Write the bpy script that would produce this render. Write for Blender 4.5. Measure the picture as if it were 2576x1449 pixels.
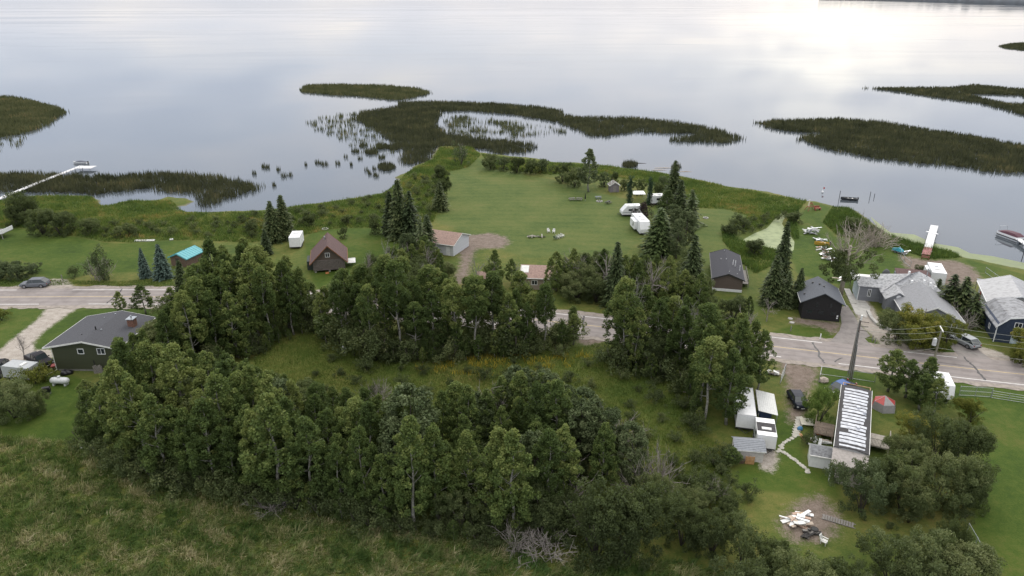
import bpy, math, random
import numpy as np
from mathutils import Vector, Matrix
random.seed(7); RNG = np.random.default_rng(11)
scene = bpy.context.scene
for o in list(bpy.data.objects): bpy.data.objects.remove(o)
COL = scene.collection
R = math.radians

# ------------------------------------------------------------ camera
CAMH = 54.0; FPX = 1773.0; PCX, PCY = 1288.0, 724.5
PITCH = math.atan((PCY + 0.6) / FPX)
cd = bpy.data.cameras.new('camera'); cam = bpy.data.objects.new('camera', cd); COL.objects.link(cam)
cam.location = (0, 0, CAMH); cam.rotation_euler = (R(90) - PITCH, 0, 0)
cd.sensor_width = 36.0; cd.lens = FPX / 2576.0 * 36.0
cd.clip_start = 1.0; cd.clip_end = 120000.0
scene.camera = cam
scene.render.resolution_x, scene.render.resolution_y = 1024, 576

# ------------------------------------------------------------ light: evening overcast, brightest behind thin cloud ahead on the right
SUN_EL, SUN_AZ = 34.0, 20.0
wd = bpy.data.worlds.new('World'); scene.world = wd; wd.use_nodes = True
nt = wd.node_tree; nt.nodes.clear()
def N(tree, typ, **kw):
    n = tree.nodes.new(typ)
    for k, v in kw.items(): setattr(n, k, v)
    return n
def mathn(tree, op, a, b=None, c=None, clamp=False):
    n = N(tree, 'ShaderNodeMath', operation=op); n.use_clamp = clamp
    for i, x in enumerate((a, b, c)):
        if x is None: continue
        if isinstance(x, (int, float)): n.inputs[i].default_value = x
        else: tree.links.new(x, n.inputs[i])
    return n.outputs[0]
def ramp(tree, fac, stops, interp='LINEAR'):
    n = N(tree, 'ShaderNodeValToRGB'); cr = n.color_ramp; cr.interpolation = interp
    while len(cr.elements) < len(stops): cr.elements.new(0.5)
    for e, (p, c) in zip(cr.elements, stops): e.position = p; e.color = (*c, 1) if len(c) == 3 else c
    tree.links.new(fac, n.inputs[0]); return n.outputs[0]
def mixc(tree, fac, a, b, blend='MIX'):
    n = N(tree, 'ShaderNodeMix', data_type='RGBA', blend_type=blend)
    for sock, x in ((n.inputs[0], fac), (n.inputs[6], a), (n.inputs[7], b)):
        if isinstance(x, (int, float)): sock.default_value = x
        elif isinstance(x, (tuple, list)): sock.default_value = (*x, 1) if len(x) == 3 else x
        else: tree.links.new(x, sock)
    return n.outputs[2]
def noise(tree, vec, scale, detail=3, rough=.5, dist=0.0):
    n = N(tree, 'ShaderNodeTexNoise'); n.inputs['Scale'].default_value = scale; n.inputs['Detail'].default_value = detail
    n.inputs['Roughness'].default_value = rough; n.inputs['Distortion'].default_value = dist
    if vec is not None: tree.links.new(vec, n.inputs['Vector'])
    return n.outputs[0]
tc = N(nt, 'ShaderNodeTexCoord')
sep = N(nt, 'ShaderNodeSeparateXYZ'); nt.links.new(tc.outputs['Generated'], sep.inputs[0])
sky = N(nt, 'ShaderNodeTexSky', sky_type='NISHITA'); sky.sun_disc = False
sky.sun_elevation = R(SUN_EL); sky.sun_rotation = R(SUN_AZ); sky.air_density = 1.0; sky.dust_density = 2.0
zc = mathn(nt, 'MAXIMUM', sep.outputs[2], 0.0)
den = mathn(nt, 'ADD', zc, 0.10)
cmb = N(nt, 'ShaderNodeCombineXYZ')
nt.links.new(mathn(nt, 'DIVIDE', sep.outputs[0], den), cmb.inputs[0]); nt.links.new(mathn(nt, 'DIVIDE', sep.outputs[1], den), cmb.inputs[1])
c1 = noise(nt, cmb.outputs[0], 0.42, 3, .5, .8)
c2 = noise(nt, cmb.outputs[0], 2.0, 4, .55, .3)
cl = mathn(nt, 'ADD', mathn(nt, 'MULTIPLY', c1, .75), mathn(nt, 'MULTIPLY', c2, .25))
cloud = ramp(nt, cl, [(.36, (5.7, 6.7, 8.8)), (.47, (7.4, 8.25, 10.0)), (.56, (9.3, 9.5, 10.5)), (.66, (11.6, 11.2, 10.9))])
# higher up the cloud deck is a plain warm grey
hi_ = N(nt, 'ShaderNodeMapRange'); hi_.inputs[1].default_value = .22; hi_.inputs[2].default_value = .60; nt.links.new(zc, hi_.inputs[0])
cloud = mixc(nt, mathn(nt, 'MULTIPLY', hi_.outputs[0], .85), cloud, (9.6, 9.2, 8.5))
# paler towards the horizon
hz = mathn(nt, 'POWER', mathn(nt, 'SUBTRACT', 1.0, zc), 9.0)
cloud = mixc(nt, mathn(nt, 'MULTIPLY', hz, .55), cloud, (8.9, 8.8, 9.0))
# the bright thin place in the cloud cover round the low western light, seen mirrored in the lake
ga, ge = R(23.0), R(4.5)
gd = (math.sin(ga) * math.cos(ge), math.cos(ga) * math.cos(ge), math.sin(ge))
vd = N(nt, 'ShaderNodeVectorMath', operation='DOT_PRODUCT'); nt.links.new(tc.outputs['Generated'], vd.inputs[0]); vd.inputs[1].default_value = gd
dt = mathn(nt, 'MAXIMUM', vd.outputs['Value'], 0.0)
g1 = mathn(nt, 'MULTIPLY', mathn(nt, 'POWER', dt, 260.0), 3.8)
g2 = mathn(nt, 'MULTIPLY', mathn(nt, 'POWER', dt, 40.0), 1.4)
gm = ramp(nt, c2, [(.40, (.15, .15, .15)), (.56, (1.0, 1.0, 1.0))])
glow = mixc(nt, 1.0, mixc(nt, 1.0, (1, 1, 1), mathn(nt, 'ADD', g1, g2), 'MULTIPLY'), gm, 'MULTIPLY')
gcol = mixc(nt, 1.0, glow, (1.0, .88, .60), 'MULTIPLY')
skyc = mixc(nt, .86, sky.outputs[0], cloud)
# an overcast dome is brightest overhead
dome = mathn(nt, 'ADD', .80, mathn(nt, 'MULTIPLY', zc, 1.0))
skyc = mixc(nt, 1.0, skyc, dome, 'MULTIPLY')
skyc = mixc(nt, 1.0, skyc, gcol, 'ADD')
bg = N(nt, 'ShaderNodeBackground'); bg.inputs[1].default_value = 0.095
nt.links.new(skyc, bg.inputs[0]); wo = N(nt, 'ShaderNodeOutputWorld'); nt.links.new(bg.outputs[0], wo.inputs[0])

sl = bpy.data.lights.new('sun', 'SUN'); sl.energy = 1.0; sl.angle = R(22); sl.color = (1.0, .95, .88)
sun = bpy.data.objects.new('sun', sl); COL.objects.link(sun); sun.location = (60, 150, 200)
sdv = Vector((math.sin(R(SUN_AZ)) * math.cos(R(SUN_EL)), math.cos(R(SUN_AZ)) * math.cos(R(SUN_EL)), math.sin(R(SUN_EL))))
sun.rotation_euler = sdv.to_track_quat('Z', 'Y').to_euler()
vs = scene.view_settings; vs.view_transform = 'Standard'; vs.look = 'None'; vs.exposure = 0.45; vs.gamma = 1.0; vs.use_curve_mapping = False

# ------------------------------------------------------------ helpers
WATER_Z = -0.45
_c, _s = math.cos(PITCH), math.sin(PITCH)
def G(u, v, z=0.0):
    """ground point seen at (u, v) of the photograph (2576 wide), at height z"""
    dx, dy = (u - PCX) / FPX, -(v - PCY) / FPX
    t = (z - CAMH) / (-_s + dy * _c)
    return Vector((dx * t, (_c + dy * _s) * t, z))
def height_at(v, y):
    dy = -(v - PCY) / FPX
    return CAMH + y / (_c + dy * _s) * (-_s + dy * _c)
def tag(o, label=None, cat=None, group=None, kind=None):
    if label: o['label'] = label
    if cat: o['category'] = cat
    if group: o['group'] = group
    if kind: o['kind'] = kind
    return o
def empty(name, loc, rz=0.0, label=None, cat=None, group=None):
    o = bpy.data.objects.new(name, None); COL.objects.link(o)
    o.location = loc; o.rotation_euler = (0, 0, rz); o.empty_display_size = .3
    return tag(o, label, cat, group)
def np_mesh(name, verts, faces=None, tri=None, attrs=None, smooth=False):
    """fast mesh: faces is (n,k) int array"""
    me = bpy.data.meshes.new(name); f = np.asarray(faces, dtype=np.int32); v = np.asarray(verts, dtype=np.float32)
    me.vertices.add(len(v)); me.vertices.foreach_set('co', v.ravel())
    k = f.shape[1]; me.loops.add(f.size); me.loops.foreach_set('vertex_index', f.ravel())
    me.polygons.add(len(f)); me.polygons.foreach_set('loop_start', np.arange(0, f.size, k, dtype=np.int32))
    try: me.polygons.foreach_set('loop_total', np.full(len(f), k, dtype=np.int32))
    except Exception: pass
    if smooth: me.polygons.foreach_set('use_smooth', np.ones(len(f), dtype=bool))
    for an, (dom, arr) in (attrs or {}).items():
        a = me.attributes.new(an, 'FLOAT', dom); a.data.foreach_set('value', np.asarray(arr, dtype=np.float32))
    me.update(calc_edges=True); return me
def link_mesh(name, me, m=None, parent=None):
    o = bpy.data.objects.new(name, me); COL.objects.link(o)
    if m is not None: me.materials.append(m)
    if parent: o.parent = parent
    return o
class MB:
    def __init__(s): s.v = []; s.f = []
    def add(s, vs, fs):
        b = len(s.v); s.v += [tuple(x) for x in vs]; s.f += [[b + i for i in f] for f in fs]; return s
    def box(s, x0, x1, y0, y1, z0, z1, M=None):
        vs = [Vector(p) for p in ((x0, y0, z0), (x1, y0, z0), (x1, y1, z0), (x0, y1, z0), (x0, y0, z1), (x1, y0, z1), (x1, y1, z1), (x0, y1, z1))]
        if M is not None: vs = [M @ p for p in vs]
        return s.add(vs, [(0, 3, 2, 1), (4, 5, 6, 7), (0, 1, 5, 4), (1, 2, 6, 5), (2, 3, 7, 6), (3, 0, 4, 7)])
    def hull8(s, pts): return s.add(pts, [(0, 3, 2, 1), (4, 5, 6, 7), (0, 1, 5, 4), (1, 2, 6, 5), (2, 3, 7, 6), (3, 0, 4, 7)])
    def prism(s, poly, axis, a0, a1):
        """poly: 2d points; axis 'y' -> (x,z) profile pushed along y; 'x' -> (y,z); 'z' -> (x,y)"""
        def P(p, a): return {'y': (p[0], a, p[1]), 'x': (a, p[0], p[1]), 'z': (p[0], p[1], a)}[axis]
        n = len(poly); vs = [P(p, a0) for p in poly] + [P(p, a1) for p in poly]
        return s.add(vs, [tuple(range(n)), tuple(range(2 * n - 1, n - 1, -1))] + [(i, (i + 1) % n, n + (i + 1) % n, n + i) for i in range(n)])
    def tube(s, pts, radii, n=7, cap=True):
        pts = [Vector(p) for p in pts]
        if isinstance(radii, (int, float)): radii = [radii] * len(pts)
        b = len(s.v); vs = []
        for i, p in enumerate(pts):
            d = (pts[min(i + 1, len(pts) - 1)] - pts[max(i - 1, 0)])
            d = d.normalized() if d.length > 1e-9 else Vector((0, 0, 1))
            a = d.cross(Vector((0, 0, 1)) if abs(d.z) < .9 else Vector((1, 0, 0))).normalized(); c = d.cross(a)
            for k in range(n):
                t = 2 * math.pi * k / n; vs.append(p + (a * math.cos(t) + c * math.sin(t)) * radii[i])
        fs = [(i * n + k, i * n + (k + 1) % n, (i + 1) * n + (k + 1) % n, (i + 1) * n + k) for i in range(len(pts) - 1) for k in range(n)]
        if cap: fs += [tuple(range(n - 1, -1, -1)), tuple((len(pts) - 1) * n + k for k in range(n))]
        return s.add(vs, fs)
    def loft(s, rings, cap=True):
        n = len(rings[0]); vs = [p for r in rings for p in r]
        fs = [(i * n + k, i * n + (k + 1) % n, (i + 1) * n + (k + 1) % n, (i + 1) * n + k) for i in range(len(rings) - 1) for k in range(n)]
        if cap: fs += [tuple(range(n - 1, -1, -1)), tuple((len(rings) - 1) * n + k for k in range(n))]
        return s.add(vs, fs)
    def mesh(s, name, smooth=False):
        me = bpy.data.meshes.new(name); me.from_pydata(s.v, [], s.f); me.update()
        if smooth:
            for p in me.polygons: p.use_smooth = True
        return me
    def build(s, name, m, parent=None, bevel=0, smooth=False, loc=None):
        o = link_mesh(name, s.mesh(name, smooth), m, parent)
        if loc is not None: o.location = loc
        if bevel:
            b = o.modifiers.new('bevel', 'BEVEL'); b.width = bevel; b.segments = 2; b.limit_method = 'ANGLE'
        return o
def copy_tree(o, parent=None):
    c = o.copy(); COL.objects.link(c); c.parent = parent
    for ch in o.children: copy_tree(ch, c)
    return c
def pip(P, poly):
    x, y = P[:, 0], P[:, 1]; ins = np.zeros(len(P), bool); n = len(poly)
    for i in range(n):
        x1, y1 = poly[i]; x2, y2 = poly[(i + 1) % n]
        c = (y1 > y) != (y2 > y)
        if y1 != y2: ins ^= c & (x < (x2 - x1) * (y - y1) / (y2 - y1) + x1)
    return ins
def sdf(P, poly):
    d = np.full(len(P), 1e9); n = len(poly)
    for i in range(n):
        a = np.array(poly[i]); b = np.array(poly[(i + 1) % n]); e = b - a; w = P - a
        t = np.clip((w @ e) / max(e @ e, 1e-9), 0, 1); q = w - t[:, None] * e
        d = np.minimum(d, np.einsum('ij,ij->i', q, q))
    d = np.sqrt(d); return np.where(pip(P, poly), d, -d)
def WP(pts, z=0.0): return [tuple(G(u, v, z).xy) for u, v in pts]
def vnoise(P, wl, seed, octv=3):
    """cheap smooth noise, about -1..1"""
    r = np.random.default_rng(seed); out = np.zeros(len(P)); amp = 1.0; tot = 0
    for o in range(octv):
        acc = np.zeros(len(P))
        for k in range(5):
            a = r.uniform(0, 2 * math.pi); f = 2 * math.pi / wl * (2 ** o) * r.uniform(.6, 1.4); ph = r.uniform(0, 6.28)
            acc += np.sin((P[:, 0] * math.cos(a) + P[:, 1] * math.sin(a)) * f + ph + 1.3 * np.sin((P[:, 0] * math.sin(a) - P[:, 1] * math.cos(a)) * f * .7 + ph * 2))
        out += amp * acc / 2.5; tot += amp; amp *= .55
    return out / tot
def sample_poly(poly, n, rng=RNG):
    p = np.array(poly); lo, hi = p.min(0), p.max(0); out = []
    got = 0
    while got < n:
        q = rng.uniform(lo, hi, (max(n, 100) * 2, 2)); q = q[pip(q, poly)]; out.append(q); got += len(q)
        if len(out) > 60: break
    return np.concatenate(out)[:n]
def area(poly):
    p = np.array(poly); x, y = p[:, 0], p[:, 1]; return abs(np.dot(x, np.roll(y, -1)) - np.dot(y, np.roll(x, -1))) / 2

# ------------------------------------------------------------ materials
MATS = {}
def mat(name, col, rough=.7, metal=0.0, var=.12, scale=3.0, bump=0.0, bscale=20.0, spec=.5, col2=None, coords='Object', stretch=None):
    if name in MATS: return MATS[name]
    m = bpy.data.materials.new(name); m.use_nodes = True; t = m.node_tree; b = t.nodes['Principled BSDF']
    tcn = N(t, 'ShaderNodeTexCoord'); vec = tcn.outputs[coords]
    if stretch:
        mp = N(t, 'ShaderNodeMapping'); mp.inputs['Scale'].default_value = stretch; t.links.new(vec, mp.inputs[0]); vec = mp.outputs[0]
    n1 = noise(t, vec, scale, 5, .6)
    c2 = col2 or tuple(max(0, c * (1 - 2.2 * var)) for c in col)
    c3 = tuple(min(1, c * (1 + 1.1 * var)) for c in col)
    t.links.new(ramp(t, n1, [(.30, c2), (.52, col), (.75, c3)]), b.inputs['Base Color'])
    b.inputs['Roughness'].default_value = rough; b.inputs['Metallic'].default_value = metal; b.inputs['Specular IOR Level'].default_value = spec
    if bump:
        bn = N(t, 'ShaderNodeBump'); bn.inputs['Strength'].default_value = bump; bn.inputs['Distance'].default_value = .05
        t.links.new(noise(t, vec, bscale, 4, .6), bn.inputs['Height']); t.links.new(bn.outputs[0], b.inputs['Normal'])
    MATS[name] = m; return m
def siding(name, col, pitch=.2, axis='Z', rough=.65, dark=.72):
    """painted boards: narrow recessed joints in the bump, slight board-to-board tone"""
    if name in MATS: return MATS[name]
    m = bpy.data.materials.new(name); m.use_nodes = True; t = m.node_tree; b = t.nodes['Principled BSDF']
    tcn = N(t, 'ShaderNodeTexCoord'); sp = N(t, 'ShaderNodeSeparateXYZ'); t.links.new(tcn.outputs['Object'], sp.inputs[0])
    z = mathn(t, 'DIVIDE', sp.outputs['XYZ'.index(axis)], pitch)
    fr = mathn(t, 'FRACT', z); fl = mathn(t, 'FLOOR', z)
    wn = N(t, 'ShaderNodeTexWhiteNoise', noise_dimensions='1D'); t.links.new(fl, wn.inputs['W'])
    base = mixc(t, mathn(t, 'MULTIPLY', wn.outputs[0], .5), col, tuple(c * .82 for c in col))
    n1 = noise(t, tcn.outputs['Object'], 1.3, 5, .6)
    base = mixc(t, mathn(t, 'MULTIPLY', n1, .35), base, tuple(c * dark for c in col))
    t.links.new(base, b.inputs['Base Color']); b.inputs['Roughness'].default_value = rough
    bn = N(t, 'ShaderNodeBump'); bn.inputs['Strength'].default_value = .6; bn.inputs['Distance'].default_value = .03
    t.links.new(fr, bn.inputs['Height']); t.links.new(bn.outputs[0], b.inputs['Normal'])
    MATS[name] = m; return m
def leaf_mat(name, stops, trans=.25, rough=.6, objvar=.5):
    if name in MATS: return MATS[name]
    m = bpy.data.materials.new(name); m.use_nodes = True; t = m.node_tree; t.nodes.clear()
    at = N(t, 'ShaderNodeAttribute', attribute_name='var'); oi = N(t, 'ShaderNodeObjectInfo')
    f = mathn(t, 'ADD', at.outputs['Fac'], mathn(t, 'MULTIPLY', mathn(t, 'SUBTRACT', oi.outputs['Random'], .5), objvar), clamp=True)
    c = ramp(t, f, stops)
    d = N(t, 'ShaderNodeBsdfPrincipled'); t.links.new(c, d.inputs['Base Color']); d.inputs['Roughness'].default_value = rough
    d.inputs['Specular IOR Level'].default_value = .15
    tr = N(t, 'ShaderNodeBsdfTranslucent'); t.links.new(mixc(t, .5, c, (.16, .20, .03), 'MIX'), tr.inputs[0])
    mx = N(t, 'ShaderNodeMixShader'); mx.inputs[0].default_value = trans
    t.links.new(d.outputs[0], mx.inputs[1]); t.links.new(tr.outputs[0], mx.inputs[2])
    o = N(t, 'ShaderNodeOutputMaterial'); t.links.new(mx.outputs[0], o.inputs[0]); MATS[name] = m; return m
def glassm(name, col=(.02, .025, .03), rough=.08):
    return mat(name, col, rough, 0, .05, 1.0, spec=.6)
WHITE = mat('white_paint', (.74, .75, .76), .45, var=.05)
OFFW = mat('off_white_trim', (.66, .66, .64), .55, var=.07)
TYRE = mat('tyre_rubber', (.018, .018, .019), .85)
RIM = mat('alloy_rim', (.35, .36, .38), .35, .8)
GLASS = glassm('dark_glass')
GREYWOOD = mat('grey_weathered_wood', (.22, .205, .19), .85, var=.25, scale=6, stretch=(1, 6, 1))
BARK = mat('aspen_bark', (.24, .235, .205), .85, var=.35, scale=4, col2=(.06, .055, .05))
DBARK = mat('dark_bark', (.07, .06, .05), .9, var=.3, scale=6)
DEADW = mat('bleached_twigs', (.25, .225, .205), .9, var=.2, scale=4)
STEEL = mat('galvanised_steel', (.42, .44, .46), .4, .7, var=.1)

# ============================================================ THE SETTING
SHORE = [(-400, 532), (-150, 512), (0, 500), (60, 495), (110, 490), (180, 490), (230, 492), (250, 500), (252, 517), (275, 518), (296, 508), (330, 502), (400, 501), (420, 494), (470, 497), (488, 505), (470, 515), (428, 522), (462, 531), (530, 531), (600, 528), (650, 528), (731, 517), (819, 506), (894, 496), (964, 484), (994, 464), (1003, 452), (992, 444), (1014, 436), (1029, 426), (1050, 412), (1080, 402), (1092, 384), (1100, 368), (1142, 363), (1185, 366), (1212, 383), (1272, 389), (1352, 398), (1389, 406), (1445, 407), (1525, 415), (1592, 424), (1659, 432), (1717, 442), (1834, 467), (1932, 480), (1992, 496), (2027, 504), (2050, 505), (2092, 514), (2107, 520), (2132, 519), (2157, 530), (2182, 550), (2207, 568), (2227, 586), (2282, 601), (2322, 612), (2357, 624), (2400, 632), (2422, 647), (2470, 651), (2532, 663), (2576, 674), (2700, 705), (3000, 790), (3400, 900)]
shore_w = WP(SHORE, -.2)
LAND = [(-4000, shore_w[0][1])] + shore_w + [(4000, shore_w[-1][1] - 5), (4000, -3000), (-4000, -3000)]
def axis(lo, hi, step, ext): return np.concatenate([-np.array(ext[::-1]) + lo, np.arange(lo, hi, step), hi + np.array(ext)])
gx = axis(-175, 176, .9, [3, 8, 20, 60, 200, 800, 3000]); gy = axis(44, 262, .9, [3, 8, 20, 60, 200, 800, 2500]); gy = gy[gy < 300]
XX, YY = np.meshgrid(gx, gy); P2 = np.stack([XX.ravel(), YY.ravel()], 1)
sd_land = sdf(P2, LAND)
sdn = sd_land + .8 * vnoise(P2, 9, 3) * np.exp(-np.abs(sd_land) / 14)
zz = np.where(sdn < 0, np.maximum(-.45 + .30 * sdn, -2.5), np.minimum(-.45 + .24 * sdn, 0.0))
# the green pond on the right: a hollow in the land
POND = WP([(1868, 600), (1895, 585), (1930, 570), (1955, 540), (1972, 530), (1978, 540), (1968, 560), (1990, 590), (2000, 605), (1998, 628), (1975, 632), (1930, 618), (1885, 612)])
sp_ = sdf(P2, POND); zz = np.where(sp_ > -2, np.minimum(zz, np.clip(-.30 - .22 * sp_, -1.2, 0)), zz)
LAWNS = {
 'lawn': [
  [(-120, 570), (0, 570), (60, 576), (130, 590), (200, 598), (260, 611), (330, 613), (420, 607), (480, 606), (505, 640), (440, 692), (330, 684), (220, 692), (160, 703), (100, 690), (0, 668), (-120, 670)],
  [(-120, 771), (100, 771), (118, 778), (108, 795), (60, 835), (0, 880), (-120, 960)],
  [(84, 882), (105, 842), (160, 800), (190, 784), (285, 771), (420, 770), (420, 800), (300, 810), (130, 878)],
  [(-120, 975), (20, 960), (128, 930), (215, 955), (235, 1000), (205, 1050), (195, 1112), (100, 1105), (-120, 1100)],
  [(765, 600), (790, 584), (850, 575), (960, 573), (1060, 572), (1100, 600), (1110, 650), (1060, 690), (1000, 720), (800, 728), (780, 690), (770, 640)],
  [(2048, 508), (2090, 522), (2066, 555), (2100, 596), (2200, 600), (2255, 628), (2275, 650), (2330, 690), (2240, 730), (2180, 700), (2130, 720), (2010, 690), (1985, 640), (2000, 600), (1990, 560)],
  [(2425, 650), (2576, 690), (2800, 745), (2800, 830), (2600, 760), (2520, 720), (2460, 690)],
  [(1930, 838), (2000, 816), (2060, 812), (2112, 826), (2085, 858), (2060, 862), (1930, 846)],
  [(2172, 850), (2195, 848), (2225, 874), (2200, 878), (2180, 866)],
  [(2285, 870), (2380, 868), (2418, 896), (2330, 895), (2280, 884)],
  [(2470, 872), (2500, 900), (2512, 905), (2470, 895), (2460, 880)],
  [(2072, 925), (2110, 920), (2200, 930), (2200, 1000), (2100, 1000), (2050, 985), (2060, 945)],
  [(2390, 950), (2576, 975), (2800, 1010), (2900, 1600), (2480, 1600), (2440, 1330), (2470, 1150), (2430, 1050), (2380, 1000)],
  [(1940, 1030), (1990, 1035), (2010, 1100), (2030, 1180), (2110, 1190), (2110, 1250), (1860, 1230), (1850, 1180), (1950, 1150)],
 ],
 'dry': [
  [(1128, 430), (1180, 418), (1290, 436), (1390, 452), (1450, 478), (1530, 490), (1580, 500), (1640, 560), (1620, 610), (1550, 640), (1480, 650), (1400, 640), (1330, 650), (1250, 625), (1180, 585), (1095, 560), (1120, 500)],
  [(1748, 524), (1830, 527), (1885, 545), (1850, 560), (1815, 575), (1818, 605), (1850, 650), (1880, 690), (1910, 740), (1780, 740), (1740, 640)],
 ],
 'dirt': [
  [(2262, 640), (2300, 650), (2335, 655), (2400, 655), (2445, 672), (2465, 695), (2455, 715), (2400, 722), (2350, 706), (2300, 690), (2275, 668)],
  [(1958, 905), (2050, 925), (2058, 940), (2040, 975), (2028, 1000), (2020, 1060), (1985, 1060), (1985, 980), (1975, 950), (1962, 930)],
  [(1425, 842), (1535, 852), (1500, 868), (1470, 868)],
  [(1150, 605), (1180, 592), (1235, 586), (1272, 596), (1282, 612), (1260, 625), (1200, 625), (1190, 640), (1178, 690), (1150, 720), (1140, 716), (1160, 660), (1155, 625)],
  [(2000, 800), (2110, 812), (2118, 822), (2095, 840), (2060, 822), (1990, 812)],
  [(2020, 1255), (2070, 1250), (2110, 1300), (2100, 1345), (2060, 1365), (1990, 1360), (1960, 1320)],
 ],
 'gravel': [
  [(118, 772), (200, 772), (182, 783), (160, 798), (107, 836), (85, 862), (86, 880), (132, 880), (134, 900), (60, 915), (-100, 960), (-100, 940), (0, 880), (45, 843), (100, 800)],
  [(128, 702), (160, 702), (180, 714), (185, 722), (115, 724)],
  [(2130, 740), (2160, 735), (2185, 760), (2210, 800), (2235, 830), (2290, 870), (2300, 884), (2235, 884), (2195, 845), (2160, 815), (2150, 780)],
  [(2395, 870), (2440, 866), (2500, 880), (2576, 915), (2640, 940), (2576, 935), (2430, 902)],
  [(1905, 1140), (1940, 1120), (1960, 1150), (1940, 1190), (1915, 1180)],
 ],
}
attrs = {'shore': ('POINT', np.clip(sdn, -20, 20))}
for k, polys in LAWNS.items():
    d = np.full(len(P2), -20.0)
    for p in polys: d = np.maximum(d, np.clip(sdf(P2, WP(p)), -20, 20))
    attrs[k] = ('POINT', d)
ny, nx = XX.shape; ii = np.arange((ny - 1) * (nx - 1)); rr, cc = ii // (nx - 1), ii % (nx - 1)
a0 = rr * nx + cc; gf = np.stack([a0, a0 + 1, a0 + nx + 1, a0 + nx], 1)
gz = np.stack([XX.ravel(), YY.ravel(), zz + .02 * vnoise(P2, 14, 5) * (zz > -.01)], 1)
gme = np_mesh('ground', gz, gf, attrs=attrs, smooth=True)
gm_ = bpy.data.materials.new('ground_cover'); gm_.use_nodes = True; t = gm_.node_tree; b = t.nodes['Principled BSDF']
geo = N(t, 'ShaderNodeNewGeometry'); pos = geo.outputs['Position']
nA = noise(t, pos, .07, 5, .65); nB = noise(t, pos, .9, 5, .65); nC = noise(t, pos, 5.0, 4, .6)
fine = mathn(t, 'ADD', mathn(t, 'MULTIPLY', nB, .55), mathn(t, 'MULTIPLY', nC, .45))
blend = mathn(t, 'ADD', mathn(t, 'MULTIPLY', nA, .5), mathn(t, 'MULTIPLY', fine, .5))
meadow = ramp(t, blend, [(.36, (0.034, 0.061, 0.012)), (.46, (0.066, 0.092, 0.018)), (.54, (0.106, 0.116, 0.028)), (.64, (0.166, 0.139, 0.045))])
lawn = ramp(t, mathn(t, 'ADD', mathn(t, 'MULTIPLY', mathn(t, 'SUBTRACT', blend, .5), 1.25), .5), [(.36, (0.028, 0.052, 0.007)), (.47, (0.043, 0.075, 0.009)), (.55, (0.060, 0.089, 0.013)), (.66, (0.092, 0.098, 0.023))])
wv = N(t, 'ShaderNodeTexWave', wave_type='RINGS', rings_direction='Z'); wv.inputs['Scale'].default_value = .085; wv.inputs['Distortion'].default_value = 4.0; wv.inputs['Detail'].default_value = 2; wv.inputs['Detail Scale'].default_value = .25
t.links.new(pos, wv.inputs[0])
dry = ramp(t, mathn(t, 'ADD', mathn(t, 'MULTIPLY', blend, .965), mathn(t, 'MULTIPLY', wv.outputs['Fac'], .035)), [(.38, (0.043, 0.074, 0.015)), (.48, (0.070, 0.099, 0.023)), (.56, (0.092, 0.113, 0.029)), (.68, (0.128, 0.123, 0.044))])
dirt = ramp(t, fine, [(.30, (.085, .068, .052)), (.5, (.165, .13, .108)), (.7, (.25, .21, .18))])
grav = ramp(t, fine, [(.30, (.20, .175, .15)), (.5, (.33, .295, .26)), (.7, (.44, .41, .37))])
mud = ramp(t, fine, [(.3, (.085, .085, .055)), (.6, (.19, .18, .14))])
def msk(an, amp, w, off=0.0):
    at = N(t, 'ShaderNodeAttribute', attribute_name=an)
    d = mathn(t, 'ADD', at.outputs['Fac'], mathn(t, 'MULTIPLY', mathn(t, 'SUBTRACT', fine, .5), amp))
    n = N(t, 'ShaderNodeMapRange', interpolation_type='SMOOTHSTEP'); n.inputs[1].default_value = -w + off; n.inputs[2].default_value = w + off
    t.links.new(d, n.inputs[0]); return n.outputs[0]
c = mixc(t, msk('lawn', 4.0, .5), meadow, lawn)
c = mixc(t, msk('dry', 4.0, 1.0), c, dry)
c = mixc(t, msk('dirt', 7.0, 1.0), c, dirt)
c = mixc(t, msk('gravel', 3.0, .5), c, grav)
c = mixc(t, msk('shore', 3.0, .5, .55), mud, c)
t.links.new(c, b.inputs['Base Color']); b.inputs['Roughness'].default_value = .95; b.inputs['Specular IOR Level'].default_value = .2
bn = N(t, 'ShaderNodeBump'); bn.inputs['Strength'].default_value = .8; bn.inputs['Distance'].default_value = .12
t.links.new(fine, bn.inputs['Height']); t.links.new(bn.outputs[0], b.inputs['Normal'])
tag(link_mesh('ground', gme, gm_), kind='structure')

# lake
wm = bpy.data.materials.new('lake_water'); wm.use_nodes = True; t = wm.node_tree; b = t.nodes['Principled BSDF']
geo = N(t, 'ShaderNodeNewGeometry'); pos = geo.outputs['Position']
mp = N(t, 'ShaderNodeMapping'); mp.inputs['Scale'].default_value = (.35, 1.0, 1.0); t.links.new(pos, mp.inputs[0])
patch = noise(t, mp.outputs[0], .012, 4, .55, 1.2); pat2 = noise(t, mp.outputs[0], .0016, 3, .5, .8)
pm = mathn(t, 'ADD', mathn(t, 'MULTIPLY', patch, .5), mathn(t, 'MULTIPLY', pat2, .5))
t.links.new(ramp(t, pm, [(.40, (.04, .04, .04)), (.50, (.06, .06, .06)), (.62, (.11, .11, .11))]), b.inputs['Roughness'])
b.inputs['Base Color'].default_value = (.066, .078, .090, 1); b.inputs['IOR'].default_value = 1.34
bn = N(t, 'ShaderNodeBump'); bn.inputs['Distance'].default_value = .02
t.links.new(ramp(t, pm, [(.40, (.01, .01, .01)), (.60, (.05, .05, .05))]), bn.inputs['Strength'])
t.links.new(noise(t, pos, 1.6, 2, .5), bn.inputs['Height']); t.links.new(bn.outputs[0], b.inputs['Normal'])
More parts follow.
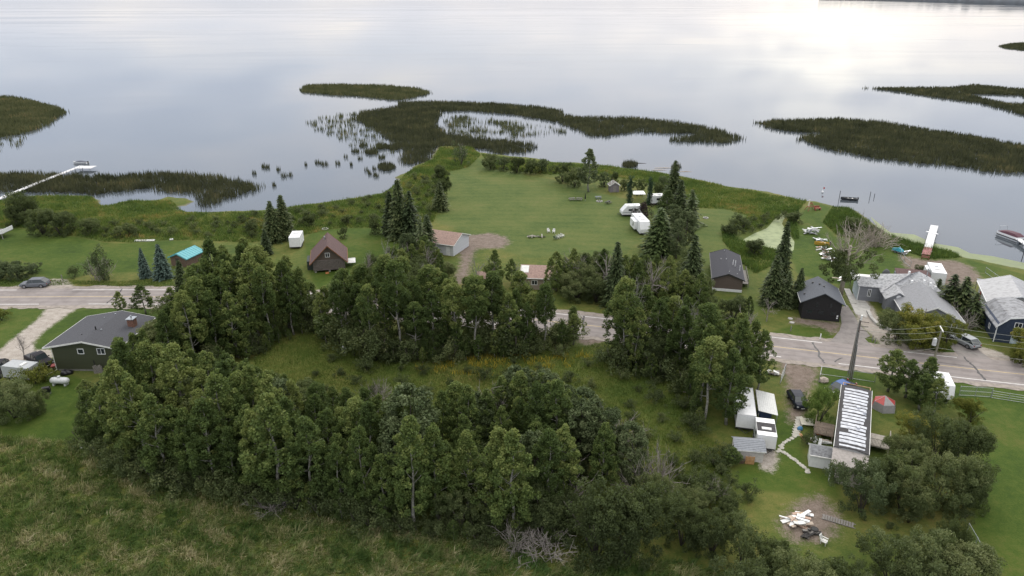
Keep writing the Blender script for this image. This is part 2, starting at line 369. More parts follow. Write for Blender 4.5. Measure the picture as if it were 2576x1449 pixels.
xs = [-60000, -8000, -1500, -300, 300, 1500, 8000, 60000]; ys = [40, 300, 800, 2500, 9000, 30000, 90000]
wv_ = [(x, y, WATER_Z) for y in ys for x in xs]; wf_ = [(r * 8 + c_, r * 8 + c_ + 1, r * 8 + 9 + c_, r * 8 + 8 + c_) for r in range(6) for c_ in range(7)]
tag(link_mesh('lake', np_mesh('lake', wv_, wf_), wm), kind='structure')
# duckweed skin on the pond and along the right bank
weedm = mat('duckweed_skin', (.215, .255, .125), .75, var=.15, scale=.6, col2=(.13, .17, .075), coords='Object')
pc = np.array(POND).mean(0)
pv = [(pc[0], pc[1], -.318)] + [(pc[0] + (x - pc[0]) * 1.1, pc[1] + (y - pc[1]) * 1.1, -.318) for x, y in POND]
tag(link_mesh('pond', np_mesh('pond', pv, [(0, i + 1, (i + 1) % len(POND) + 1) for i in range(len(POND))]), weedm), kind='structure')
def flatsheet(name, pts, m, z, kind='structure', parent=None):
    me = bpy.data.meshes.new(name); me.from_pydata([(x, y, z) for x, y in pts], [], [list(range(len(pts)))]); me.update()
    o = link_mesh(name, me, m, parent)
    if kind: o['kind'] = kind
    return o
algae = mat('shore_algae', (.165, .20, .09), .7, var=.15, scale=.35, col2=(.14, .17, .10), coords='Object')
flatsheet('algae_film', WP([(2190, 545), (2240, 585), (2300, 590), (2350, 612), (2410, 622), (2440, 637), (2500, 645), (2590, 664), (2700, 690), (2700, 720), (2560, 684), (2470, 660), (2400, 645), (2340, 630), (2270, 605), (2215, 585)], WATER_Z + .012), algae, WATER_Z + .012, kind='stuff')
tag(bpy.data.objects['algae_film'], 'pale green algae film floating along the right hand bank', 'algae')

# far shore, hills across the lake
FS = [(2060, .5), (2140, 1.2), (2200, 2.0), (2300, 4.6), (2400, 7.4), (2576, 13.4), (2800, 21), (3300, 34)]
fv, ff = [], []
fw = WP(FS, WATER_Z)
for i in range(len(fw) - 1):
    for k in range(24):
        q = k / 24; fv.append((fw[i][0] * (1 - q) + fw[i + 1][0] * q, fw[i][1] * (1 - q) + fw[i + 1][1] * q))
fv = np.array(fv); dn = np.linalg.norm(fv, axis=1)
hh = dn * .006 * (1 + .35 * vnoise(fv, 1500, 8)) + 20
vv, nn = [], len(fv)
for k, (s_, hz_) in enumerate(((1.0, 0), (1.001, .45), (1.02, .8), (1.08, 1.0), (1.3, .9), (1.6, 0))):
    vv += [(x * s_, y * s_, WATER_Z - .3 + h * hz_ * (1 + .12 * math.sin(x * .05 + k))) for (x, y), h in zip(fv, hh)]
ff = [(r * nn + i, r * nn + i + 1, (r + 1) * nn + i + 1, (r + 1) * nn + i) for r in range(5) for i in range(nn - 1)]
tag(link_mesh('hills', np_mesh('hills', vv, ff), mat('far_forest_hazed', (.060, .076, .094), .95, var=.2, scale=.002)), kind='structure')  # distance haze is put into the forest colour as a blue-grey tint

# ------------------------------------------------------------ road
CL = [(-400, 752), (-150, 749), (0, 747.8), (300, 746.2), (560, 749), (800, 757), (1130, 783), (1453, 816), (1700, 843), (1942, 872), (2194, 900), (2367, 920), (2576, 943), (2900, 976), (3300, 1010)]
clp = np.array(WP(CL))
def smooth_path(p, n):
    d = np.concatenate([[0], np.cumsum(np.linalg.norm(np.diff(p, axis=0), axis=1))]); s = np.linspace(0, d[-1], n)
    q = np.stack([np.interp(s, d, p[:, 0]), np.interp(s, d, p[:, 1])], 1)
    k = np.hanning(41); k /= k.sum(); pad = 20
    e = np.concatenate([q[0] + (q[0] - q[1]) * np.arange(pad, 0, -1)[:, None], q, q[-1] + (q[-1] - q[-2]) * np.arange(1, pad + 1)[:, None]])
    return np.stack([np.convolve(e[:, 0], k, 'valid'), np.convolve(e[:, 1], k, 'valid')], 1)
rc = smooth_path(clp, 320)
rt = np.gradient(rc, axis=0); rt /= np.linalg.norm(rt, axis=1)[:, None]; rn = np.stack([-rt[:, 1], rt[:, 0]], 1)
rs = np.concatenate([[0], np.cumsum(np.linalg.norm(np.diff(rc, axis=0), axis=1))])
def strip(name, o0, o1, z, m, s0=None, s1=None, parent=None, kind='structure', jit=0.0):
    sel = np.arange(len(rc))
    if s0 is not None: sel = sel[(rs >= s0) & (rs <= s1)]
    j0 = jit * vnoise(rc[sel] * 1.0, 5, 21) if jit else 0; j1 = jit * vnoise(rc[sel] * 1.0, 4, 22) if jit else 0
    L = rc[sel] + rn[sel] * (np.zeros(len(sel)) + o0 + j0)[:, None]; Rr = rc[sel] + rn[sel] * (np.zeros(len(sel)) + o1 + j1)[:, None]
    v = np.concatenate([np.c_[L, np.full(len(L), z)], np.c_[Rr, np.full(len(L), z)]]); n = len(L)
    f = [(i, i + 1, n + i + 1, n + i) for i in range(n - 1)]
    o = link_mesh(name, np_mesh(name, v, f, attrs={'off': ('POINT', np.r_[np.full(n, o0), np.full(n, o1)])}), m, parent)
    if kind: o['kind'] = kind
    return o
asph = mat('worn_asphalt', (.245, .218, .208), .9, var=.10, scale=.5, bump=.3, bscale=8, col2=(.19, .165, .155))
shou = mat('gravel_shoulder', (.28, .245, .215), .95, var=.18, scale=1.2, bump=.5, bscale=6)
t = asph.node_tree; b = t.nodes['Principled BSDF']; src = b.inputs['Base Color'].links[0].from_socket
oa = mathn(t, 'ABSOLUTE', N(t, 'ShaderNodeAttribute', attribute_name='off').outputs['Fac'])
trk = mathn(t, 'ABSOLUTE', mathn(t, 'SUBTRACT', mathn(t, 'ABSOLUTE', mathn(t, 'SUBTRACT', oa, 1.75)), .85))
mr = N(t, 'ShaderNodeMapRange', interpolation_type='SMOOTHSTEP'); mr.inputs[1].default_value = .5; mr.inputs[2].default_value = .05; t.links.new(trk, mr.inputs[0])
t.links.new(mixc(t, mathn(t, 'MULTIPLY', mr.outputs[0], .45), src, (.165, .148, .145)), b.inputs['Base Color'])
strip('road_shoulder', 5.6, -5.6, .045, shou, jit=.5)
road = strip('road', 4.3, -4.3, .055, asph, jit=.08)
PW = mat('road_paint_white', (.66, .65, .63), .7, var=.14, scale=1.5); PY = mat('road_paint_yellow', (.55, .42, .20), .7, var=.14, scale=1.5)
def s_of(u, v):
    g = np.array(G(u, v).xy); return rs[np.argmin(((rc - g) ** 2).sum(1))]
strip('centre_line', .07, -.07, .060, PY, parent=road, kind=None)
for (ua, ub) in [((-380, 731), (38, 731)), ((181, 728), (1600, 815)), ((1660, 822), (2075, 868)), ((2282, 892), (2412, 907)), ((2640, 925), (3200, 990))]:
    strip('edge_line', 3.72, 3.54, .060, PW, s_of(*ua), s_of(*ub), road, None)
for (ua, ub) in [((-380, 768), (97, 766)), ((222, 765), (1473, 838)), ((1580, 850), (1966, 895)), ((2104, 911), (3200, 1030))]:
    strip('edge_line', -3.54, -3.72, .060, PW, s_of(*ua), s_of(*ub), road, None)
tar = mat('tar_seal', (.035, .034, .036), .6, var=.1)
def crack(pts, w):
    p = np.array(WP(pts)); n = 26
    d = np.concatenate([[0], np.cumsum(np.linalg.norm(np.diff(p, axis=0), axis=1))]); s = np.linspace(0, d[-1], n)
    q = np.stack([np.interp(s, d, p[:, 0]), np.interp(s, d, p[:, 1])], 1) + RNG.normal(0, .05, (n, 2))
    tt = np.gradient(q, axis=0); tt /= np.linalg.norm(tt, axis=1)[:, None]; nn_ = np.stack([-tt[:, 1], tt[:, 0]], 1)
    ww = (w * (.6 + .7 * RNG.random(n)))[:, None]
    v = np.concatenate([np.c_[q + nn_ * ww, np.full(n, .0665)], np.c_[q - nn_ * ww, np.full(n, .0665)]])
    link_mesh('tar_crack_seal', np_mesh('tar_crack_seal', v, [(i, i + 1, n + i + 1, n + i) for i in range(n - 1)]), tar, road)
crack([(307, 727), (300, 738), (285, 750), (268, 764)], .13)
crack([(1469, 796), (1466, 815), (1467, 826), (1472, 838)], .17)
crack([(2043, 862), (2050, 874), (2060, 885), (2060, 897), (2069, 907), (2074, 915)], .17)
crack([(2100, 911), (2108, 905), (2118, 901)], .13)
crack([(2424, 898), (2432, 908), (2448, 920), (2462, 938), (2478, 957)], .17)
crack([(1995, 875), (2030, 877), (2060, 884)], .06)
crack([(180, 735), (230, 735), (262, 734)], .05)
crack([(2360, 912), (2400, 917), (2450, 925)], .05)
paved = mat('old_drive_asphalt', (.215, .195, .185), .9, var=.14, scale=.8)
flatsheet('driveway', WP([(2112, 774), (2132, 768), (2150, 795), (2160, 815), (2190, 846), (2175, 852), (2195, 872), (2215, 880), (2215, 890), (2060, 872), (2090, 858), (2112, 832), (2117, 815)]), paved, .049)
flatsheet('parking_apron', WP([(2398, 862), (2440, 858), (2460, 880), (2490, 902), (2540, 925), (2470, 922), (2400, 905), (2412, 897), (2390, 872)]), paved, .049)
conc = mat('pale_concrete', (.42, .41, .385), .85, var=.14, scale=1.2)
flatsheet('concrete_slab', WP([(2132, 745), (2165, 742), (2190, 775), (2180, 800), (2152, 790)]), conc, .050)

# ------------------------------------------------------------ reeds in the lake (stuff)
def scatter(name, pts, h, w, m, lean=.2, z=0.0, fan=None, var=None, leandir=None, seg=1):
    """one blade per point, a slim triangle; returns the mesh"""
    n = len(pts); la = RNG.uniform(0, 2 * math.pi, n) if leandir is None else leandir + RNG.normal(0, .5, n)
    a = la + math.pi / 2 + RNG.normal(0, .5, n); hx = np.cos(a) * w * .5; hy = np.sin(a) * w * .5
    ll = h * lean * RNG.uniform(.2, 1.5, n); zb = z if np.ndim(z) else np.full(n, z)
    A = np.c_[pts[:, 0] - hx, pts[:, 1] - hy, zb]; B = np.c_[pts[:, 0] + hx, pts[:, 1] + hy, zb]
    C = np.c_[pts[:, 0] + np.cos(la) * ll, pts[:, 1] + np.sin(la) * ll, zb + h * np.sqrt(np.clip(1 - (ll / np.maximum(h, .01)) ** 2, .1, 1))]
    if seg == 1:
        v = np.stack([A, B, C], 1).reshape(-1, 3); f = np.arange(3 * n).reshape(-1, 3)
    else:
        Mx = (A + B) / 2 * .5 + C * .5; Mx[:, 2] = zb + (C[:, 2] - zb) * .62; D = Mx + np.c_[hx, hy, np.zeros(n)] * .8; E = Mx - np.c_[hx, hy, np.zeros(n)] * .8
        v = np.stack([A, B, D, E, C], 1).reshape(-1, 3); b0 = np.arange(n)[:, None] * 5
        f = np.concatenate([b0 + [0, 1, 2], b0 + [0, 2, 3], b0 + [3, 2, 4]])
    k = 3 if seg == 1 else 5
    vr = np.repeat(RNG.random(n) if var is None else np.clip(var, 0, 1), k)
    return link_mesh(name, np_mesh(name, v, f, attrs={'var': ('POINT', vr)}), m)
REED = leaf_mat('reed_stems', [(0, (0.029, 0.033, 0.021)), (.45, (0.064, 0.067, 0.040)), (.75, (0.115, 0.112, 0.056)), (1, (0.274, 0.200, 0.107))], .12, objvar=0)
REED2 = leaf_mat('reed_stems_green', [(0, (0.051, 0.060, 0.029)), (.5, (0.104, 0.110, 0.053)), (.8, (0.173, 0.155, 0.074)), (1, (0.318, 0.214, 0.114))], .12, objvar=0)
def reeds(label, tops, bots, dens, m=REED, h=2.0, base=True, edge=4.5, seedn=1, wid=.26, thin=None):
    poly = WP(tops, WATER_Z + h * .75) + WP(bots, WATER_Z)
    n = int(area(poly) * dens); p = sample_poly(poly, n); sd_ = sdf(p, poly)
    p = p + np.c_[vnoise(p, 11, seedn), vnoise(p, 9, seedn + 5)] * .9
    keep = RNG.random(n) < np.clip(.10 + sd_ / edge, 0, 1) * np.clip(1.15 + .9 * vnoise(p, 22, seedn + 9), .12, 1)
    if thin is not None: keep &= RNG.random(n) < thin(p)
    p = p[keep]; n = len(p)
    hv = h * RNG.uniform(.55, 1.12, n) * (1 + .18 * vnoise(p, 16, seedn + 2))
    var = .42 + .28 * vnoise(p, 20, seedn + 3) + .18 * vnoise(p, 4, seedn + 4) + RNG.normal(0, .10, n)
    dist = np.linalg.norm(p, axis=1)
    o = scatter('reed_bed', p, hv, wid * np.clip(dist / 260, .7, 2.2), m, .16, WATER_Z - .02, var=var)
    tag(o, label, 'reeds', kind='stuff'); return o
reeds('dark reed bed on the left edge of the lake, beyond the long dock', [(-160, 244), (0, 238), (30, 238), (80, 247), (120, 257), (150, 265), (172, 276)], [(172, 281), (140, 304), (110, 322), (60, 338), (0, 348), (-160, 356)], 5, REED2, seedn=10)
reeds('thin reeds standing in open water below the left reed bed', [(-160, 345), (0, 338), (70, 335)], [(72, 352), (50, 366), (0, 382), (-160, 395)], 1.2, REED2, seedn=15, edge=.8, thin=lambda p: np.clip(vnoise(p, 9, 77) * 1.5, 0, 1))
reeds('far olive reed spit, the farthest of the reed beds in the middle', [(752, 222), (765, 210), (830, 208), (960, 210), (1060, 218), (1092, 230)], [(1090, 235), (1040, 247), (1000, 254), (900, 243), (830, 240), (760, 233)], 3.5, REED2, seedn=20)
reeds('long reed arm curving to the right across the middle of the lake', [(1000, 252), (1100, 250), (1250, 255), (1350, 262), (1418, 272), (1420, 283), (1460, 288), (1600, 290), (1720, 302), (1820, 320), (1876, 341)], [(1880, 351), (1840, 362), (1690, 359), (1680, 350), (1750, 340), (1600, 334), (1530, 344), (1490, 347), (1440, 326), (1400, 309), (1300, 291), (1180, 280), (1110, 282), (1000, 292)], 4.5, REED, seedn=30)
reeds('broad dark reed bed joined to the tip of the land', [(915, 275), (1000, 262), (1110, 272)], [(1110, 292), (1100, 312), (1130, 337), (1200, 348), (1290, 355), (1345, 363), (1358, 372), (1330, 385), (1250, 390), (1210, 378), (1100, 375), (1090, 402), (1065, 417), (1015, 418), (1000, 406), (1005, 386), (980, 362), (950, 337), (915, 312), (880, 302)], 5.5, REED, seedn=40)
reeds('sparse reeds fringing the left side of the middle reed bed', [(765, 300), (800, 288), (930, 272)], [(960, 345), (1000, 385), (960, 400), (905, 385), (850, 350), (790, 330)], 1.6, REED2, seedn=50, edge=1, thin=lambda p: np.clip(.12 + vnoise(p, 13, 78) * 1.3, 0, 1))
reeds('sparse reeds in the shallow lagoon inside the middle reed bed', [(1108, 284), (1250, 292), (1400, 312), (1440, 326)], [(1440, 335), (1350, 340), (1280, 352), (1180, 346), (1120, 332)], 2.2, REED2, seedn=55, edge=1, thin=lambda p: np.clip(.25 + vnoise(p, 16, 79) * 1.2, 0, 1))
reeds('large brownish reed bed right of the channel', [(1886, 303), (1950, 296), (2100, 293), (2220, 300), (2340, 320), (2450, 335), (2576, 358), (2760, 385)], [(2760, 462), (2576, 440), (2500, 437), (2400, 421), (2300, 413), (2200, 401), (2130, 387), (2060, 374), (2008, 352), (2010, 342), (2060, 337), (2000, 334), (1940, 326), (1893, 309)], 5.5, REED, seedn=60)
reeds('far reed bed near the right edge with a small pool in it', [(2168, 217), (2300, 216), (2390, 216), (2450, 209), (2500, 213), (2576, 220), (2760, 235)], [(2760, 320), (2576, 292), (2500, 270), (2480, 264), (2350, 245), (2250, 230), (2172, 221)], 3.0, REED, seedn=70, thin=lambda p: np.clip(-sdf(p, WP([(2430, 237), (2560, 240), (2620, 262), (2540, 262), (2470, 248)], WATER_Z)) / 3, 0, 1))
reeds('small reed tip at the upper right edge of the picture', [(2510, 113), (2540, 107), (2576, 105), (2760, 100)], [(2760, 132), (2576, 127), (2530, 122)], 1.2, REED, seedn=75, wid=.3)
reeds('dark reed belt along the left shore crossed by the long dock', [(-160, 432), (0, 428), (60, 424), (180, 430), (300, 432), (420, 424), (540, 432), (640, 452), (674, 459)], [(672, 470), (620, 492), (580, 502), (520, 525), (500, 522), (490, 505), (480, 492), (420, 486), (375, 479), (300, 486), (240, 493), (180, 490), (100, 490), (0, 484), (-160, 500)], 9, REED, h=1.9, seedn=80, wid=.24)
CLUMPS = [(668, 424, 12), (715, 446, 10), (730, 444, 8), (800, 413, 9), (818, 417, 9), (850, 415, 8), (905, 402, 7), (942, 428, 6), (922, 432, 6), (946, 445, 9), (972, 424, 24), (870, 398, 6), (990, 375, 16), (960, 372, 18), (935, 386, 16), (915, 370, 12), (895, 384, 10), (700, 430, 7), (690, 470, 6), (1585, 418, 20), (1700, 424, 14), (930, 440, 5), (960, 400, 10), (884, 418, 4), (770, 418, 4), (640, 440, 6)]
for k, (u, v, r_) in enumerate(CLUMPS):
    poly = WP([(u + r_ * math.cos(a) * RNG.uniform(.8, 1.15), v - 2 + r_ * .38 * math.sin(a)) for a in np.linspace(0, 2 * math.pi, 10, endpoint=False)], WATER_Z)
    n = int(max(30, area(poly) * (12 if r_ > 15 else 6))); p = sample_poly(poly, n)
    tag(scatter('reed_clump', p, RNG.uniform(.8, 1.9, len(p)), .2, REED, .15, WATER_Z - .02, var=RNG.normal(.4, .15, len(p))), 'small dark clump of reeds standing in the open water off the left bank' if u < 1100 else 'small round reed clump close to the right bank', 'reeds', 'reed clumps in open water' if u < 1100 else 'reed clumps by the right bank')

# ============================================================ VEGETATION
def leaf_quads(cent, sx, sy, var, up=.25, rng=RNG, droop=None):
    """rhombus leaf sprays at the given points"""
    n = len(cent); d = rng.normal(size=(n, 3)); d[:, 2] += up
    d /= np.linalg.norm(d, axis=1)[:, None]
    a = rng.normal(size=(n, 3)); a -= (a * d).sum(1)[:, None] * d; a /= np.linalg.norm(a, axis=1)[:, None]; b_ = np.cross(d, a)
    s = rng.uniform(.7, 1.3, n)[:, None]
    v = np.stack([cent - a * sx * s, cent - b_ * sy * s, cent + a * sx * s, cent + b_ * sy * s], 1).reshape(-1, 3)
    return v, np.arange(4 * n).reshape(-1, 4), np.repeat(var, 4)
def crown_mesh(name, clumps, per, sx, sy, flat=.8, up=.25, rng=RNG, hollow=.35):
    """clumps: list of (x,y,z,r,var)"""
    C, Vr = [], []
    for (x, y, z, r, vr) in clumps:
        n = max(8, int(per * (r ** 1.6)))
        d = rng.normal(size=(n, 3)); d /= np.linalg.norm(d, axis=1)[:, None]
        q = d * (r * (hollow + (1 - hollow) * rng.random(n) ** .5))[:, None]; q[:, 2] *= flat
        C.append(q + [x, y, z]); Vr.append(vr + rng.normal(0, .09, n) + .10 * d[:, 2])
    C = np.concatenate(C); Vr = np.clip(np.concatenate(Vr), 0, 1)
    v, f, vr = leaf_quads(C, sx, sy, Vr, up, rng)
    return np_mesh(name, v, f, attrs={'var': ('POINT', vr)})
def trunk_mesh(name, h, r, limbs, lean=.0, forks=None, n=7):
    mb = MB(); k = 7; ph = random.random() * 6
    pts = [(lean * h * (i / k) ** 2 + .012 * h * math.sin(ph + i * 1.1), .012 * h * math.cos(ph + i * 1.7), h * i / k - .15 * (i == 0)) for i in range(k + 1)]
    mb.tube(pts, [r * (1.25 if i == 0 else 1 - .88 * i / k) for i in range(k + 1)], n)
    for (t_, ang, el, L) in limbs:
        i = min(k - 1, int(t_ * k)); q = t_ * k - i
        p = Vector(pts[i]).lerp(Vector(pts[i + 1]), q); d = Vector((math.cos(ang) * math.cos(el), math.sin(ang) * math.cos(el), math.sin(el)))
        rr_ = r * (1 - .85 * t_) * .5
        mb.tube([p, p + d * L * .5 + Vector((0, 0, .03 * L)), p + d * L + Vector((0, 0, .14 * L))], [rr_, rr_ * .6, rr_ * .2], 5)
    return mb.mesh(name, True)
ASP = leaf_mat('aspen_leaves', [(0, (0.045, 0.068, 0.023)), (.35, (0.071, 0.108, 0.034)), (.65, (0.104, 0.148, 0.046)), (.88, (0.154, 0.200, 0.060)), (1, (0.216, 0.251, 0.080))], .36, objvar=.75)
WIL = leaf_mat('willow_leaves', [(0, (0.049, 0.066, 0.028)), (.4, (0.078, 0.102, 0.042)), (.75, (0.116, 0.145, 0.060)), (1, (0.178, 0.200, 0.088))], .32, objvar=.7)
YEL = leaf_mat('yellowing_leaves', [(0, (0.079, 0.096, 0.019)), (.4, (0.149, 0.166, 0.033)), (.75, (0.228, 0.219, 0.045)), (1, (0.333, 0.263, 0.060))], .3, objvar=.5)
SPR = leaf_mat('spruce_needles', [(0, (0.022, 0.033, 0.016)), (.5, (0.044, 0.064, 0.027)), (.85, (0.079, 0.104, 0.041)), (1, (0.121, 0.137, 0.056))], .05, objvar=.4)
BLS = leaf_mat('blue_spruce_needles', [(0, (0.027, 0.048, 0.039)), (.5, (0.060, 0.093, 0.078)), (.85, (0.111, 0.162, 0.132)), (1, (0.170, 0.221, 0.180))], .05, objvar=.2)
PUR = leaf_mat('plum_leaves', [(0, (.016, .009, .012)), (.5, (.030, .017, .022)), (1, (.055, .034, .038))], .1, objvar=.2)
HAZ = leaf_mat('grey_green_leaves', [(0, (0.048, 0.070, 0.032)), (.5, (0.091, 0.121, 0.053)), (1, (0.152, 0.179, 0.088))], .15, objvar=.4)
LIB = {}
def lib(kind, parts): LIB.setdefault(kind, []).append(parts)
RV = np.random.default_rng(5)
for k in range(7):       # aspen, nominal 10 m
    cl_ = []; R0 = RV.uniform(1.75, 2.25); zb = RV.uniform(.9, 2.2); lo = 0
    for i in range(RV.integers(150, 180)):
        t_ = RV.random() ** .85; env = R0 * (math.sin(math.pi * min(1, .18 + .78 * t_)) ** .8) * (1.08 - .5 * t_); a = RV.uniform(0, 6.28); rr_ = env * math.sqrt(RV.uniform(.25, 1)) * (1 + .22 * math.sin(a * 3 + k))
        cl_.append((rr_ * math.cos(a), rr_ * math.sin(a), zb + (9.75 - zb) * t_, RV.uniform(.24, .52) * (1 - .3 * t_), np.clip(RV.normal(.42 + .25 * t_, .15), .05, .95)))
    for i in range(5): cl_.append((RV.normal(0, .18), RV.normal(0, .18), 8.6 + i * .32, .42 - .05 * i, .6))
    lm_ = [(RV.uniform(.3, .85), RV.uniform(0, 6.28), RV.uniform(.3, .8), RV.uniform(.8, 1.7)) for _ in range(11)]
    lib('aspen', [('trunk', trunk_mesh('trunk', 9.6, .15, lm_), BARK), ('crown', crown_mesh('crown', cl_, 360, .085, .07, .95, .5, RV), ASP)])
for k in range(4):       # tall aspen: bare pale stem, crown high up
    cl_ = []; R0 = RV.uniform(1.35, 1.75); zb = RV.uniform(4.2, 5.2)
    for i in range(105):
        t_ = RV.random() ** .9; env = R0 * (math.sin(math.pi * min(1, .14 + .82 * t_)) ** .7); a = RV.uniform(0, 6.28); rr_ = env * math.sqrt(RV.uniform(.2, 1))
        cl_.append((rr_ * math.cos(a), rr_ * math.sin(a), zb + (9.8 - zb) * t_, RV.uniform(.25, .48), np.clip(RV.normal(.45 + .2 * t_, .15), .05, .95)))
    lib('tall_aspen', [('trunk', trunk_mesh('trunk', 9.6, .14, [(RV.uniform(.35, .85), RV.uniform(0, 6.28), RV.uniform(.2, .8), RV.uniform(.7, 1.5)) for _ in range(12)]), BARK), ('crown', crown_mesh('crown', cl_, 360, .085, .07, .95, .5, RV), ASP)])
for k in range(6):       # willow / shrubby broadleaf, nominal 6 m high, about 6 m wide
    cl_ = []; nl = RV.integers(4, 7); lobes = [(RV.normal(0, 1.35), RV.normal(0, 1.35), RV.uniform(2.4, 4.2), RV.uniform(1.3, 2.0)) for _ in range(nl)] + [(0, 0, 3.6, 2.1)]
    for (lx, ly, lz, lr) in lobes:
        for i in range(24):
            d = RV.normal(size=3); d /= np.linalg.norm(d); d[2] = d[2] * .8 + .15; q = d * lr * RV.uniform(.7, 1.05)
            z_ = max(.35, lz + q[2]); cl_.append((lx + q[0], ly + q[1], z_, RV.uniform(.36, .62), np.clip(RV.normal(.38 + .06 * (z_ - 2.5), .14), .02, .98)))
    for i in range(26): a = RV.uniform(0, 6.28); r_ = RV.uniform(1.2, 2.7); cl_.append((r_ * math.cos(a), r_ * math.sin(a), RV.uniform(.3, 1.6), RV.uniform(.35, .6), RV.uniform(.1, .5)))
    mb = MB()
    for i in range(8):
        a = RV.uniform(0, 6.28); L = RV.uniform(2.5, 4.6); o_ = RV.uniform(.3, .6)
        mb.tube([(.15 * math.cos(a), .15 * math.sin(a), -.1), (L * .22 * math.cos(a) * o_ * 2, L * .22 * math.sin(a) * o_ * 2, L * .5), (L * o_ * math.cos(a), L * o_ * math.sin(a), L * .95)], [.09, .06, .02], 5)
    lib('willow', [('trunk', mb.mesh('trunk', True), DBARK), ('crown', crown_mesh('crown', cl_, 330, .10, .044, .85, .5, RV), WIL)])
for k in range(4):       # low shrub, nominal 2 m
    cl_ = [(RV.normal(0, .55), RV.normal(0, .55), abs(RV.normal(.85, .45)) + .2, RV.uniform(.25, .42), np.clip(RV.normal(.45, .17), 0, 1)) for _ in range(34)]
    mb = MB()
    for i in range(6):
        a = RV.uniform(0, 6.28); mb.tube([(0, 0, -.05), (.4 * math.cos(a), .4 * math.sin(a), .8), (.7 * math.cos(a), .7 * math.sin(a), 1.5)], [.035, .025, .01], 4)
    lib('shrub', [('stem', mb.mesh('stem', True), DBARK), ('crown', crown_mesh('crown', cl_, 330, .065, .04, .9, .4, RV), WIL)])
def spruce_mesh(rng, h=10.0, r=1.9, dens=1.0, zb=.5, ragged=.25, droop=.35, spray=(.30, .085)):
    C, D, Vr = [], [], []; z = zb
    while z < h - .15:
        t_ = (z - zb) / (h - zb); rad = r * (1 - t_) ** .85 * rng.uniform(1 - ragged, 1 + ragged * .5) + .12; nb = max(4, int((9 - 4 * t_) * dens)); ph = rng.uniform(0, 6.28)
        for b_ in range(nb):
            a = ph + 6.283 * b_ / nb + rng.normal(0, .18); L = rad * rng.uniform(.72, 1.12); ns = max(3, int(L / .115))
            for s_ in range(ns):
                q = (s_ + .6) / ns; side = rng.normal(0, .12 + .10 * (1 - abs(q - .5)))
                x = math.cos(a) * L * q - math.sin(a) * side * L * .5; y = math.sin(a) * L * q + math.cos(a) * side * L * .5
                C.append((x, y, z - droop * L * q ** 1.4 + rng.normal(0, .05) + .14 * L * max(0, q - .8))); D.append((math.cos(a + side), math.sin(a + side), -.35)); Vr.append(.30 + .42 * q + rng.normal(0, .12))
        z += (.34 - .12 * t_) / max(.6, dens)
    C = np.array(C); D = np.array(D); D /= np.linalg.norm(D, axis=1)[:, None]; n = len(C)
    up_ = np.tile([0, 0, 1.0], (n, 1)) + rng.normal(0, .45, (n, 3)); b_ = np.cross(D, up_); b_ /= np.linalg.norm(b_, axis=1)[:, None]
    s = rng.uniform(.7, 1.25, n)[:, None]; sx, sy = spray
    v = np.stack([C - D * sx * .6 * s, C - b_ * sy * s, C + D * sx * s, C + b_ * sy * s], 1).reshape(-1, 3)
    return np_mesh('crown', v, np.arange(4 * n).reshape(-1, 4), attrs={'var': ('POINT', np.repeat(np.clip(Vr, 0, 1), 4))})
for k in range(3):
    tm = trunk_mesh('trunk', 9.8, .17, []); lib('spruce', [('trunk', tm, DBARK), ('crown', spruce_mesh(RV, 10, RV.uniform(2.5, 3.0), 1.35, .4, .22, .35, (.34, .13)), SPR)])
lib('blue_spruce', [('trunk', trunk_mesh('trunk', 9.8, .2, []), DBARK), ('crown', spruce_mesh(RV, 10, 3.0, 1.3, .3, .12, .25, (.42, .17)), BLS)])
lib('ragged_spruce', [('trunk', trunk_mesh('trunk', 9.8, .17, [(RV.uniform(.1, .8), RV.uniform(0, 6.28), .05, RV.uniform(.8, 1.6)) for _ in range(14)]), DBARK), ('crown', spruce_mesh(RV, 10, 2.5, .95, 1.2, .5, .45, (.36, .15)), SPR)])
lib('column_cedar', [('trunk', trunk_mesh('trunk', 9, .2, []), DBARK), ('crown', crown_mesh('crown', [(RV.normal(0, .42), RV.normal(0, .42), z, .65 if z < 8 else .4, RV.uniform(.25, .6)) for z in np.linspace(.5, 9.6, 60)], 200, .14, .06, 1.3, .0, RV), leaf_mat('cedar_leaves', [(0, (0.017, 0.037, 0.019)), (.5, (0.037, 0.068, 0.036)), (1, (0.068, 0.111, 0.054))], .05, objvar=.2))])
for k in range(2):       # taller rounded poplar with open crown
    cl_ = []
    for i in range(150):
        t_ = RV.random(); env = 2.5 * (math.sin(math.pi * (.12 + .82 * t_)) ** .6); a = RV.uniform(0, 6.28); r_ = env * math.sqrt(RV.uniform(.3, 1))
        cl_.append((r_ * math.cos(a), r_ * math.sin(a), 1.3 + 8.4 * t_, RV.uniform(.3, .58), np.clip(RV.normal(.5, .15), 0, 1)))
    lib('poplar', [('trunk', trunk_mesh('trunk', 9.2, .2, [(RV.uniform(.15, .8), RV.uniform(0, 6.28), RV.uniform(.4, .9), RV.uniform(1.2, 2.6)) for _ in range(14)]), DBARK), ('crown', crown_mesh('crown', cl_, 330, .11, .08, .85, .4, RV), HAZ)])
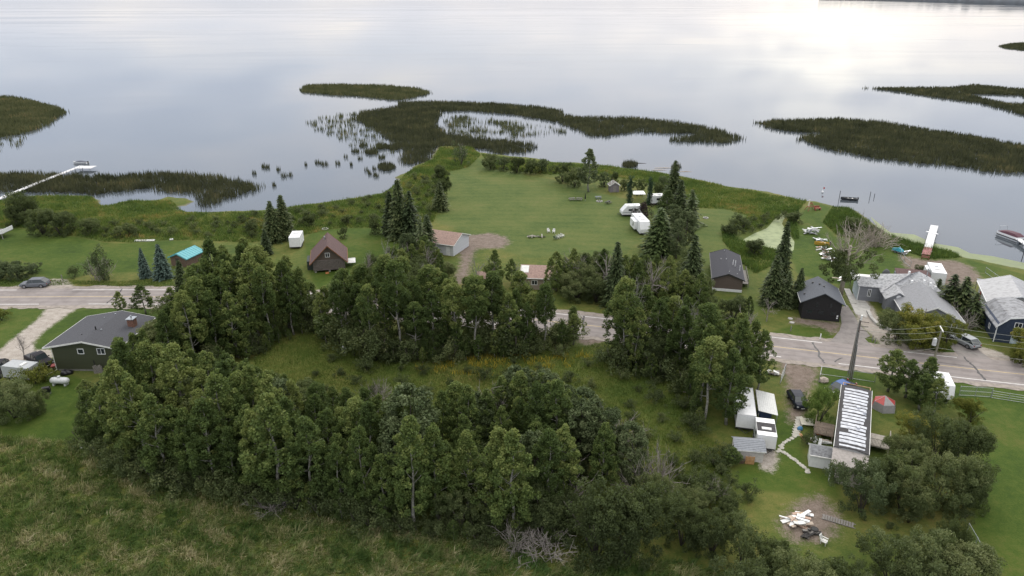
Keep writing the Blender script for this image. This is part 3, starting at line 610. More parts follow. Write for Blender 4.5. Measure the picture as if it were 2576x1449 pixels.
def bare_mesh(name, h, r, spread, depth, rng, n0=5, up=.35, lean=(0, 0)):
    mb = MB()
    def br(p, d, L, r_, lev):
        q = p + d * L * .55 + Vector(rng.normal(0, .06 * L, 3)); e = q + (d + Vector((0, 0, up * .3))).normalized() * L * .5
        mb.tube([p, q, e], [r_, r_ * .75, r_ * .45], 5 if lev < 2 else 3, cap=False)
        if lev >= depth: return
        for _ in range(n0 if lev == 0 else rng.integers(2, 5)):
            t_ = rng.uniform(.35, 1.0); s_ = p.lerp(q, t_ * 2) if t_ < .5 else q.lerp(e, t_ * 2 - 1)
            nd = (d + Vector(rng.normal(0, spread, 3)) + Vector((0, 0, up * rng.random()))).normalized(); br(s_, nd, L * rng.uniform(.45, .68), r_ * .5, lev + 1)
    br(Vector((0, 0, -.1)), Vector((lean[0], lean[1], 1)).normalized(), h * .52, r, 0)
    return mb.mesh(name, True)
for k in range(3): lib('bare_tree', [('trunk', bare_mesh('trunk', 8.0, .16, .55, 3, RV, 9), DEADW)])
for k in range(3):       # grey bare thicket
    mb = MB()
    for i in range(34):
        a = RV.uniform(0, 6.28); el = RV.uniform(.5, 1.45); L = RV.uniform(1.4, 2.9); d = Vector((math.cos(a) * math.cos(el), math.sin(a) * math.cos(el), math.sin(el))); p = Vector((RV.normal(0, .35), RV.normal(0, .35), 0))
        m1 = p + d * L * .6; e = p + d * L + Vector((RV.normal(0, .2), RV.normal(0, .2), -.1 * L)); mb.tube([p, m1, e], [.03, .022, .008], 3, cap=False)
        for _ in range(5):
            s_ = p.lerp(e, RV.uniform(.4, .95)); mb.tube([s_, s_ + (d + Vector(RV.normal(0, .6, 3))).normalized() * RV.uniform(.4, .9)], [.014, .006], 3, cap=False)
    lib('bare_thicket', [('branches', mb.mesh('branches'), DEADW)])
NPL = [0]
def plant(kind, u, v, top, label, cat='tree', group=None, wf=1.0, name=None, var=None, mats=None, loc=None, h=None, nom=None):
    p = G(u, v) if loc is None else Vector((*loc, 0)); hh_ = height_at(top, p.y) if h is None else h
    vs_ = LIB[kind]; parts = vs_[NPL[0] % len(vs_) if var is None else var]; NPL[0] += 1
    nom = nom or {'willow': 6.0, 'shrub': 2.0, 'bare_thicket': 2.6, 'bare_tree': 8.0}.get(kind, 10.0)
    r = empty(name or {'aspen': 'aspen_tree', 'tall_aspen': 'aspen_tree', 'willow': 'willow_bush', 'spruce': 'spruce_tree', 'ragged_spruce': 'spruce_tree', 'blue_spruce': 'blue_spruce_tree', 'poplar': 'poplar_tree', 'column_cedar': 'cedar_tree'}.get(kind, kind), p, random.uniform(0, 6.28), label, cat, group)
    s = hh_ / nom; w = s * wf * random.uniform(.93, 1.07); r.scale = (w, w, s)
    for (pn, me, m) in parts:
        if mats and pn in mats:
            key = me.name + mats[pn].name
            if key not in LIB: me2 = me.copy(); me2.materials.clear(); me2.materials.append(mats[pn]); LIB[key] = me2
            me = LIB[key]
        elif not me.materials: me.materials.append(m)
        o = bpy.data.objects.new(pn, me); COL.objects.link(o); o.parent = r
    return r
def interp(tab, u): return float(np.interp(u, [a for a, _ in tab], [b_ for _, b_ in tab]))
def to_px(p):
    y = p[1] * _c + CAMH * _s; d = p[1] * _c + CAMH * _s  # depth for z=0
    zc_ = p[1] * _s - CAMH * _c
    return PCX + p[0] / d * FPX, PCY - zc_ / d * FPX
def forest(poly_px, sil, spacing, hr, kinds, label, group, seed, wf=(.9, 1.15), minh=3.5):
    rng = np.random.default_rng(seed); poly = WP(poly_px); cand = sample_poly(poly, int(area(poly) * 14 / spacing ** 2 * 1.0), rng); kept = []
    for q in cand:
        if all((q[0] - k_[0]) ** 2 + (q[1] - k_[1]) ** 2 > spacing ** 2 for k_ in kept): kept.append(q)
    n = 0
    for q in kept:
        u, v = to_px(q); cap = height_at(interp(sil, u), q[1]); kd, wgt = zip(*kinds); ki = kd[rng.choice(len(kd), p=np.array(wgt) / sum(wgt))]
        h = rng.uniform(*hr) * (.55 if ki == 'willow' else 1) * (.5 if ki == 'bare_thicket' else 1); h = min(h, cap * rng.uniform(.93, 1.03))
        if h < minh: continue
        lab, cat_ = label[ki]
        plant(ki, 0, 0, 0, lab, cat_, group + (' ' + ki.replace('_', ' ')), rng.uniform(*wf) * (1.25 if h < 8 and ki == 'aspen' else 1), loc=q, h=h); n += 1
    return n
def labs(where): return {'tall_aspen': ('tall bare stemmed aspen ' + where, 'tree'), 'shrub': ('low green shrub ' + where, 'bush'), 'aspen': ('leafy green aspen ' + where, 'tree'), 'willow': ('bushy willow ' + where, 'bush'), 'spruce': ('dark spruce ' + where, 'tree'), 'bare_tree': ('bare grey dead tree ' + where, 'tree'), 'bare_thicket': ('bare grey twiggy thicket ' + where, 'bush'), 'poplar': ('grey green poplar ' + where, 'tree')}
nA_ = forest([(215, 1105), (235, 1010), (320, 985), (420, 965), (520, 985), (640, 1030), (760, 1085), (900, 1125), (1050, 1140), (1200, 1130), (1320, 1100), (1420, 1110), (1500, 1160), (1545, 1200), (1530, 1240), (1450, 1262), (1430, 1340), (1300, 1355), (1130, 1345), (1000, 1325), (860, 1300), (700, 1275), (560, 1240), (450, 1225), (330, 1180)],
  [(200, 1020), (240, 985), (270, 968), (300, 940), (330, 860), (360, 835), (400, 855), (450, 862), (520, 885), (600, 890), (700, 925), (800, 958), (900, 968), (1000, 978), (1100, 968), (1200, 955), (1290, 928), (1360, 925), (1420, 975), (1500, 1035), (1560, 1065), (1620, 1125), (1700, 1155), (1800, 1200)],
  2.35, (8.5, 15.0), [('aspen', .66), ('tall_aspen', .10), ('willow', .16), ('poplar', .08)], labs('in the dense wood above the tall grass field'), 'foreground wood', 101)
nB_ = forest([(330, 960), (400, 890), (440, 805), (520, 795), (640, 795), (780, 800), (795, 815), (770, 832), (700, 855), (640, 888), (560, 915), (450, 955)],
  [(330, 850), (400, 820), (440, 770), (480, 725), (515, 650), (545, 600), (560, 592), (600, 600), (640, 600), (700, 612), (740, 640), (780, 690), (800, 755)],
  2.5, (11, 17.5), [('aspen', .72), ('tall_aspen', .20), ('willow', .06), ('bare_tree', .02)], labs('in the roadside stand right of the green house'), 'left roadside stand', 102)
nC_ = forest([(805, 803), (900, 803), (1000, 810), (1150, 822), (1300, 838), (1440, 852), (1445, 865), (1350, 883), (1250, 897), (1100, 907), (1000, 907), (900, 897), (860, 875), (810, 862)],
  [(800, 770), (830, 705), (880, 672), (950, 652), (1020, 642), (1080, 662), (1130, 690), (1155, 705), (1175, 705), (1210, 690), (1260, 675), (1300, 665), (1350, 700), (1400, 710), (1430, 745), (1450, 800)],
  2.7, (9, 17), [('aspen', .40), ('tall_aspen', .50), ('willow', .05), ('bare_tree', .05)], labs('in the stand between the road and the clearing'), 'middle roadside stand', 103)
nD_ = forest([(930, 705), (1060, 668), (1100, 672), (1130, 722), (1120, 745), (1060, 742), (930, 730)],
  [(880, 690), (930, 632), (1000, 612), (1060, 600), (1095, 600), (1112, 640), (1140, 690)], 2.8, (6, 13), [('aspen', .6), ('willow', .3), ('bare_tree', .1)], labs('beside the cabin across the road'), 'trees by the log cabin', 104)
nE_ = forest([(1230, 700), (1290, 712), (1390, 690), (1440, 690), (1560, 690), (1700, 690), (1780, 735), (1900, 785), (1930, 810), (1840, 806), (1700, 782), (1560, 765), (1450, 757), (1300, 742), (1225, 735)],
  [(1200, 650), (1230, 622), (1280, 630), (1300, 695), (1320, 700), (1372, 700), (1385, 640), (1400, 630), (1480, 615), (1560, 640), (1640, 640), (1700, 640), (1740, 660), (1775, 730), (1870, 745), (1930, 745)],
  2.7, (5.5, 12), [('aspen', .62), ('willow', .34), ('bare_tree', .04)], labs('in the hedge along the far side of the road'), 'far roadside hedge', 105)
nF_ = forest([(1535, 862), (1640, 872), (1760, 895), (1860, 925), (1900, 965), (1915, 1000), (1850, 990), (1835, 1075), (1762, 1085), (1755, 1000), (1700, 955), (1600, 937), (1540, 912)],
  [(1530, 800), (1560, 700), (1600, 690), (1640, 735), (1700, 750), (1730, 730), (1760, 755), (1800, 810), (1860, 780), (1900, 815), (1930, 880)],
  2.6, (9, 15.5), [('aspen', .66), ('tall_aspen', .26), ('willow', .05), ('bare_tree', .03)], labs('in the clump left of the parked trailers'), 'right roadside clump', 106)
forest([(1180, 1110), (1320, 1090), (1420, 1100), (1500, 1150), (1560, 1190), (1640, 1230), (1600, 1240), (1500, 1190), (1400, 1150), (1200, 1150)], [(1150, 960), (1290, 922), (1360, 918), (1420, 955), (1500, 1010), (1600, 1070), (1700, 1120)], 3.0, (8, 13), [('poplar', .6), ('bare_tree', .25), ('tall_aspen', .15)], labs('at the sparse back edge of the foreground wood'), 'sparse back edge of the wood', 107)
FLAT = [(-400, 0), (3000, 0)]
forest([(215, 1110), (330, 1165), (450, 1210), (560, 1225), (700, 1262), (860, 1288), (1000, 1312), (1130, 1330), (1300, 1345), (1440, 1345), (1440, 1368), (1300, 1378), (1130, 1362), (1000, 1340), (860, 1315), (700, 1292), (560, 1255), (450, 1240), (330, 1196), (212, 1130)], FLAT, 1.35, (1.6, 4.0), [('shrub', .7), ('aspen', .3)], labs('in the undergrowth along the tall grass field'), 'undergrowth of the foreground wood', 121, minh=.5)
forest([(806, 850), (860, 862), (1000, 892), (1250, 882), (1440, 852), (1446, 868), (1350, 892), (1250, 905), (1100, 914), (1000, 914), (900, 904), (860, 882), (808, 868)], FLAT, 1.4, (2.0, 6.0), [('aspen', .6), ('shrub', .4)], labs('in the undergrowth at the clearing edge below the road'), 'undergrowth of the middle stand', 122, minh=.5)
forest([(330, 972), (450, 950), (560, 910), (640, 880), (700, 848), (790, 822), (790, 835), (700, 868), (640, 900), (560, 930), (450, 968)], FLAT, 1.5, (2.0, 5.0), [('aspen', .6), ('shrub', .4)], labs('in the undergrowth left of the clearing'), 'undergrowth of the left stand', 123, minh=.5)
forest([(1540, 905), (1600, 930), (1700, 948), (1752, 1000), (1760, 1085), (1745, 1085), (1738, 1010), (1690, 965), (1600, 948), (1540, 925)], FLAT, 1.5, (2.0, 5.0), [('aspen', .6), ('shrub', .4)], labs('in the undergrowth right of the clearing'), 'undergrowth of the right clump', 124, minh=.5)
forest([(430, 798), (620, 790), (790, 792), (790, 806), (620, 806), (430, 815)], FLAT, 1.7, (2.0, 6.0), [('aspen', .7), ('shrub', .3)], labs('close to the road in the left stand'), 'roadside edge of the left stand', 125, minh=.5)
print('forest', nA_, nB_, nC_, nD_, nE_, nF_)

# single trees and bushes, each where it stands
S = plant
S('spruce', 690, 608, 503, 'left spruce of the dark pair beside the white box trailer', wf=1.1)
S('spruce', 718, 600, 488, 'right, taller spruce of the dark pair beside the white box trailer', wf=1.1)
S('spruce', 672, 640, 575, 'small spruce at the foot of the dark pair by the box trailer')
S('spruce', 985, 590, 478, 'leftmost dark spruce of the cluster left of the mown field', wf=1.0)
S('spruce', 1008, 600, 448, 'tallest dark spruce of the cluster left of the mown field', wf=1.0)
S('ragged_spruce', 1035, 605, 478, 'ragged spruce on the right of the cluster left of the mown field', wf=1.2)
S('spruce', 1078, 650, 538, 'dark spruce leaning over the white garage', wf=1.1)
S('ragged_spruce', 1062, 664, 545, 'dead grey spruce in front of the white garage', wf=1.0, mats={'crown': HAZ})
S('spruce', 1108, 530, 455, 'dark spruce at the left edge of the mown field', wf=1.2)
S('willow', 1112, 470, 412, 'round dark bush at the upper left corner of the mown field', 'bush', wf=.8)
S('willow', 1110, 500, 445, 'dark bush just above the field edge spruce', 'bush', wf=.7)
S('blue_spruce', 367, 698, 623, 'slim blue spruce on the left, smaller of two', wf=.75)
S('blue_spruce', 412, 700, 612, 'broad blue spruce beside the turquoise roof', wf=1.0)
S('spruce', 465, 748, 652, 'dark spruce at the road end of the left stand', wf=1.1)
S('spruce', 470, 660, 627, 'small spruce against the turquoise roof', wf=.9)
S('aspen', 366, 790, 716, 'bushy young aspen at the roadside behind the green house', wf=1.9)
S('aspen', 306, 785, 733, 'small young aspen at the roadside behind the green house', wf=1.6)
S('aspen', 440, 800, 722, 'dark bushy aspen leaning over the road on the left', wf=1.6)
S('spruce', 1690, 520, 401, 'tall spruce on the right of the mown field near the lake', wf=1.0)
S('spruce', 1705, 560, 450, 'second tall spruce behind the white trailers', wf=1.1)
S('ragged_spruce', 1735, 570, 475, 'grey ragged spruce right of the white trailers', wf=1.5, mats={'crown': HAZ})
S('spruce', 1655, 640, 520, 'broad green spruce beside the fifth wheel trailer', wf=1.7, mats={'crown': leaf_mat('green_spruce', [(0, (0.027, 0.044, 0.018)), (.5, (0.054, 0.085, 0.030)), (1, (0.111, 0.145, 0.053))], .05)})
S('poplar', 1700, 650, 550, 'grey green loose tree right of the broad spruce', wf=.9)
S('spruce', 1735, 745, 588, 'rusty topped spruce left of the brown bungalow', wf=.9)
S('spruce', 1545, 770, 605, 'tall dark spruce on the far side of the road', wf=.9)
S('spruce', 1958, 722, 553, 'tall dark spruce between the bungalow and the black house', wf=.75)
S('spruce', 1940, 765, 640, 'ragged spruce left of the black house', wf=1.1)
S('spruce', 2003, 772, 672, 'spruce touching the left wall of the black house', wf=.9)
S('ragged_spruce', 1975, 770, 680, 'dead grey spruce beside the black house', wf=1.2, mats={'crown': HAZ})
S('poplar', 1690, 612, 515, 'grey green poplar in the clump beside the fifth wheel camper, upper', wf=1.0)
S('poplar', 1722, 625, 530, 'grey green poplar in the clump right of the broad spruce', wf=1.1)
S('aspen', 1675, 555, 478, 'leafy tree behind the white campers among the spruces', wf=1.6)
S('willow', 1735, 680, 620, 'bushy willow at the foot of the rusty topped spruce', 'bush', wf=1.0)
S('column_cedar', 1583, 516, 440, 'left of two column cedars behind the travel trailer', wf=1.0)
S('column_cedar', 1632, 516, 443, 'right of two column cedars behind the travel trailer', wf=.9)
S('aspen', 1480, 482, 374, 'big loose crowned poplar at the top of the mown field', wf=1.45, name='poplar_tree', mats={'crown': HAZ})
S('shrub', 1614, 556, 508, 'dark purple plum tree in front of the travel trailer', 'tree', wf=.9, name='plum_tree', mats={'crown': PUR})
for i, (u, v, tp, w_) in enumerate([(1235, 425, 383, 1.0), (1265, 430, 392, .9), (1300, 435, 393, 1.0), (1335, 436, 396, 1.0), (1365, 434, 396, .9), (1415, 458, 408, .9), (1445, 470, 418, .8), (1520, 470, 432, .9), (1545, 462, 430, .8), (1650, 500, 455, .8), (1665, 470, 440, .8), (1605, 490, 450, .8), (1570, 480, 448, .7)]):
    S('willow', u, v, tp, 'dark willow bush in the hedge at the top of the mown field', 'bush', 'lakeside hedge', w_, mats={'crown': HAZ} if i % 3 == 1 else None)
S('bare_tree', 1160, 415, 360, 'bare pale shrub at the tip of the land', 'bush', wf=1.2, name='bare_bush', mats={'trunk': DEADW})
S('shrub', 1160, 416, 366, 'thin grey leafed bush at the tip of the land', 'bush', wf=.7, mats={'crown': HAZ})
S('aspen', 1072, 690, 592, 'leafy aspen in front of the white garage, right one', wf=1.4)
S('aspen', 1045, 685, 600, 'leafy aspen in front of the white garage, left one', wf=1.4)
S('poplar', 1030, 690, 585, 'grey green poplar left of the white garage')
# left shore bushes
for i, (u, v, tp, w_, lab) in enumerate([(62, 562, 476, .8, 'tall willow bush left of the long dock landing'), (40, 570, 520, .9, 'low dark bush under the tall willow at the left'), (110, 590, 522, 1.0, 'pale willow bush second from the left on the shore lawn edge'), (155, 592, 532, 1.1, 'dark round willow bush on the shore lawn edge'), (226, 590, 546, 1.0, 'round dark bush standing alone on the shore lawn edge'), (300, 598, 568, 1.0, 'small bush on the shore lawn edge, left of the white planks'), (330, 592, 562, .9, 'small dark bush just above the white planks'), (635, 585, 552, .9, 'dark small bush in the shore weeds left of the spruce pair'), (780, 570, 540, 1.0, 'dark low bush in the weeds behind the box trailer'), (875, 565, 538, .9, 'upright dark bush in the weeds behind the log cabin'), (945, 590, 550, .8, 'slim green bush on the cabin lawn'), (865, 600, 570, .8, 'reddish green bush on the cabin lawn')]):
    S('willow', u, v, tp, lab, 'bush', wf=w_)
S('bare_thicket', 250, 703, 640, 'brownish half bare bush by the road on the left', 'bush', wf=.8)
S('shrub', 262, 705, 622, 'green upright part of the half bare roadside bush', 'bush', wf=.55, mats={'crown': HAZ})
S('shrub', 188, 697, 668, 'small round bush by the gravel pull off', 'bush', wf=1.0)
for u, v, tp, lab in [(5, 700, 655, 'leftmost grey green bush in the row behind the silver SUV'), (45, 703, 665, 'grey bush in the row directly behind the silver SUV'), (88, 686, 662, 'small bush at the end of the row behind the silver SUV')]: S('willow', u, v, tp, lab, 'bush', wf=1.3, mats={'crown': HAZ})
S('shrub', 4, 806, 775, 'yellow green bush at the left edge on the lawn below the road', 'bush', wf=1.2, mats={'crown': YEL})
S('bare_tree', 61, 905, 838, 'small leafless tree beside the gravel driveway', wf=1.1)
S('shrub', 88, 966, 920, 'yellow leafed bush in front of the black pickup', 'bush', wf=1.0, mats={'crown': YEL})
S('shrub', 112, 958, 918, 'yellowish bush between the grey box trailer and the propane tank', 'bush', wf=1.0, mats={'crown': YEL})
S('willow', 40, 1050, 955, 'big dark bush at the left edge below the box trailer', 'bush', wf=1.0)
S('willow', 95, 1040, 985, 'lower right half of the big dark bush at the left edge', 'bush', wf=.9)
S('willow', -30, 1045, 960, 'dark bush cut by the left edge of the picture', 'bush', wf=1.0)
for u, v, tp, lab in [(224, 1005, 955, 'light green bush at the corner of the green house'), (262, 1012, 960, 'second light green bush below the green house wall'), (350, 985, 905, 'bushy tree hiding the right wall of the green house')]: S('aspen', u, v, tp, lab, 'tree', wf=1.9)
# hedge and yard trees on the right
for i, (u, v, tp, w_, lab) in enumerate([(2255, 862, 790, 1.0, 'yellow green bush left of the grey house garage door'), (2290, 870, 778, 1.0, 'large yellow green bush in front of the grey house'), (2330, 872, 785, 1.0, 'large yellow green bush in the middle before the grey house'), (2375, 870, 795, .9, 'yellow green bush nearest the silver SUV')]):
    S('willow', u, v, tp, lab, 'bush', wf=w_, mats={'crown': YEL if i != 0 else WIL})
S('willow', 2232, 812, 778, 'small dark bush at the grey house wall corner', 'bush', wf=1.0)
for u, v, tp, lab in [(2380, 790, 688, 'dark spruce left of two between the grey and blue houses'), (2410, 800, 695, 'dark spruce right of two between the grey and blue houses'), (2440, 815, 735, 'smaller spruce beside the blue house'), (2350, 765, 700, 'dark spruce behind the grey house')]: S('ragged_spruce', u, v, tp, lab, wf=1.7)
S('bare_thicket', 2420, 830, 770, 'brown half dead bush between the grey and blue houses', 'bush', wf=.9)
S('willow', 2572, 895, 822, 'yellow green bush at the right edge beside the blue house', 'bush', wf=.9, mats={'crown': YEL})
S('willow', 2565, 915, 850, 'orange tinted bush at the right edge below the blue house', 'bush', wf=.8, mats={'crown': YEL})
S('aspen', 2235, 985, 880, 'bushy aspen by the road left of the transformer pole', wf=1.7)
S('aspen', 2275, 1000, 905, 'aspen by the road below the transformer pole', wf=1.7)
S('aspen', 2320, 1005, 898, 'aspen in the roadside clump next to the green gate', wf=1.7)
S('aspen', 2310, 1030, 940, 'lower aspen in the clump behind the red tent', wf=1.7)
S('aspen', 2345, 1045, 950, 'aspen over the white camper at the right', wf=1.5)
S('willow', 2440, 1062, 1000, 'bright yellow bush at the edge of the right hand lawn', 'bush', wf=.9, mats={'crown': YEL})
S('willow', 2290, 1115, 1040, 'yellow green bush right of the mobile home deck', 'bush', wf=.9, mats={'crown': YEL})
S('willow', 2058, 1065, 968, 'fresh green bush left of the mobile home', 'bush', wf=.65, mats={'crown': leaf_mat('fresh_leaves', [(0, (0.051, 0.085, 0.018)), (.5, (0.093, 0.153, 0.033)), (1, (0.153, 0.221, 0.053))], .3)})
S('shrub', 2030, 1118, 1090, 'low shrub beside the stepping stones', 'bush', wf=1.1)
for i, (u, v, tp, w_, lab) in enumerate([(2345, 1170, 1040, .8, 'big dark leafy tree right of the mobile home'), (2405, 1185, 1060, .8, 'dark leafy tree beside the right hand lawn'), (2290, 1195, 1090, .8, 'dark leafy tree next to the mobile home deck'), (2430, 1270, 1150, .75, 'dark tall bush at the lower edge of the right hand lawn'), (2350, 1275, 1140, .8, 'dark willow in the middle of the right hand thicket'), (2265, 1285, 1165, .75, 'dark willow left in the right hand thicket'), (2165, 1290, 1165, .8, 'big grey green willow below the mobile home'), (2215, 1262, 1150, .7, 'grey green willow at the mobile home end wall')]):
    S('willow', u, v, tp, lab, 'bush', wf=w_, mats={'crown': HAZ} if i == 6 else None)
for i, (u, v, tp, w_, lab) in enumerate([(1500, 1400, 1212, .8, 'big round willow at the bottom centre, left of two'), (1580, 1408, 1235, .78, 'big round willow at the bottom centre, right of two'), (1715, 1370, 1255, .75, 'willow right of the big round willows'), (1790, 1390, 1280, .85, 'willow below the burn pile clearing, left'), (1865, 1430, 1310, .8, 'willow below the burn pile clearing, middle'), (1940, 1480, 1370, .7, 'willow below the burn pile clearing, right'), (1835, 1300, 1235, .8, 'green bush below the small white shed'), (1740, 1310, 1225, .8, 'green bush in the weeds left of the white shed'), (1650, 1290, 1190, .75, 'green bush between the dead thickets'), (2240, 1480, 1350, 1.0, 'large willow at the bottom right, left one'), (2320, 1500, 1360, 1.0, 'large willow at the bottom right, middle one'), (2420, 1520, 1390, 1.0, 'large willow at the bottom right corner'), (2120, 1530, 1400, .8, 'willow at the bottom edge below the burn pile'), (1900, 1540, 1415, .9, 'willow cut by the bottom edge'), (2030, 1560, 1410, .9, 'willow at the bottom edge right of the middle'), (2385, 1420, 1300, .5, 'slim grey leafed sapling at the chain link fence')]):
    S('willow', u, v, tp, lab, 'bush', wf=w_)
S('shrub', 1882, 1255, 1215, 'small round green shrub on the yard grass', 'bush', wf=1.0)
S('aspen', 1838, 1170, 1125, 'leafy young bush at the shed corner', 'bush', wf=2.2, name='leafy_bush')
for i, (u, v, tp, w_) in enumerate([(1400, 1240, 1150, 1.0), (1360, 1300, 1190, 1.1), (1620, 1250, 1140, .8), (1300, 1385, 1320, 1.2), (1370, 1390, 1310, 1.2), (800, 1160, 1060, 1.0), (830, 1200, 1090, 1.1), (690, 1285, 1230, 1.2), (1250, 1300, 1200, 1.0), (1660, 1240, 1125, .6), (1560, 1120, 1030, .8), (950, 1010, 950, .8), (1800, 1250, 1205, .9)]):
    S('bare_thicket', u, v, tp, 'bare grey twiggy thicket at the near edge of the wood', 'bush', 'grey thickets in the wood', w_)
for i, (u, v, tp, lab) in enumerate([(980, 770, 602, 'white stemmed bare tree right of the log cabin'), (935, 700, 630, 'thin bare tree close to the log cabin wall'), (1075, 760, 650, 'bare forked tree in front of the white garage'), (1580, 900, 690, 'pale dead topped aspen at the road gap'), (1725, 930, 740, 'pale forked bare aspen right of the road gap'), (1350, 1120, 950, 'pale bare tree standing in the clearing edge'), (1430, 1140, 1010, 'pale bare tree at the clearing edge, second from left'), (1530, 1180, 1020, 'pale bare tree at the clearing edge, rightmost'), (1200, 760, 640, 'thin pale bare tree beside the small brown shed'), (1300, 760, 660, 'thin bare tree before the pink brown roof')]):
    S('bare_tree', u, v, tp, lab, wf=.7, name='bare_tree', mats={'trunk': BARK})
# the big half dead tree by the lake on the right
dr = empty('dead_topped_tree', G(2113, 748), .3, 'big half dead tree with bare pale top and leafy skirt by the lake', 'tree')
hd = height_at(535, G(2113, 748).y); mb = MB(); mb.tube([(0, 0, -.2), (.05, 0, hd * .3), (.25, 0, hd * .62)], [.48, .36, .24], 9)
for i in range(15):
    a = i * 2.4; el = RV.uniform(.15, 1.1); z0 = hd * RV.uniform(.38, .62); L = hd * RV.uniform(.22, .36); d = Vector((math.cos(a) * math.cos(el), math.sin(a) * math.cos(el), math.sin(el))); p = Vector((.15, 0, z0)); q = p + d * L * .6; e = p + d * L + Vector((0, 0, L * .28))
    mb.tube([p, q, e], [.10, .07, .025], 5)
    for k in range(9):
        s_ = p.lerp(q, 1) if k < 2 else (q.lerp(e, RV.random()) if k < 6 else p.lerp(q, RV.uniform(.4, 1))); dd = (d + Vector(RV.normal(0, .5, 3)) + Vector((0, 0, .5))).normalized(); L2 = RV.uniform(.8, 2.2); m_ = s_ + dd * L2 * .6
        mb.tube([s_, m_, s_ + dd * L2 + Vector((0, 0, .3))], [.04, .03, .012], 3, cap=False)
        for _ in range(2): mb.tube([m_, m_ + (dd + Vector(RV.normal(0, .5, 3))).normalized() * RV.uniform(.4, 1)], [.02, .008], 3, cap=False)
mb.build('trunk', mat('pale_dead_limbs', (.33, .29, .24), .9, var=.2, scale=2), dr, smooth=True)
link_mesh('crown', crown_mesh('crown', [(RV.normal(0, 1.9), RV.normal(0, 1.9), hd * RV.uniform(.26, .55), RV.uniform(.5, 1.0), RV.uniform(.1, .4)) for _ in range(64)], 190, .15, .1, .85, .3, RV), WIL, dr)
plant('bare_thicket', 2180, 615, 555, 'pale bare willow thicket on the bank by the big half dead tree', 'bush', wf=1.3, mats={'branches': MATS['pale_dead_limbs']})
plant('bare_thicket', 2205, 620, 565, 'second pale bare willow thicket on the bank, nearer the dock', 'bush', wf=1.2, mats={'branches': MATS['pale_dead_limbs']})
for u, v, tp, lab in [(2140, 580, 545, 'green bank bush behind the big half dead tree'), (2190, 590, 565, 'green bank bush right of the big half dead tree'), (1840, 590, 560, 'green bush at the left rim of the pond'), (1870, 575, 548, 'green bush at the upper rim of the pond'), (1895, 640, 600, 'pale bush at the lower rim of the pond'), (2000, 560, 530, 'grey green bush at the right rim of the pond'), (2325, 690, 668, 'small dark shrub left of the white camper by the lake')]: S('willow', u, v, tp, lab, 'bush', wf=1.3)

# ------------------------------------------------------------ tall grass and weeds (stuff)
FIELD = leaf_mat('tall_grass', [(0, (0.056, 0.112, 0.032)), (.25, (0.107, 0.182, 0.052)), (.46, (0.180, 0.241, 0.082)), (.64, (0.304, 0.312, 0.142)), (.82, (0.473, 0.423, 0.240)), (1, (0.630, 0.564, 0.371))], .35, objvar=0)
fp = WP([(-160, 1108), (0, 1100), (120, 1108), (210, 1118), (330, 1190), (450, 1235), (560, 1250), (700, 1285), (860, 1310), (1000, 1335), (1130, 1355), (1300, 1375), (1450, 1400), (1700, 1410), (1850, 1440), (1900, 1560), (-200, 1560)])
tc_ = sample_poly(fp, 12500); nb_ = 12
rot_ = np.array([[.80, -.60], [.60, .80]]); pr2 = (tc_ @ rot_.T) * [.45, 1.25]
tv = .46 + .40 * vnoise(pr2, 4.2, 31, 4) + RNG.normal(0, .17, len(tc_)) - .10 * np.clip((tc_[:, 0] + 10) / 30, 0, 1)
p = np.repeat(tc_, nb_, 0) + RNG.normal(0, .17, (len(tc_) * nb_, 2)); vn = np.repeat(tv, nb_) + RNG.normal(0, .07, len(p))
ld = np.repeat(-.5 + .9 * vnoise(tc_, 6, 33) + RNG.normal(0, .45, len(tc_)), nb_)
th_ = np.repeat(RNG.uniform(.35, 1.1, len(tc_)) * np.clip(1 + .5 * vnoise(tc_, 4, 34), .4, 2), nb_)
tag(scatter('tall_grass', p, th_ * RNG.uniform(.6, 1.1, len(p)), .065, FIELD, .85, -.02, var=vn, leandir=ld, seg=2), 'tall wind bent grass in the foreground field', 'grass', kind='stuff')
cp = WP([(640, 900), (700, 860), (780, 835), (830, 880), (1000, 915), (1250, 905), (1440, 875), (1530, 860), (1545, 920), (1700, 965), (1750, 1010), (1760, 1090), (1830, 1130), (1840, 1230), (1760, 1330), (1700, 1260), (1520, 1160), (1420, 1110), (1200, 1120), (900, 1110), (760, 1070), (640, 1010)])
p = sample_poly(cp, 110000); vn = .36 + .26 * vnoise(p, 9, 41, 4) + RNG.normal(0, .10, len(p))
CLEAR = leaf_mat('clearing_grass', [(0, (0.060, 0.104, 0.020)), (.35, (0.111, 0.167, 0.032)), (.60, (0.166, 0.198, 0.050)), (.85, (0.255, 0.225, 0.077)), (1, (0.306, 0.234, 0.108))], .35, objvar=0)
tag(scatter('clearing_grass', p, RNG.uniform(.2, .6, len(p)), .05, CLEAR, .55, -.02, var=vn), 'rough grass and weeds in the clearing behind the wood', 'grass', kind='stuff')
yp = WP([(1040, 925), (1150, 905), (1260, 890), (1400, 895), (1480, 880), (1520, 890), (1420, 930), (1300, 945), (1200, 945), (1060, 940)])
p = sample_poly(yp, 2800); p = p[vnoise(p, 5, 44) > .0]
tag(scatter('goldenrod', p, RNG.uniform(.4, .9, len(p)), .10, leaf_mat('goldenrod_flowers', [(0, (.16, .17, .03)), (.5, (.38, .30, .04)), (1, (.56, .42, .06))], .3, objvar=0), .5, 0), 'patch of golden yellow wild flowers in the clearing', 'flowers', kind='stuff')
WEED = leaf_mat('shore_weeds', [(0, (.040, .080, .024)), (.30, (.070, .125, .030)), (.55, (.115, .170, .040)), (.76, (.185, .205, .055)), (.90, (.27, .22, .075)), (1, (.36, .23, .09))], .35, objvar=0)
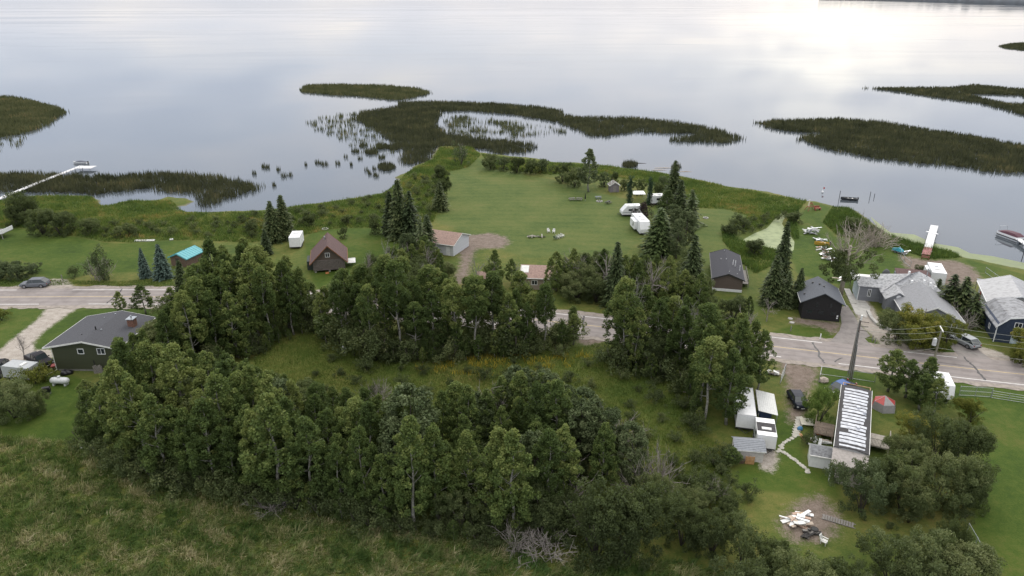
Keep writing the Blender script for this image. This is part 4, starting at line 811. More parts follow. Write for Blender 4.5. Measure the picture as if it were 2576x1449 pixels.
wl = [WP([(-160, 515), (0, 503), (110, 493), (230, 494), (255, 515), (330, 506), (430, 505), (470, 535), (650, 533), (820, 510), (960, 489), (1000, 455), (1030, 430), (1090, 400), (1105, 372), (1185, 370), (1210, 390), (1180, 420), (1130, 432), (1115, 500), (1090, 560), (960, 572), (850, 574), (770, 590), (690, 600), (640, 610), (500, 605), (420, 604), (330, 610), (260, 608), (200, 596), (130, 588), (60, 573), (-160, 568)]),
      WP([(1210, 388), (1390, 410), (1530, 418), (1660, 435), (1830, 470), (1990, 499), (2030, 507), (1995, 545), (1975, 530), (1940, 560), (1890, 580), (1830, 578), (1850, 560), (1885, 545), (1830, 527), (1750, 522), (1700, 480), (1600, 455), (1450, 430), (1390, 440), (1240, 425)]),
      WP([(2095, 518), (2130, 522), (2182, 555), (2227, 590), (2322, 617), (2405, 635), (2420, 648), (2340, 652), (2260, 628), (2200, 605), (2110, 595), (2070, 560)]),
      WP([(1815, 580), (1870, 605), (1930, 625), (1990, 632), (1960, 660), (1900, 690), (1850, 650), (1818, 605)]),
      WP([(1985, 530), (2010, 520), (2005, 560), (2010, 600), (1995, 600), (1980, 560)])]
for i, (w_, lab) in enumerate(zip(wl, ['green and yellow weeds along the left shore and the tip of land', 'weedy yellow green shore strip on the right of the mown field', 'tall green bank grass along the right hand shore', 'weeds below the green pond', 'tall reedy weeds right of the green pond'])):
    n = int(area(w_) * (19 if i < 2 else 26)); p = sample_poly(w_, n); vn = .48 + .36 * vnoise(p, 22, 51 + i, 4) + .20 * vnoise(p, 5, 61 + i, 2) + RNG.normal(0, .10, n)
    if i >= 2: vn = vn * .8 - .10
    hh_ = RNG.uniform(.35, 1.0, n) * (1 + .5 * vnoise(p, 12, 71 + i)) * (1.15 if i >= 2 else 1)
    zb = np.clip(sdf(p, LAND) * .24 - .45, -.45, 0) - .03
    tag(scatter('shore_weeds', p, np.maximum(hh_, .15), .16, WEED, .45, zb, var=vn), lab, 'weeds', kind='stuff')
for (pl, sp_2, lab, gname, sd2) in [(WP([(130, 585), (260, 600), (420, 600), (500, 600), (660, 600), (760, 585), (850, 570), (960, 568), (1085, 555), (1110, 500), (1090, 440), (1040, 445), (1010, 480), (850, 520), (650, 545), (420, 560), (250, 570)]), 3.6, 'low green shrub in the shore meadow on the left', 'shrubs of the left shore meadow', 301), (WP([(1840, 560), (1900, 545), (1990, 540), (1960, 560), (1900, 585), (1830, 590)]), 2.6, 'low shrub in the weeds round the green pond', 'shrubs round the pond', 302), (WP([(830, 895), (1000, 920), (1250, 915), (1440, 890), (1530, 900), (1700, 975), (1745, 1080), (1690, 1180), (1560, 1140), (1420, 1080), (1250, 1090), (1000, 1090), (850, 1040), (760, 960)]), 3.4, 'low shrub or sapling scattered in the clearing', 'shrubs scattered in the clearing', 305), (WP([(1690, 1180), (1830, 1140), (1850, 1240), (1790, 1320), (1700, 1260)]), 1.7, 'low green shrub in the weeds left of the panel shed', 'weedy shrubs left of the shed', 303), (WP([(2190, 1330), (2420, 1250), (2440, 1330), (2440, 1440), (2330, 1400), (2200, 1370)]), 2.4, 'low dark shrub behind the chain link fence', 'shrubs behind the chain link fence', 304)]:
    r3 = np.random.default_rng(sd2); kept = []
    for q in sample_poly(pl, int(area(pl) * 5 / sp_2 ** 2), r3):
        if all((q[0] - k_[0]) ** 2 + (q[1] - k_[1]) ** 2 > sp_2 ** 2 for k_ in kept): kept.append(q)
    for q in kept: plant('shrub', 0, 0, 0, lab, 'bush', gname, r3.uniform(.9, 1.4), loc=q, h=r3.uniform(.9, 2.3))
vp = WP([(-120, 700), (60, 704), (200, 706), (300, 708), (430, 700), (440, 722), (300, 722), (190, 716), (60, 722), (-120, 724)])
p = sample_poly(vp, 9000); tag(scatter('verge_grass', p, RNG.uniform(.15, .45, len(p)), .08, WEED, .5, -.02, var=.4 + .2 * vnoise(p, 6, 90) + RNG.normal(0, .1, len(p))), 'grass verge between the road and the left lawn', 'grass', kind='stuff')

# ============================================================ BUILDINGS
SHING = mat('charcoal_shingles', (.060, .062, .072), .9, var=.2, scale=8, bump=.4, bscale=30)
def frame_of(A, yaw): return (A.x, A.y, 0.0), yaw
def window(parent, x, z, w, h, face='front', y=0.0, frame=WHITE, mull=True, name='window'):
    """a framed window set 3 cm proud of a wall; face front: wall plane y, left: wall plane x (=y arg)"""
    f = MB(); g = MB(); t_ = .09
    def put(mb, a0, a1, z0, z1, d0, d1):
        if face == 'front': mb.box(a0, a1, y - d1, y - d0, z0, z1)
        elif face == 'left': mb.box(y - d1, y - d0, a0, a1, z0, z1)
        else: mb.box(y + d0, y + d1, a0, a1, z0, z1)
    put(f, x, x + w, z, z + t_, .0, .06); put(f, x, x + w, z + h - t_, z + h, .0, .06); put(f, x, x + t_, z + t_, z + h - t_, .0, .06); put(f, x + w - t_, x + w, z + t_, z + h - t_, .0, .06)
    if mull: put(f, x + w / 2 - .035, x + w / 2 + .035, z + t_, z + h - t_, .0, .05)
    put(g, x + t_, x + w - t_, z + t_, z + h - t_, .005, .02)
    wo_ = f.build(name, frame, parent); g.build('pane', GLASS, wo_); return wo_
def door(parent, x, w, h, face='front', y=0.0, m=WHITE, z=0.05):
    d = MB(); k = MB()
    if face == 'front': d.box(x, x + w, y - .06, y - .004, z, z + h); k.box(x + w - .16, x + w - .08, y - .11, y - .06, z + h * .46, z + h * .46 + .08)
    elif face == 'left': d.box(y - .06, y - .004, x, x + w, z, z + h); k.box(y - .11, y - .06, x + w - .16, x + w - .08, z + h * .46, z + h * .46 + .08)
    else: d.box(y + .004, y + .06, x, x + w, z, z + h); k.box(y + .06, y + .11, x + .08, x + .16, z + h * .46, z + h * .46 + .08)
    o = d.build('door', m, parent); k.build('handle', STEEL, o); return o
def gable(root, w, d, hw, rise, wall, roofm, trim=WHITE, rx=.5, ov=.4, ove=None, z0=0.0, y0=0.0, x0=0.0, th=.14, fascia=True, along='y', gut=False):
    """walls with gables on the front and back (ridge along y) or on the sides (ridge along x)"""
    ove = ov if ove is None else ove
    if along == 'y':
        xr = x0 + w * rx
        MB().prism([(x0, z0), (x0 + w, z0), (x0 + w, hw), (xr, hw + rise), (x0, hw)], 'y', y0, y0 + d).build('wall', wall, root)
        sl, sr = rise / (w * rx), rise / (w * (1 - rx)); r = MB(); ya, yb = y0 - ov, y0 + d + ov
        lx, rxx = x0 - ove, x0 + w + ove; zl, zr, zt = hw - sl * ove + .02, hw - sr * ove + .02, hw + rise + .02
        r.hull8([(lx, ya, zl), (xr, ya, zt), (xr, yb, zt), (lx, yb, zl), (lx, ya, zl + th), (xr, ya, zt + th), (xr, yb, zt + th), (lx, yb, zl + th)])
        r.hull8([(xr + .002, ya, zt), (rxx, ya, zr), (rxx, yb, zr), (xr + .002, yb, zt), (xr + .002, ya, zt + th), (rxx, ya, zr + th), (rxx, yb, zr + th), (xr + .002, yb, zt + th)])
        ro = r.build('roof', roofm, root)
        if fascia:
            fh = .19
            for yy in (ya - .035, yb + .003):
                MB().hull8([(lx, yy, zl - .06), (xr, yy, zt - .06), (xr, yy + .032, zt - .06), (lx, yy + .032, zl - .06), (lx, yy, zl + fh), (xr, yy, zt + fh), (xr, yy + .032, zt + fh), (lx, yy + .032, zl + fh)]).build('bargeboard', trim, ro)
                MB().hull8([(xr + .002, yy, zt - .06), (rxx, yy, zr - .06), (rxx, yy + .032, zr - .06), (xr + .002, yy + .032, zt - .06), (xr + .002, yy, zt + fh), (rxx, yy, zr + fh), (rxx, yy + .032, zr + fh), (xr + .002, yy + .032, zt + fh)]).build('bargeboard', trim, ro)
            MB().box(lx - .1, lx - .003, ya, yb, zl - .02, zl + .12).build('gutter', trim, ro); MB().box(rxx + .003, rxx + .1, ya, yb, zr - .02, zr + .12).build('gutter', trim, ro)
    else:
        yr = y0 + d * rx
        MB().prism([(y0, z0), (y0 + d, z0), (y0 + d, hw), (yr, hw + rise), (y0, hw)], 'x', x0, x0 + w).build('wall', wall, root)
        sl, sr = rise / (d * rx), rise / (d * (1 - rx)); r = MB(); xa, xb = x0 - ov, x0 + w + ov; ly, ry = y0 - ove, y0 + d + ove
        zl, zr, zt = hw - sl * ove + .02, hw - sr * ove + .02, hw + rise + .02
        r.hull8([(xa, ly, zl), (xb, ly, zl), (xb, yr, zt), (xa, yr, zt), (xa, ly, zl + th), (xb, ly, zl + th), (xb, yr, zt + th), (xa, yr, zt + th)])
        r.hull8([(xa, yr + .002, zt), (xb, yr + .002, zt), (xb, ry, zr), (xa, ry, zr), (xa, yr + .002, zt + th), (xb, yr + .002, zt + th), (xb, ry, zr + th), (xa, ry, zr + th)])
        ro = r.build('roof', roofm, root)
        if fascia:
            for xx in (xa - .035, xb + .003):
                MB().hull8([(xx, ly, zl - .05), (xx + .032, ly, zl - .05), (xx + .032, yr, zt - .05), (xx, yr, zt - .05), (xx, ly, zl + .17), (xx + .032, ly, zl + .17), (xx + .032, yr, zt + .17), (xx, yr, zt + .17)]).build('bargeboard', trim, ro)
                MB().hull8([(xx, yr + .002, zt - .05), (xx + .032, yr + .002, zt - .05), (xx + .032, ry, zr - .05), (xx, ry, zr - .05), (xx, yr + .002, zt + .17), (xx + .032, yr + .002, zt + .17), (xx + .032, ry, zr + .17), (xx, ry, zr + .17)]).build('bargeboard', trim, ro)
            MB().box(xa, xb, ly - .1, ly - .003, zl - .02, zl + .12).build('gutter', trim, ro)
    return ro
def slope_z(w, hw, rise, rx, x): return hw + .16 + (rise * x / (w * rx) if x < w * rx else rise * (w - x) / (w * (1 - rx)))
def vent(ro, x, y, z, h=.45, r=.07, m=None):
    MB().tube([(x, y, z - .1), (x, y, z + h)], r, 8).build('vent_pipe', m or STEEL, ro)

# -- olive green house, lower left
A = G(145, 932); W = (G(300, 934) - A).length; hw = height_at(871, A.y)
gh = empty('green_house', A, math.atan2((G(300, 934) - A).y, (G(300, 934) - A).x), 'olive green house with charcoal roof and white trim on the left', 'house')
OLV = siding('olive_siding', (.050, .058, .030), .19)
D_ = 10.6; rise = .95; ro = gable(gh, W, D_, hw, rise, OLV, SHING, OFFW, .54, .55, 1.0)
window(gh, W * .405, hw - 1.28, 1.02, .92, mull=False); window(gh, W * .72, hw - 1.30, 1.28, 1.05)
MB().box(W * .02, W * .98, -.03, -.006, .0, .28).build('foundation', mat('grey_parging', (.16, .16, .15), .9), gh)
MB().tube([(-.03, -.12, hw - .1), (.0, -.12, .6), (.05, -.12, .25), (-.7, -1.9, .08)], .055, 6).build('downspout', OFFW, gh)
MB().tube([(W + .05, -.12, hw - .1), (W + .1, -.12, .3)], .055, 6).build('downspout', OFFW, gh)
zc_ = slope_z(W, hw, rise, .54, W * .93); ch = MB().box(W * .88, W * .98, D_ * .62, D_ * .62 + 1.1, hw - .2, zc_ + 1.25).build('chimney', mat('brick_chimney', (.17, .085, .06), .9, var=.3, scale=5), ro)
MB().box(W * .865, W * .995, D_ * .62 - .12, D_ * .62 + 1.22, zc_ + 1.25, zc_ + 1.37).build('chimney_cap', STEEL, ch)
vent(ch, W * .93, D_ * .62 + .55, zc_ + 1.4, .4, .14)
vent(ro, W * .52, D_ * .36, slope_z(W, hw, rise, .54, W * .52), .6, .11, mat('black_pipe', (.02, .02, .02), .6)); vent(ro, W * .60, D_ * .37, slope_z(W, hw, rise, .54, W * .6), .15, .12)
vent(ro, W * .36, D_ * .24, slope_z(W, hw, rise, .54, W * .36), .12, .07, MATS['black_pipe']); vent(ro, W * .36, D_ * .84, slope_z(W, hw, rise, .54, W * .36), .12, .09); vent(ro, W * .5, D_ * .93, slope_z(W, hw, rise, .54, W * .5), .12, .12)
MB().box(W * .62, W * .635, -.05, -.006, .1, 1.9).build('conduit', MATS['black_pipe'], gh)

# -- log cabin, centre left
A = G(791.5, 687); yaw = R(13); cb = empty('log_cabin', A, yaw, 'brown log cabin with steep maroon brown roof and white framed windows', 'cabin')
LOG = siding('dark_log_wall', (.115, .088, .072), .26, dark=.55); MAR = mat('maroon_brown_shingles', (.105, .062, .060), .9, var=.2, scale=5, bump=.4, bscale=25)
W = 6.3; hw = 2.35 + .45; rise = 3.15
ro = gable(cb, W, 8.2, hw, rise, LOG, MAR, mat('orange_stained_wood', (.20, .085, .038), .8, var=.2), .5, .75, .75, z0=.45, fascia=True)
window(cb, W * .40, 3.35, .95, 1.0); window(cb, W * .14, 1.55, 1.75, .95); window(cb, W * .78, 1.6, .5, .9, mull=False)
lg = MB()
for i in range(9): lg.tube([(-.16, -.06, .6 + i * .28), (W + .16, -.06, .6 + i * .28)], .135, 7)
for i in range(9): MB().tube([(-.16, -.06, .6 + i * .26), (W + .16, -.06, .6 + i * .26)], .13, 7).build('log', mat('grey_log', (.15, .13, .118), .9, var=.25, scale=2, stretch=(1, 8, 8)), cb)
for x_ in (.25, W / 2, W - .25): MB().box(x_ - .2, x_ + .2, .1, .5, 0, .45).build('foundation_pier', conc, cb)
MB().box(W * .36, W * .47, -1.2, -.15, .02, .1).build('plank', mat('orange_plank', (.42, .17, .06), .8), cb)
cm = MB().tube([(W * .40, 5.9, 4.6), (W * .40, 5.9, 6.2)], .16, 8).build('chimney_pipe', STEEL, ro); MB().box(W * .34, W * .46, 4.9, 5.3, 4.9, 5.02).build('roof_patch', WHITE, ro)
MB().box(-1.5, -.02, 2.0, 6.0, .0, 2.0).build('lean_to', mat('dark_green_shed', (.035, .045, .04), .8), cb)
ws = MB()
for i in range(6): ws.box(W + .6, W + 2.4, 2.2 + i * .5, 2.66 + i * .5, .9 + .04 * (i % 2), .95 + .04 * (i % 2))
ws.build('porch_roof', OFFW, cb)
# -- white garage with brown roof
B = G(1141, 645); A = G(1052, 632); yaw = math.atan2((B - A).y, (B - A).x); W = (B - A).length
ga_ = empty('garage', A, yaw, 'white garage with faded brown roof at the edge of the mown field', 'garage')
BRN = mat('faded_brown_shingles', (.27, .185, .155), .9, var=.14, scale=3, bump=.3, bscale=20)
gable(ga_, W, 8.0, 2.75, 1.5, siding('white_siding', (.62, .64, .67), .18), BRN, OFFW, .5, .4, .45, along='x'); door(ga_, W * .8, .95, 2.05)
window(ga_, W * .5, 1.1, .9, .8)
# -- pink brown roofed cottage behind the hedge, small shed
A = G(1312, 727); co = empty('cottage', A, R(-6), 'cottage with pinkish brown roof half hidden behind the roadside hedge', 'house')
ro = gable(co, 6.6, 6.4, 2.6, 1.35, siding('tan_siding', (.30, .25, .20), .2), mat('pink_brown_shingles', (.30, .205, .175), .9, var=.14, scale=3, bump=.3), OFFW, .5, .4, .4, along='x')
MB().hull8([(-.3, 1.0, 3.22), (1.3, 1.0, 3.22), (1.3, 2.9, 4.02), (-.3, 2.9, 4.02), (-.3, 1.0, 3.26), (1.3, 1.0, 3.26), (1.3, 2.9, 4.06), (-.3, 2.9, 4.06)]).build('roof_patch', OFFW, ro); window(co, 2, 1, 1.2, 1); door(co, 4.4, .9, 2)
MB().box(.5, 6.0, 7.2, 7.3, .0, .9).build('fence_panel', GREYWOOD, co)
A = G(1203, 722); sh = empty('small_shed', A, R(-4), 'small dark red shed with brown roof beside the dirt drive', 'shed')
gable(sh, 2.6, 3.0, 2.0, .7, siding('dark_red_siding', (.13, .045, .035), .2), BRN, mat('brown_trim', (.14, .09, .07), .8), .5, .25, .3, along='x'); door(sh, .9, .8, 1.75, m=mat('brown_trim', (0, 0, 0)))
# -- turquoise roofed hut, left lawn
A = G(432, 668); tq = empty('hut', A, R(-16), 'small brown hut with bright turquoise metal roof on the left lawn', 'hut')
TQ = mat('turquoise_metal', (.10, .36, .40), .45, var=.08); W = 4.0
ro = gable(tq, W, 5.4, 2.0, .85, siding('brown_boards', (.15, .10, .075), .2, 'X'), TQ, TQ, .5, .3, .4)
for i in range(8):
    yy = -.2 + i * .78; r_ = MB()
    for sg in (-1, 1): r_.hull8([(W / 2 + sg * .03, yy, 3.03), (W / 2 + sg * 2.38, yy, 2.03), (W / 2 + sg * 2.38, yy + .05, 2.03), (W / 2 + sg * .03, yy + .05, 3.03), (W / 2 + sg * .03, yy, 3.07), (W / 2 + sg * 2.38, yy, 2.07), (W / 2 + sg * 2.38, yy + .05, 2.07), (W / 2 + sg * .03, yy + .05, 3.07)])
    r_.build('roof_rib', TQ, ro)
door(tq, 1.3, .9, 1.8, m=mat('dark_door', (.05, .045, .04), .7))
# -- weathered outhouse on the field
A = G(1535, 484); ou = empty('outhouse', A, R(6), 'weathered grey wooden outhouse at the top of the mown field', 'shed')
gable(ou, 2.7, 2.6, 2.1, .9, siding('grey_boards', (.19, .17, .18), .22, 'X', .9), GREYWOOD, OFFW, .5, .2, .25); door(ou, .9, .9, 1.8, m=GREYWOOD); vent(ou, .4, .5, 2.2, 1.2, .08, WHITE)
# -- brown bungalow with black roof
A = G(1792, 730); yaw = R(-13); bb = empty('bungalow', A, yaw, 'long brown bungalow with near black roof and white skirting', 'house')
W = 5.6; D_ = 15.0; hw = 2.65; rise = 1.05
ro = gable(bb, W, D_, hw, rise, siding('brown_siding', (.125, .095, .082), .2), mat('near_black_shingles', (.034, .035, .045), .9, var=.15, scale=8, bump=.3), mat('black_trim', (.03, .03, .032), .6), .5, .35, .35)
MB().box(-.04, W + .04, -.05, -.006, 0, .55).build('skirting', WHITE, bb); MB().box(-.06, -.006, .0, D_, 0, hw - .3).build('pale_side_wall', mat('pale_side', (.45, .43, .40), .8), bb)
for (fx, fy, hh_) in [(.70, .42, 1.1), (.78, .40, 1.3), (.92, .28, 1.2), (.80, .08, .25), (.48, .55, .25), (.3, .62, .2), (.45, .93, .25), (.52, .06, .2)]: vent(ro, W * fx, D_ * fy, slope_z(W, hw, rise, .5, W * fx), hh_, .06, WHITE if hh_ > .5 else STEEL)
dk = MB().box(W + .02, W + 1.5, 3.0, 11.0, .7, .82).build('deck', GREYWOOD, bb)
for i in range(6): MB().box(W + 1.4, W + 1.5, 3.0 + i * 1.58, 3.1 + i * 1.58, .0, 1.8).build('post', GREYWOOD, bb)
MB().box(W + 1.42, W + 1.48, 3.0, 11.0, 1.7, 1.78).build('rail', GREYWOOD, bb)
# -- black house
A = G(2014.5, 801); yaw = R(-14); bk = empty('black_house', A, yaw, 'black boarded house with blue grey roof at the paved drive', 'house')
BLK = siding('black_boards', (.013, .012, .014), .22, 'X'); W = 6.5; D_ = 7.6; hw = 3.6; rise = 1.75
ro = gable(bk, W, D_, hw, rise, BLK, mat('blue_grey_shingles', (.095, .104, .122), .9, var=.16, scale=9, bump=.4, bscale=30), OFFW, .5, .6, .6, fascia=False)
f = MB(); sl = rise / (W / 2)
for sg in (0, 1):
    x_ = -.6 - .04 if not sg else W + .6 + .005; f.box(x_, x_ + .035, -.62, D_ + .62, hw - sl * .6 + .0, hw - sl * .6 + .17)
f.build('gutter', OFFW, ro)
for (fx, fy) in [(.32, .78), (.46, .55), (.55, .42), (.12, .82), (.05, .3)]: MB().box(W * fx - .14, W * fx + .14, D_ * fy - .14, D_ * fy + .14, slope_z(W, hw, rise, .5, W * fx) - .1, slope_z(W, hw, rise, .5, W * fx) + .22).build('roof_vent', mat('black_trim', (0, 0, 0)), ro)
BF = mat('black_window_frame', (.02, .02, .021), .6)
window(bk, W * .33, 2.55, .38, .95, frame=BF, mull=False); window(bk, W * .69, 2.55, .42, .95, frame=BF, mull=False)
for fx in (.12, .42, .74): window(bk, W * fx, 1.15, 1.0, .75, frame=BF)
MB().box(W * .91, W * .95, -.05, -.006, 1.0, 1.25).build('sign_panel', WHITE, bk); MB().box(W * .91, W * .95, -.05, -.006, .6, .85).build('sign_panel', WHITE, bk)
MB().box(0, W, -.05, -.01, 1.98, 2.06).build('trim_band', BF, bk)
# -- grey house: long gable towards the road, cross gable and a wing on the left
GRS = siding('blue_grey_siding', (.215, .225, .25), .2); GRR = mat('mottled_grey_shingles', (.36, .365, .38), .9, var=.30, scale=2.2, bump=.4, bscale=18, col2=(.16, .165, .17)); GRD = mat('plain_grey_shingles', (.235, .24, .255), .9, var=.1, scale=4)
B = G(2411, 845); e0, e1 = G(2412, 820.7, 2.9), G(2361.7, 753.5, 2.9); dv = (e1 - e0); yaw = math.atan2(dv.y, dv.x) - R(90)
W, L = 8.6, 20.0
gr = empty('grey_house', B, yaw, 'blue grey house with mottled light grey roof and hip behind', 'house')
ro = gable(gr, W, 12.0, 2.75, 2.1, GRS, GRD, OFFW, .5, .35, .4, x0=-W)
window(gr, -1.5, .9, .9, 1.2); window(gr, -W + 1.2, .9, 1.4, 1.1)
# hip block
r = MB(); hx0, hx1, hy0, hy1 = -W - 2.2, .6, 10.5, 20.5; zx = 2.85; ap0, ap1 = (-W * .62, 14.6, 5.6), (-W * .40, 16.4, 5.6)
MB().box(hx0 + .5, hx1 - .5, 12.003, hy1 - .5, 0, 2.84).build('wall', GRS, gr)
r.add([(hx0, hy0, zx), (hx1, hy0, zx), (hx1, hy1, zx), (hx0, hy1, zx), ap0, ap1, (hx0, hy0, zx - .16), (hx1, hy0, zx - .16), (hx1, hy1, zx - .16), (hx0, hy1, zx - .16)], [(0, 1, 5, 4), (1, 2, 5), (2, 3, 4, 5), (3, 0, 4), (0, 6, 7, 1), (1, 7, 8, 2), (2, 8, 9, 3), (3, 9, 6, 0), (9, 8, 7, 6)])
hr_ = r.build('hip_roof', GRR, gr)
for (x_, y_) in [(-3.2, 13.4), (-2.2, 12.9), (-4.9, 17.4), (-5.5, 12.6), (-1.6, 11.8), (-6.0, 15.8)]: MB().box(x_, x_ + .35, y_, y_ + .35, 3.0, 5.2 - abs(x_ + 4.4) * .25).build('roof_vent', WHITE, hr_)
vent(hr_, -1.8, 16.8, 4.2, 2.0, .09)
# wing with the narrow window
gw = MB(); wx0, wx1, wy0, wy1 = -W - 5.6, -W - .2, 12.5, 17.5
MB().box(wx0, wx1, wy0, wy1, 0, 3.0).build('wall', GRS, gr)
MB().hull8([(wx0 - .35, wy0 - .35, 3.0), (wx1 + .3, wy0 - .35, 3.0), (wx1 + .3, wy0 + 2.6, 3.9), (wx0 - .35, wy0 + 2.6, 3.9), (wx0 - .35, wy0 - .35, 3.14), (wx1 + .3, wy0 - .35, 3.14), (wx1 + .3, wy0 + 2.6, 4.04), (wx0 - .35, wy0 + 2.6, 4.04)]).build('wing_roof', GRR, gr)
MB().hull8([(wx0 - .35, wy0 + 2.605, 3.9), (wx1 + .3, wy0 + 2.605, 3.9), (wx1 + .3, wy1 + .3, 3.0), (wx0 - .35, wy1 + .3, 3.0), (wx0 - .35, wy0 + 2.605, 4.04), (wx1 + .3, wy0 + 2.605, 4.04), (wx1 + .3, wy1 + .3, 3.14), (wx0 - .35, wy1 + .3, 3.14)]).build('wing_roof', GRR, gr)
window(gr, wx0 + 1.6, 1.0, .62, 1.5, y=wy0); window(gr, wx0 + 4.3, 1.0, .6, 1.3, y=wy0)
MB().box(wx0 - .05, wx0 + .07, wy0 - .05, wy0 + .05, 0, 3.0).build('corner_trim', WHITE, gr); MB().box(wx0 - .04, wx0 - .005, wy0 + .1, wy1, 0, 2.9).build('pale_side_wall', mat('pale_blue_side', (.45, .52, .55), .8), gr)
# cross gable with round vent
MB().prism([(-W - 1.6, 0), (-W + 2.2, 0), (-W + 2.2, 2.7), (-W + .3, 3.9), (-W - 1.6, 2.7)], 'y', 8.0, 10.5).build('porch_gable', GRS, gr)
pr = MB()
for sg in (-1, 1): pr.hull8([(-W + .3 + sg * .002, 7.7, 3.93), (-W + .3 + sg * 2.3, 7.7, 2.5), (-W + .3 + sg * 2.3, 13.0, 2.5), (-W + .3 + sg * .002, 13.0, 3.93), (-W + .3 + sg * .002, 7.7, 4.07), (-W + .3 + sg * 2.3, 7.7, 2.64), (-W + .3 + sg * 2.3, 13.0, 2.64), (-W + .3 + sg * .002, 13.0, 4.07)])
pr.build('porch_roof', GRR, gr)
MB().tube([(-W + .3, 7.99, 3.05), (-W + .3, 7.92, 3.05)], .42, 14).build('round_vent', WHITE, gr)
# rear sun deck with white rail
MB().box(wx0 - .2, -W + 1, 17.55, 21.0, 2.3, 2.45).build('deck', OFFW, gr)
for i in range(6): MB().box(wx0 - .2, wx0 - .1, 17.6 + i * .66, 17.7 + i * .66, 2.45, 3.4).build('rail_post', WHITE, gr)
MB().box(wx0 - .21, wx0 - .09, 17.6, 21.0, 3.4, 3.48).build('rail', WHITE, gr)
for x_ in (wx0, -W): MB().box(x_, x_ + .14, 20.7, 20.84, 0, 2.3).build('deck_post', GREYWOOD, gr)
MB().hull8([(-6.0, 20.0, 2.9), (.2, 20.0, 2.9), (.2, 23.0, 3.6), (-6.0, 23.0, 3.6), (-6, 20, 3.0), (.2, 20, 3.0), (.2, 23, 3.7), (-6, 23, 3.7)]).build('rear_roof', mat('maroon_brown_shingles', (0, 0, 0)), gr)
MB().box(-5.8, 0, 21.0, 23.4, 0, 2.95).build('wall', GRS, gr)
MB().box(wx0 - 1.5, wx0 - .4, 10.5, 18, .05, .16).build('walkway', conc, gr)
wk = [(2205, 812), (2218, 835), (2240, 850), (2255, 860)]
# -- blue house and the grey roofed shop behind
A = G(2498, 859); yaw = R(-18); bl = empty('blue_house', A, yaw, 'navy blue two storey house with grey roof at the right edge', 'house')
NAV = siding('navy_siding', (.030, .046, .085), .2); LGR = mat('light_grey_metal_roof', (.30, .305, .32), .6, var=.14, scale=1.5)
W = 6.6; hw = 3.3
MB().prism([(0, 0), (W, 0), (W, 4.0), (W * .62, 5.1), (W * .22, 4.6), (0, hw)], 'y', 0, 8.5).build('wall', NAV, bl)
rf = MB(); prof = [(-.35, hw - .55), (W * .22, 4.62), (W * .62, 5.12), (W + .4, 3.98)]
for (a, b2) in zip(prof[:-1], prof[1:]): rf.hull8([(a[0], -.4, a[1]), (b2[0] - .002, -.4, b2[1]), (b2[0] - .002, 8.8, b2[1]), (a[0], 8.8, a[1]), (a[0], -.4, a[1] + .15), (b2[0] - .002, -.4, b2[1] + .15), (b2[0] - .002, 8.8, b2[1] + .15), (a[0], 8.8, a[1] + .15)])
ro = rf.build('roof', mat('worn_light_grey_shingles', (.27, .275, .29), .9, var=.22, scale=1.2, col2=(.13, .13, .135)), bl)
f = MB()
for (a, b2) in zip(prof[:-1], prof[1:]): f.hull8([(a[0], -.44, a[1] - .05), (b2[0] - .002, -.44, b2[1] - .05), (b2[0] - .002, -.405, b2[1] - .05), (a[0], -.405, a[1] - .05), (a[0], -.44, a[1] + .18), (b2[0] - .002, -.44, b2[1] + .18), (b2[0] - .002, -.405, b2[1] + .18), (a[0], -.405, a[1] + .18)])
f.build('bargeboard', WHITE, ro); window(bl, W * .36, 3.0, 1.15, .95); door(bl, W * .36, 1.1, 2.1, m=mat('pale_door', (.42, .50, .56), .6)); window(bl, 3.0, 1.0, .8, .9, 'left', 0.0)
MB().box(-.06, .08, -.06, -.006, 0, hw - .2).build('corner_trim', WHITE, bl)
A = G(2478, 800); yaw = R(-24); so = empty('workshop', A, yaw, 'pale workshop with big plain grey metal roof behind the blue house', 'workshop')
gable(so, 9.0, 10.5, 3.4, 1.7, siding('pale_grey_siding', (.40, .40, .40), .25), LGR, WHITE, .5, .45, .5); window(so, 4.0, 1.1, 1.1, 1.0, 'left', 0.0); door(so, 7.5, 1.0, 2.1, 'left', 0.0, m=mat('red_door', (.25, .04, .03), .6))
MB().hull8([(.0, 11.2, 2.7), (4.6, 11.2, 2.9), (4.6, 14.5, 2.7), (.0, 14.5, 2.5), (.0, 11.2, 2.8), (4.6, 11.2, 3.0), (4.6, 14.5, 2.8), (.0, 14.5, 2.6)]).build('lean_to_roof', GRD, so)
for x_ in (.1, 4.4): MB().box(x_, x_ + .12, 14.2, 14.32, 0, 2.6).build('post', GREYWOOD, so)
# -- white deck corner at the left edge
A = G(-22, 603); de = empty('raised_deck', A, 0, 'raised deck with white panel rail at the left edge', 'deck')
MB().box(-3, 2.9, 0, 4.2, 1.3, 1.45).build('deck_floor', GREYWOOD, de)
for x_ in (-2.8, 0, 2.7): MB().box(x_, x_ + .14, .1, .24, 0, 1.3).build('post', GREYWOOD, de)
MB().box(-3, 2.95, -.03, .04, 1.45, 2.4).build('rail_panel', WHITE, de); MB().box(2.88, 2.95, .05, 4.2, 1.45, 2.4).build('rail_panel', WHITE, de)

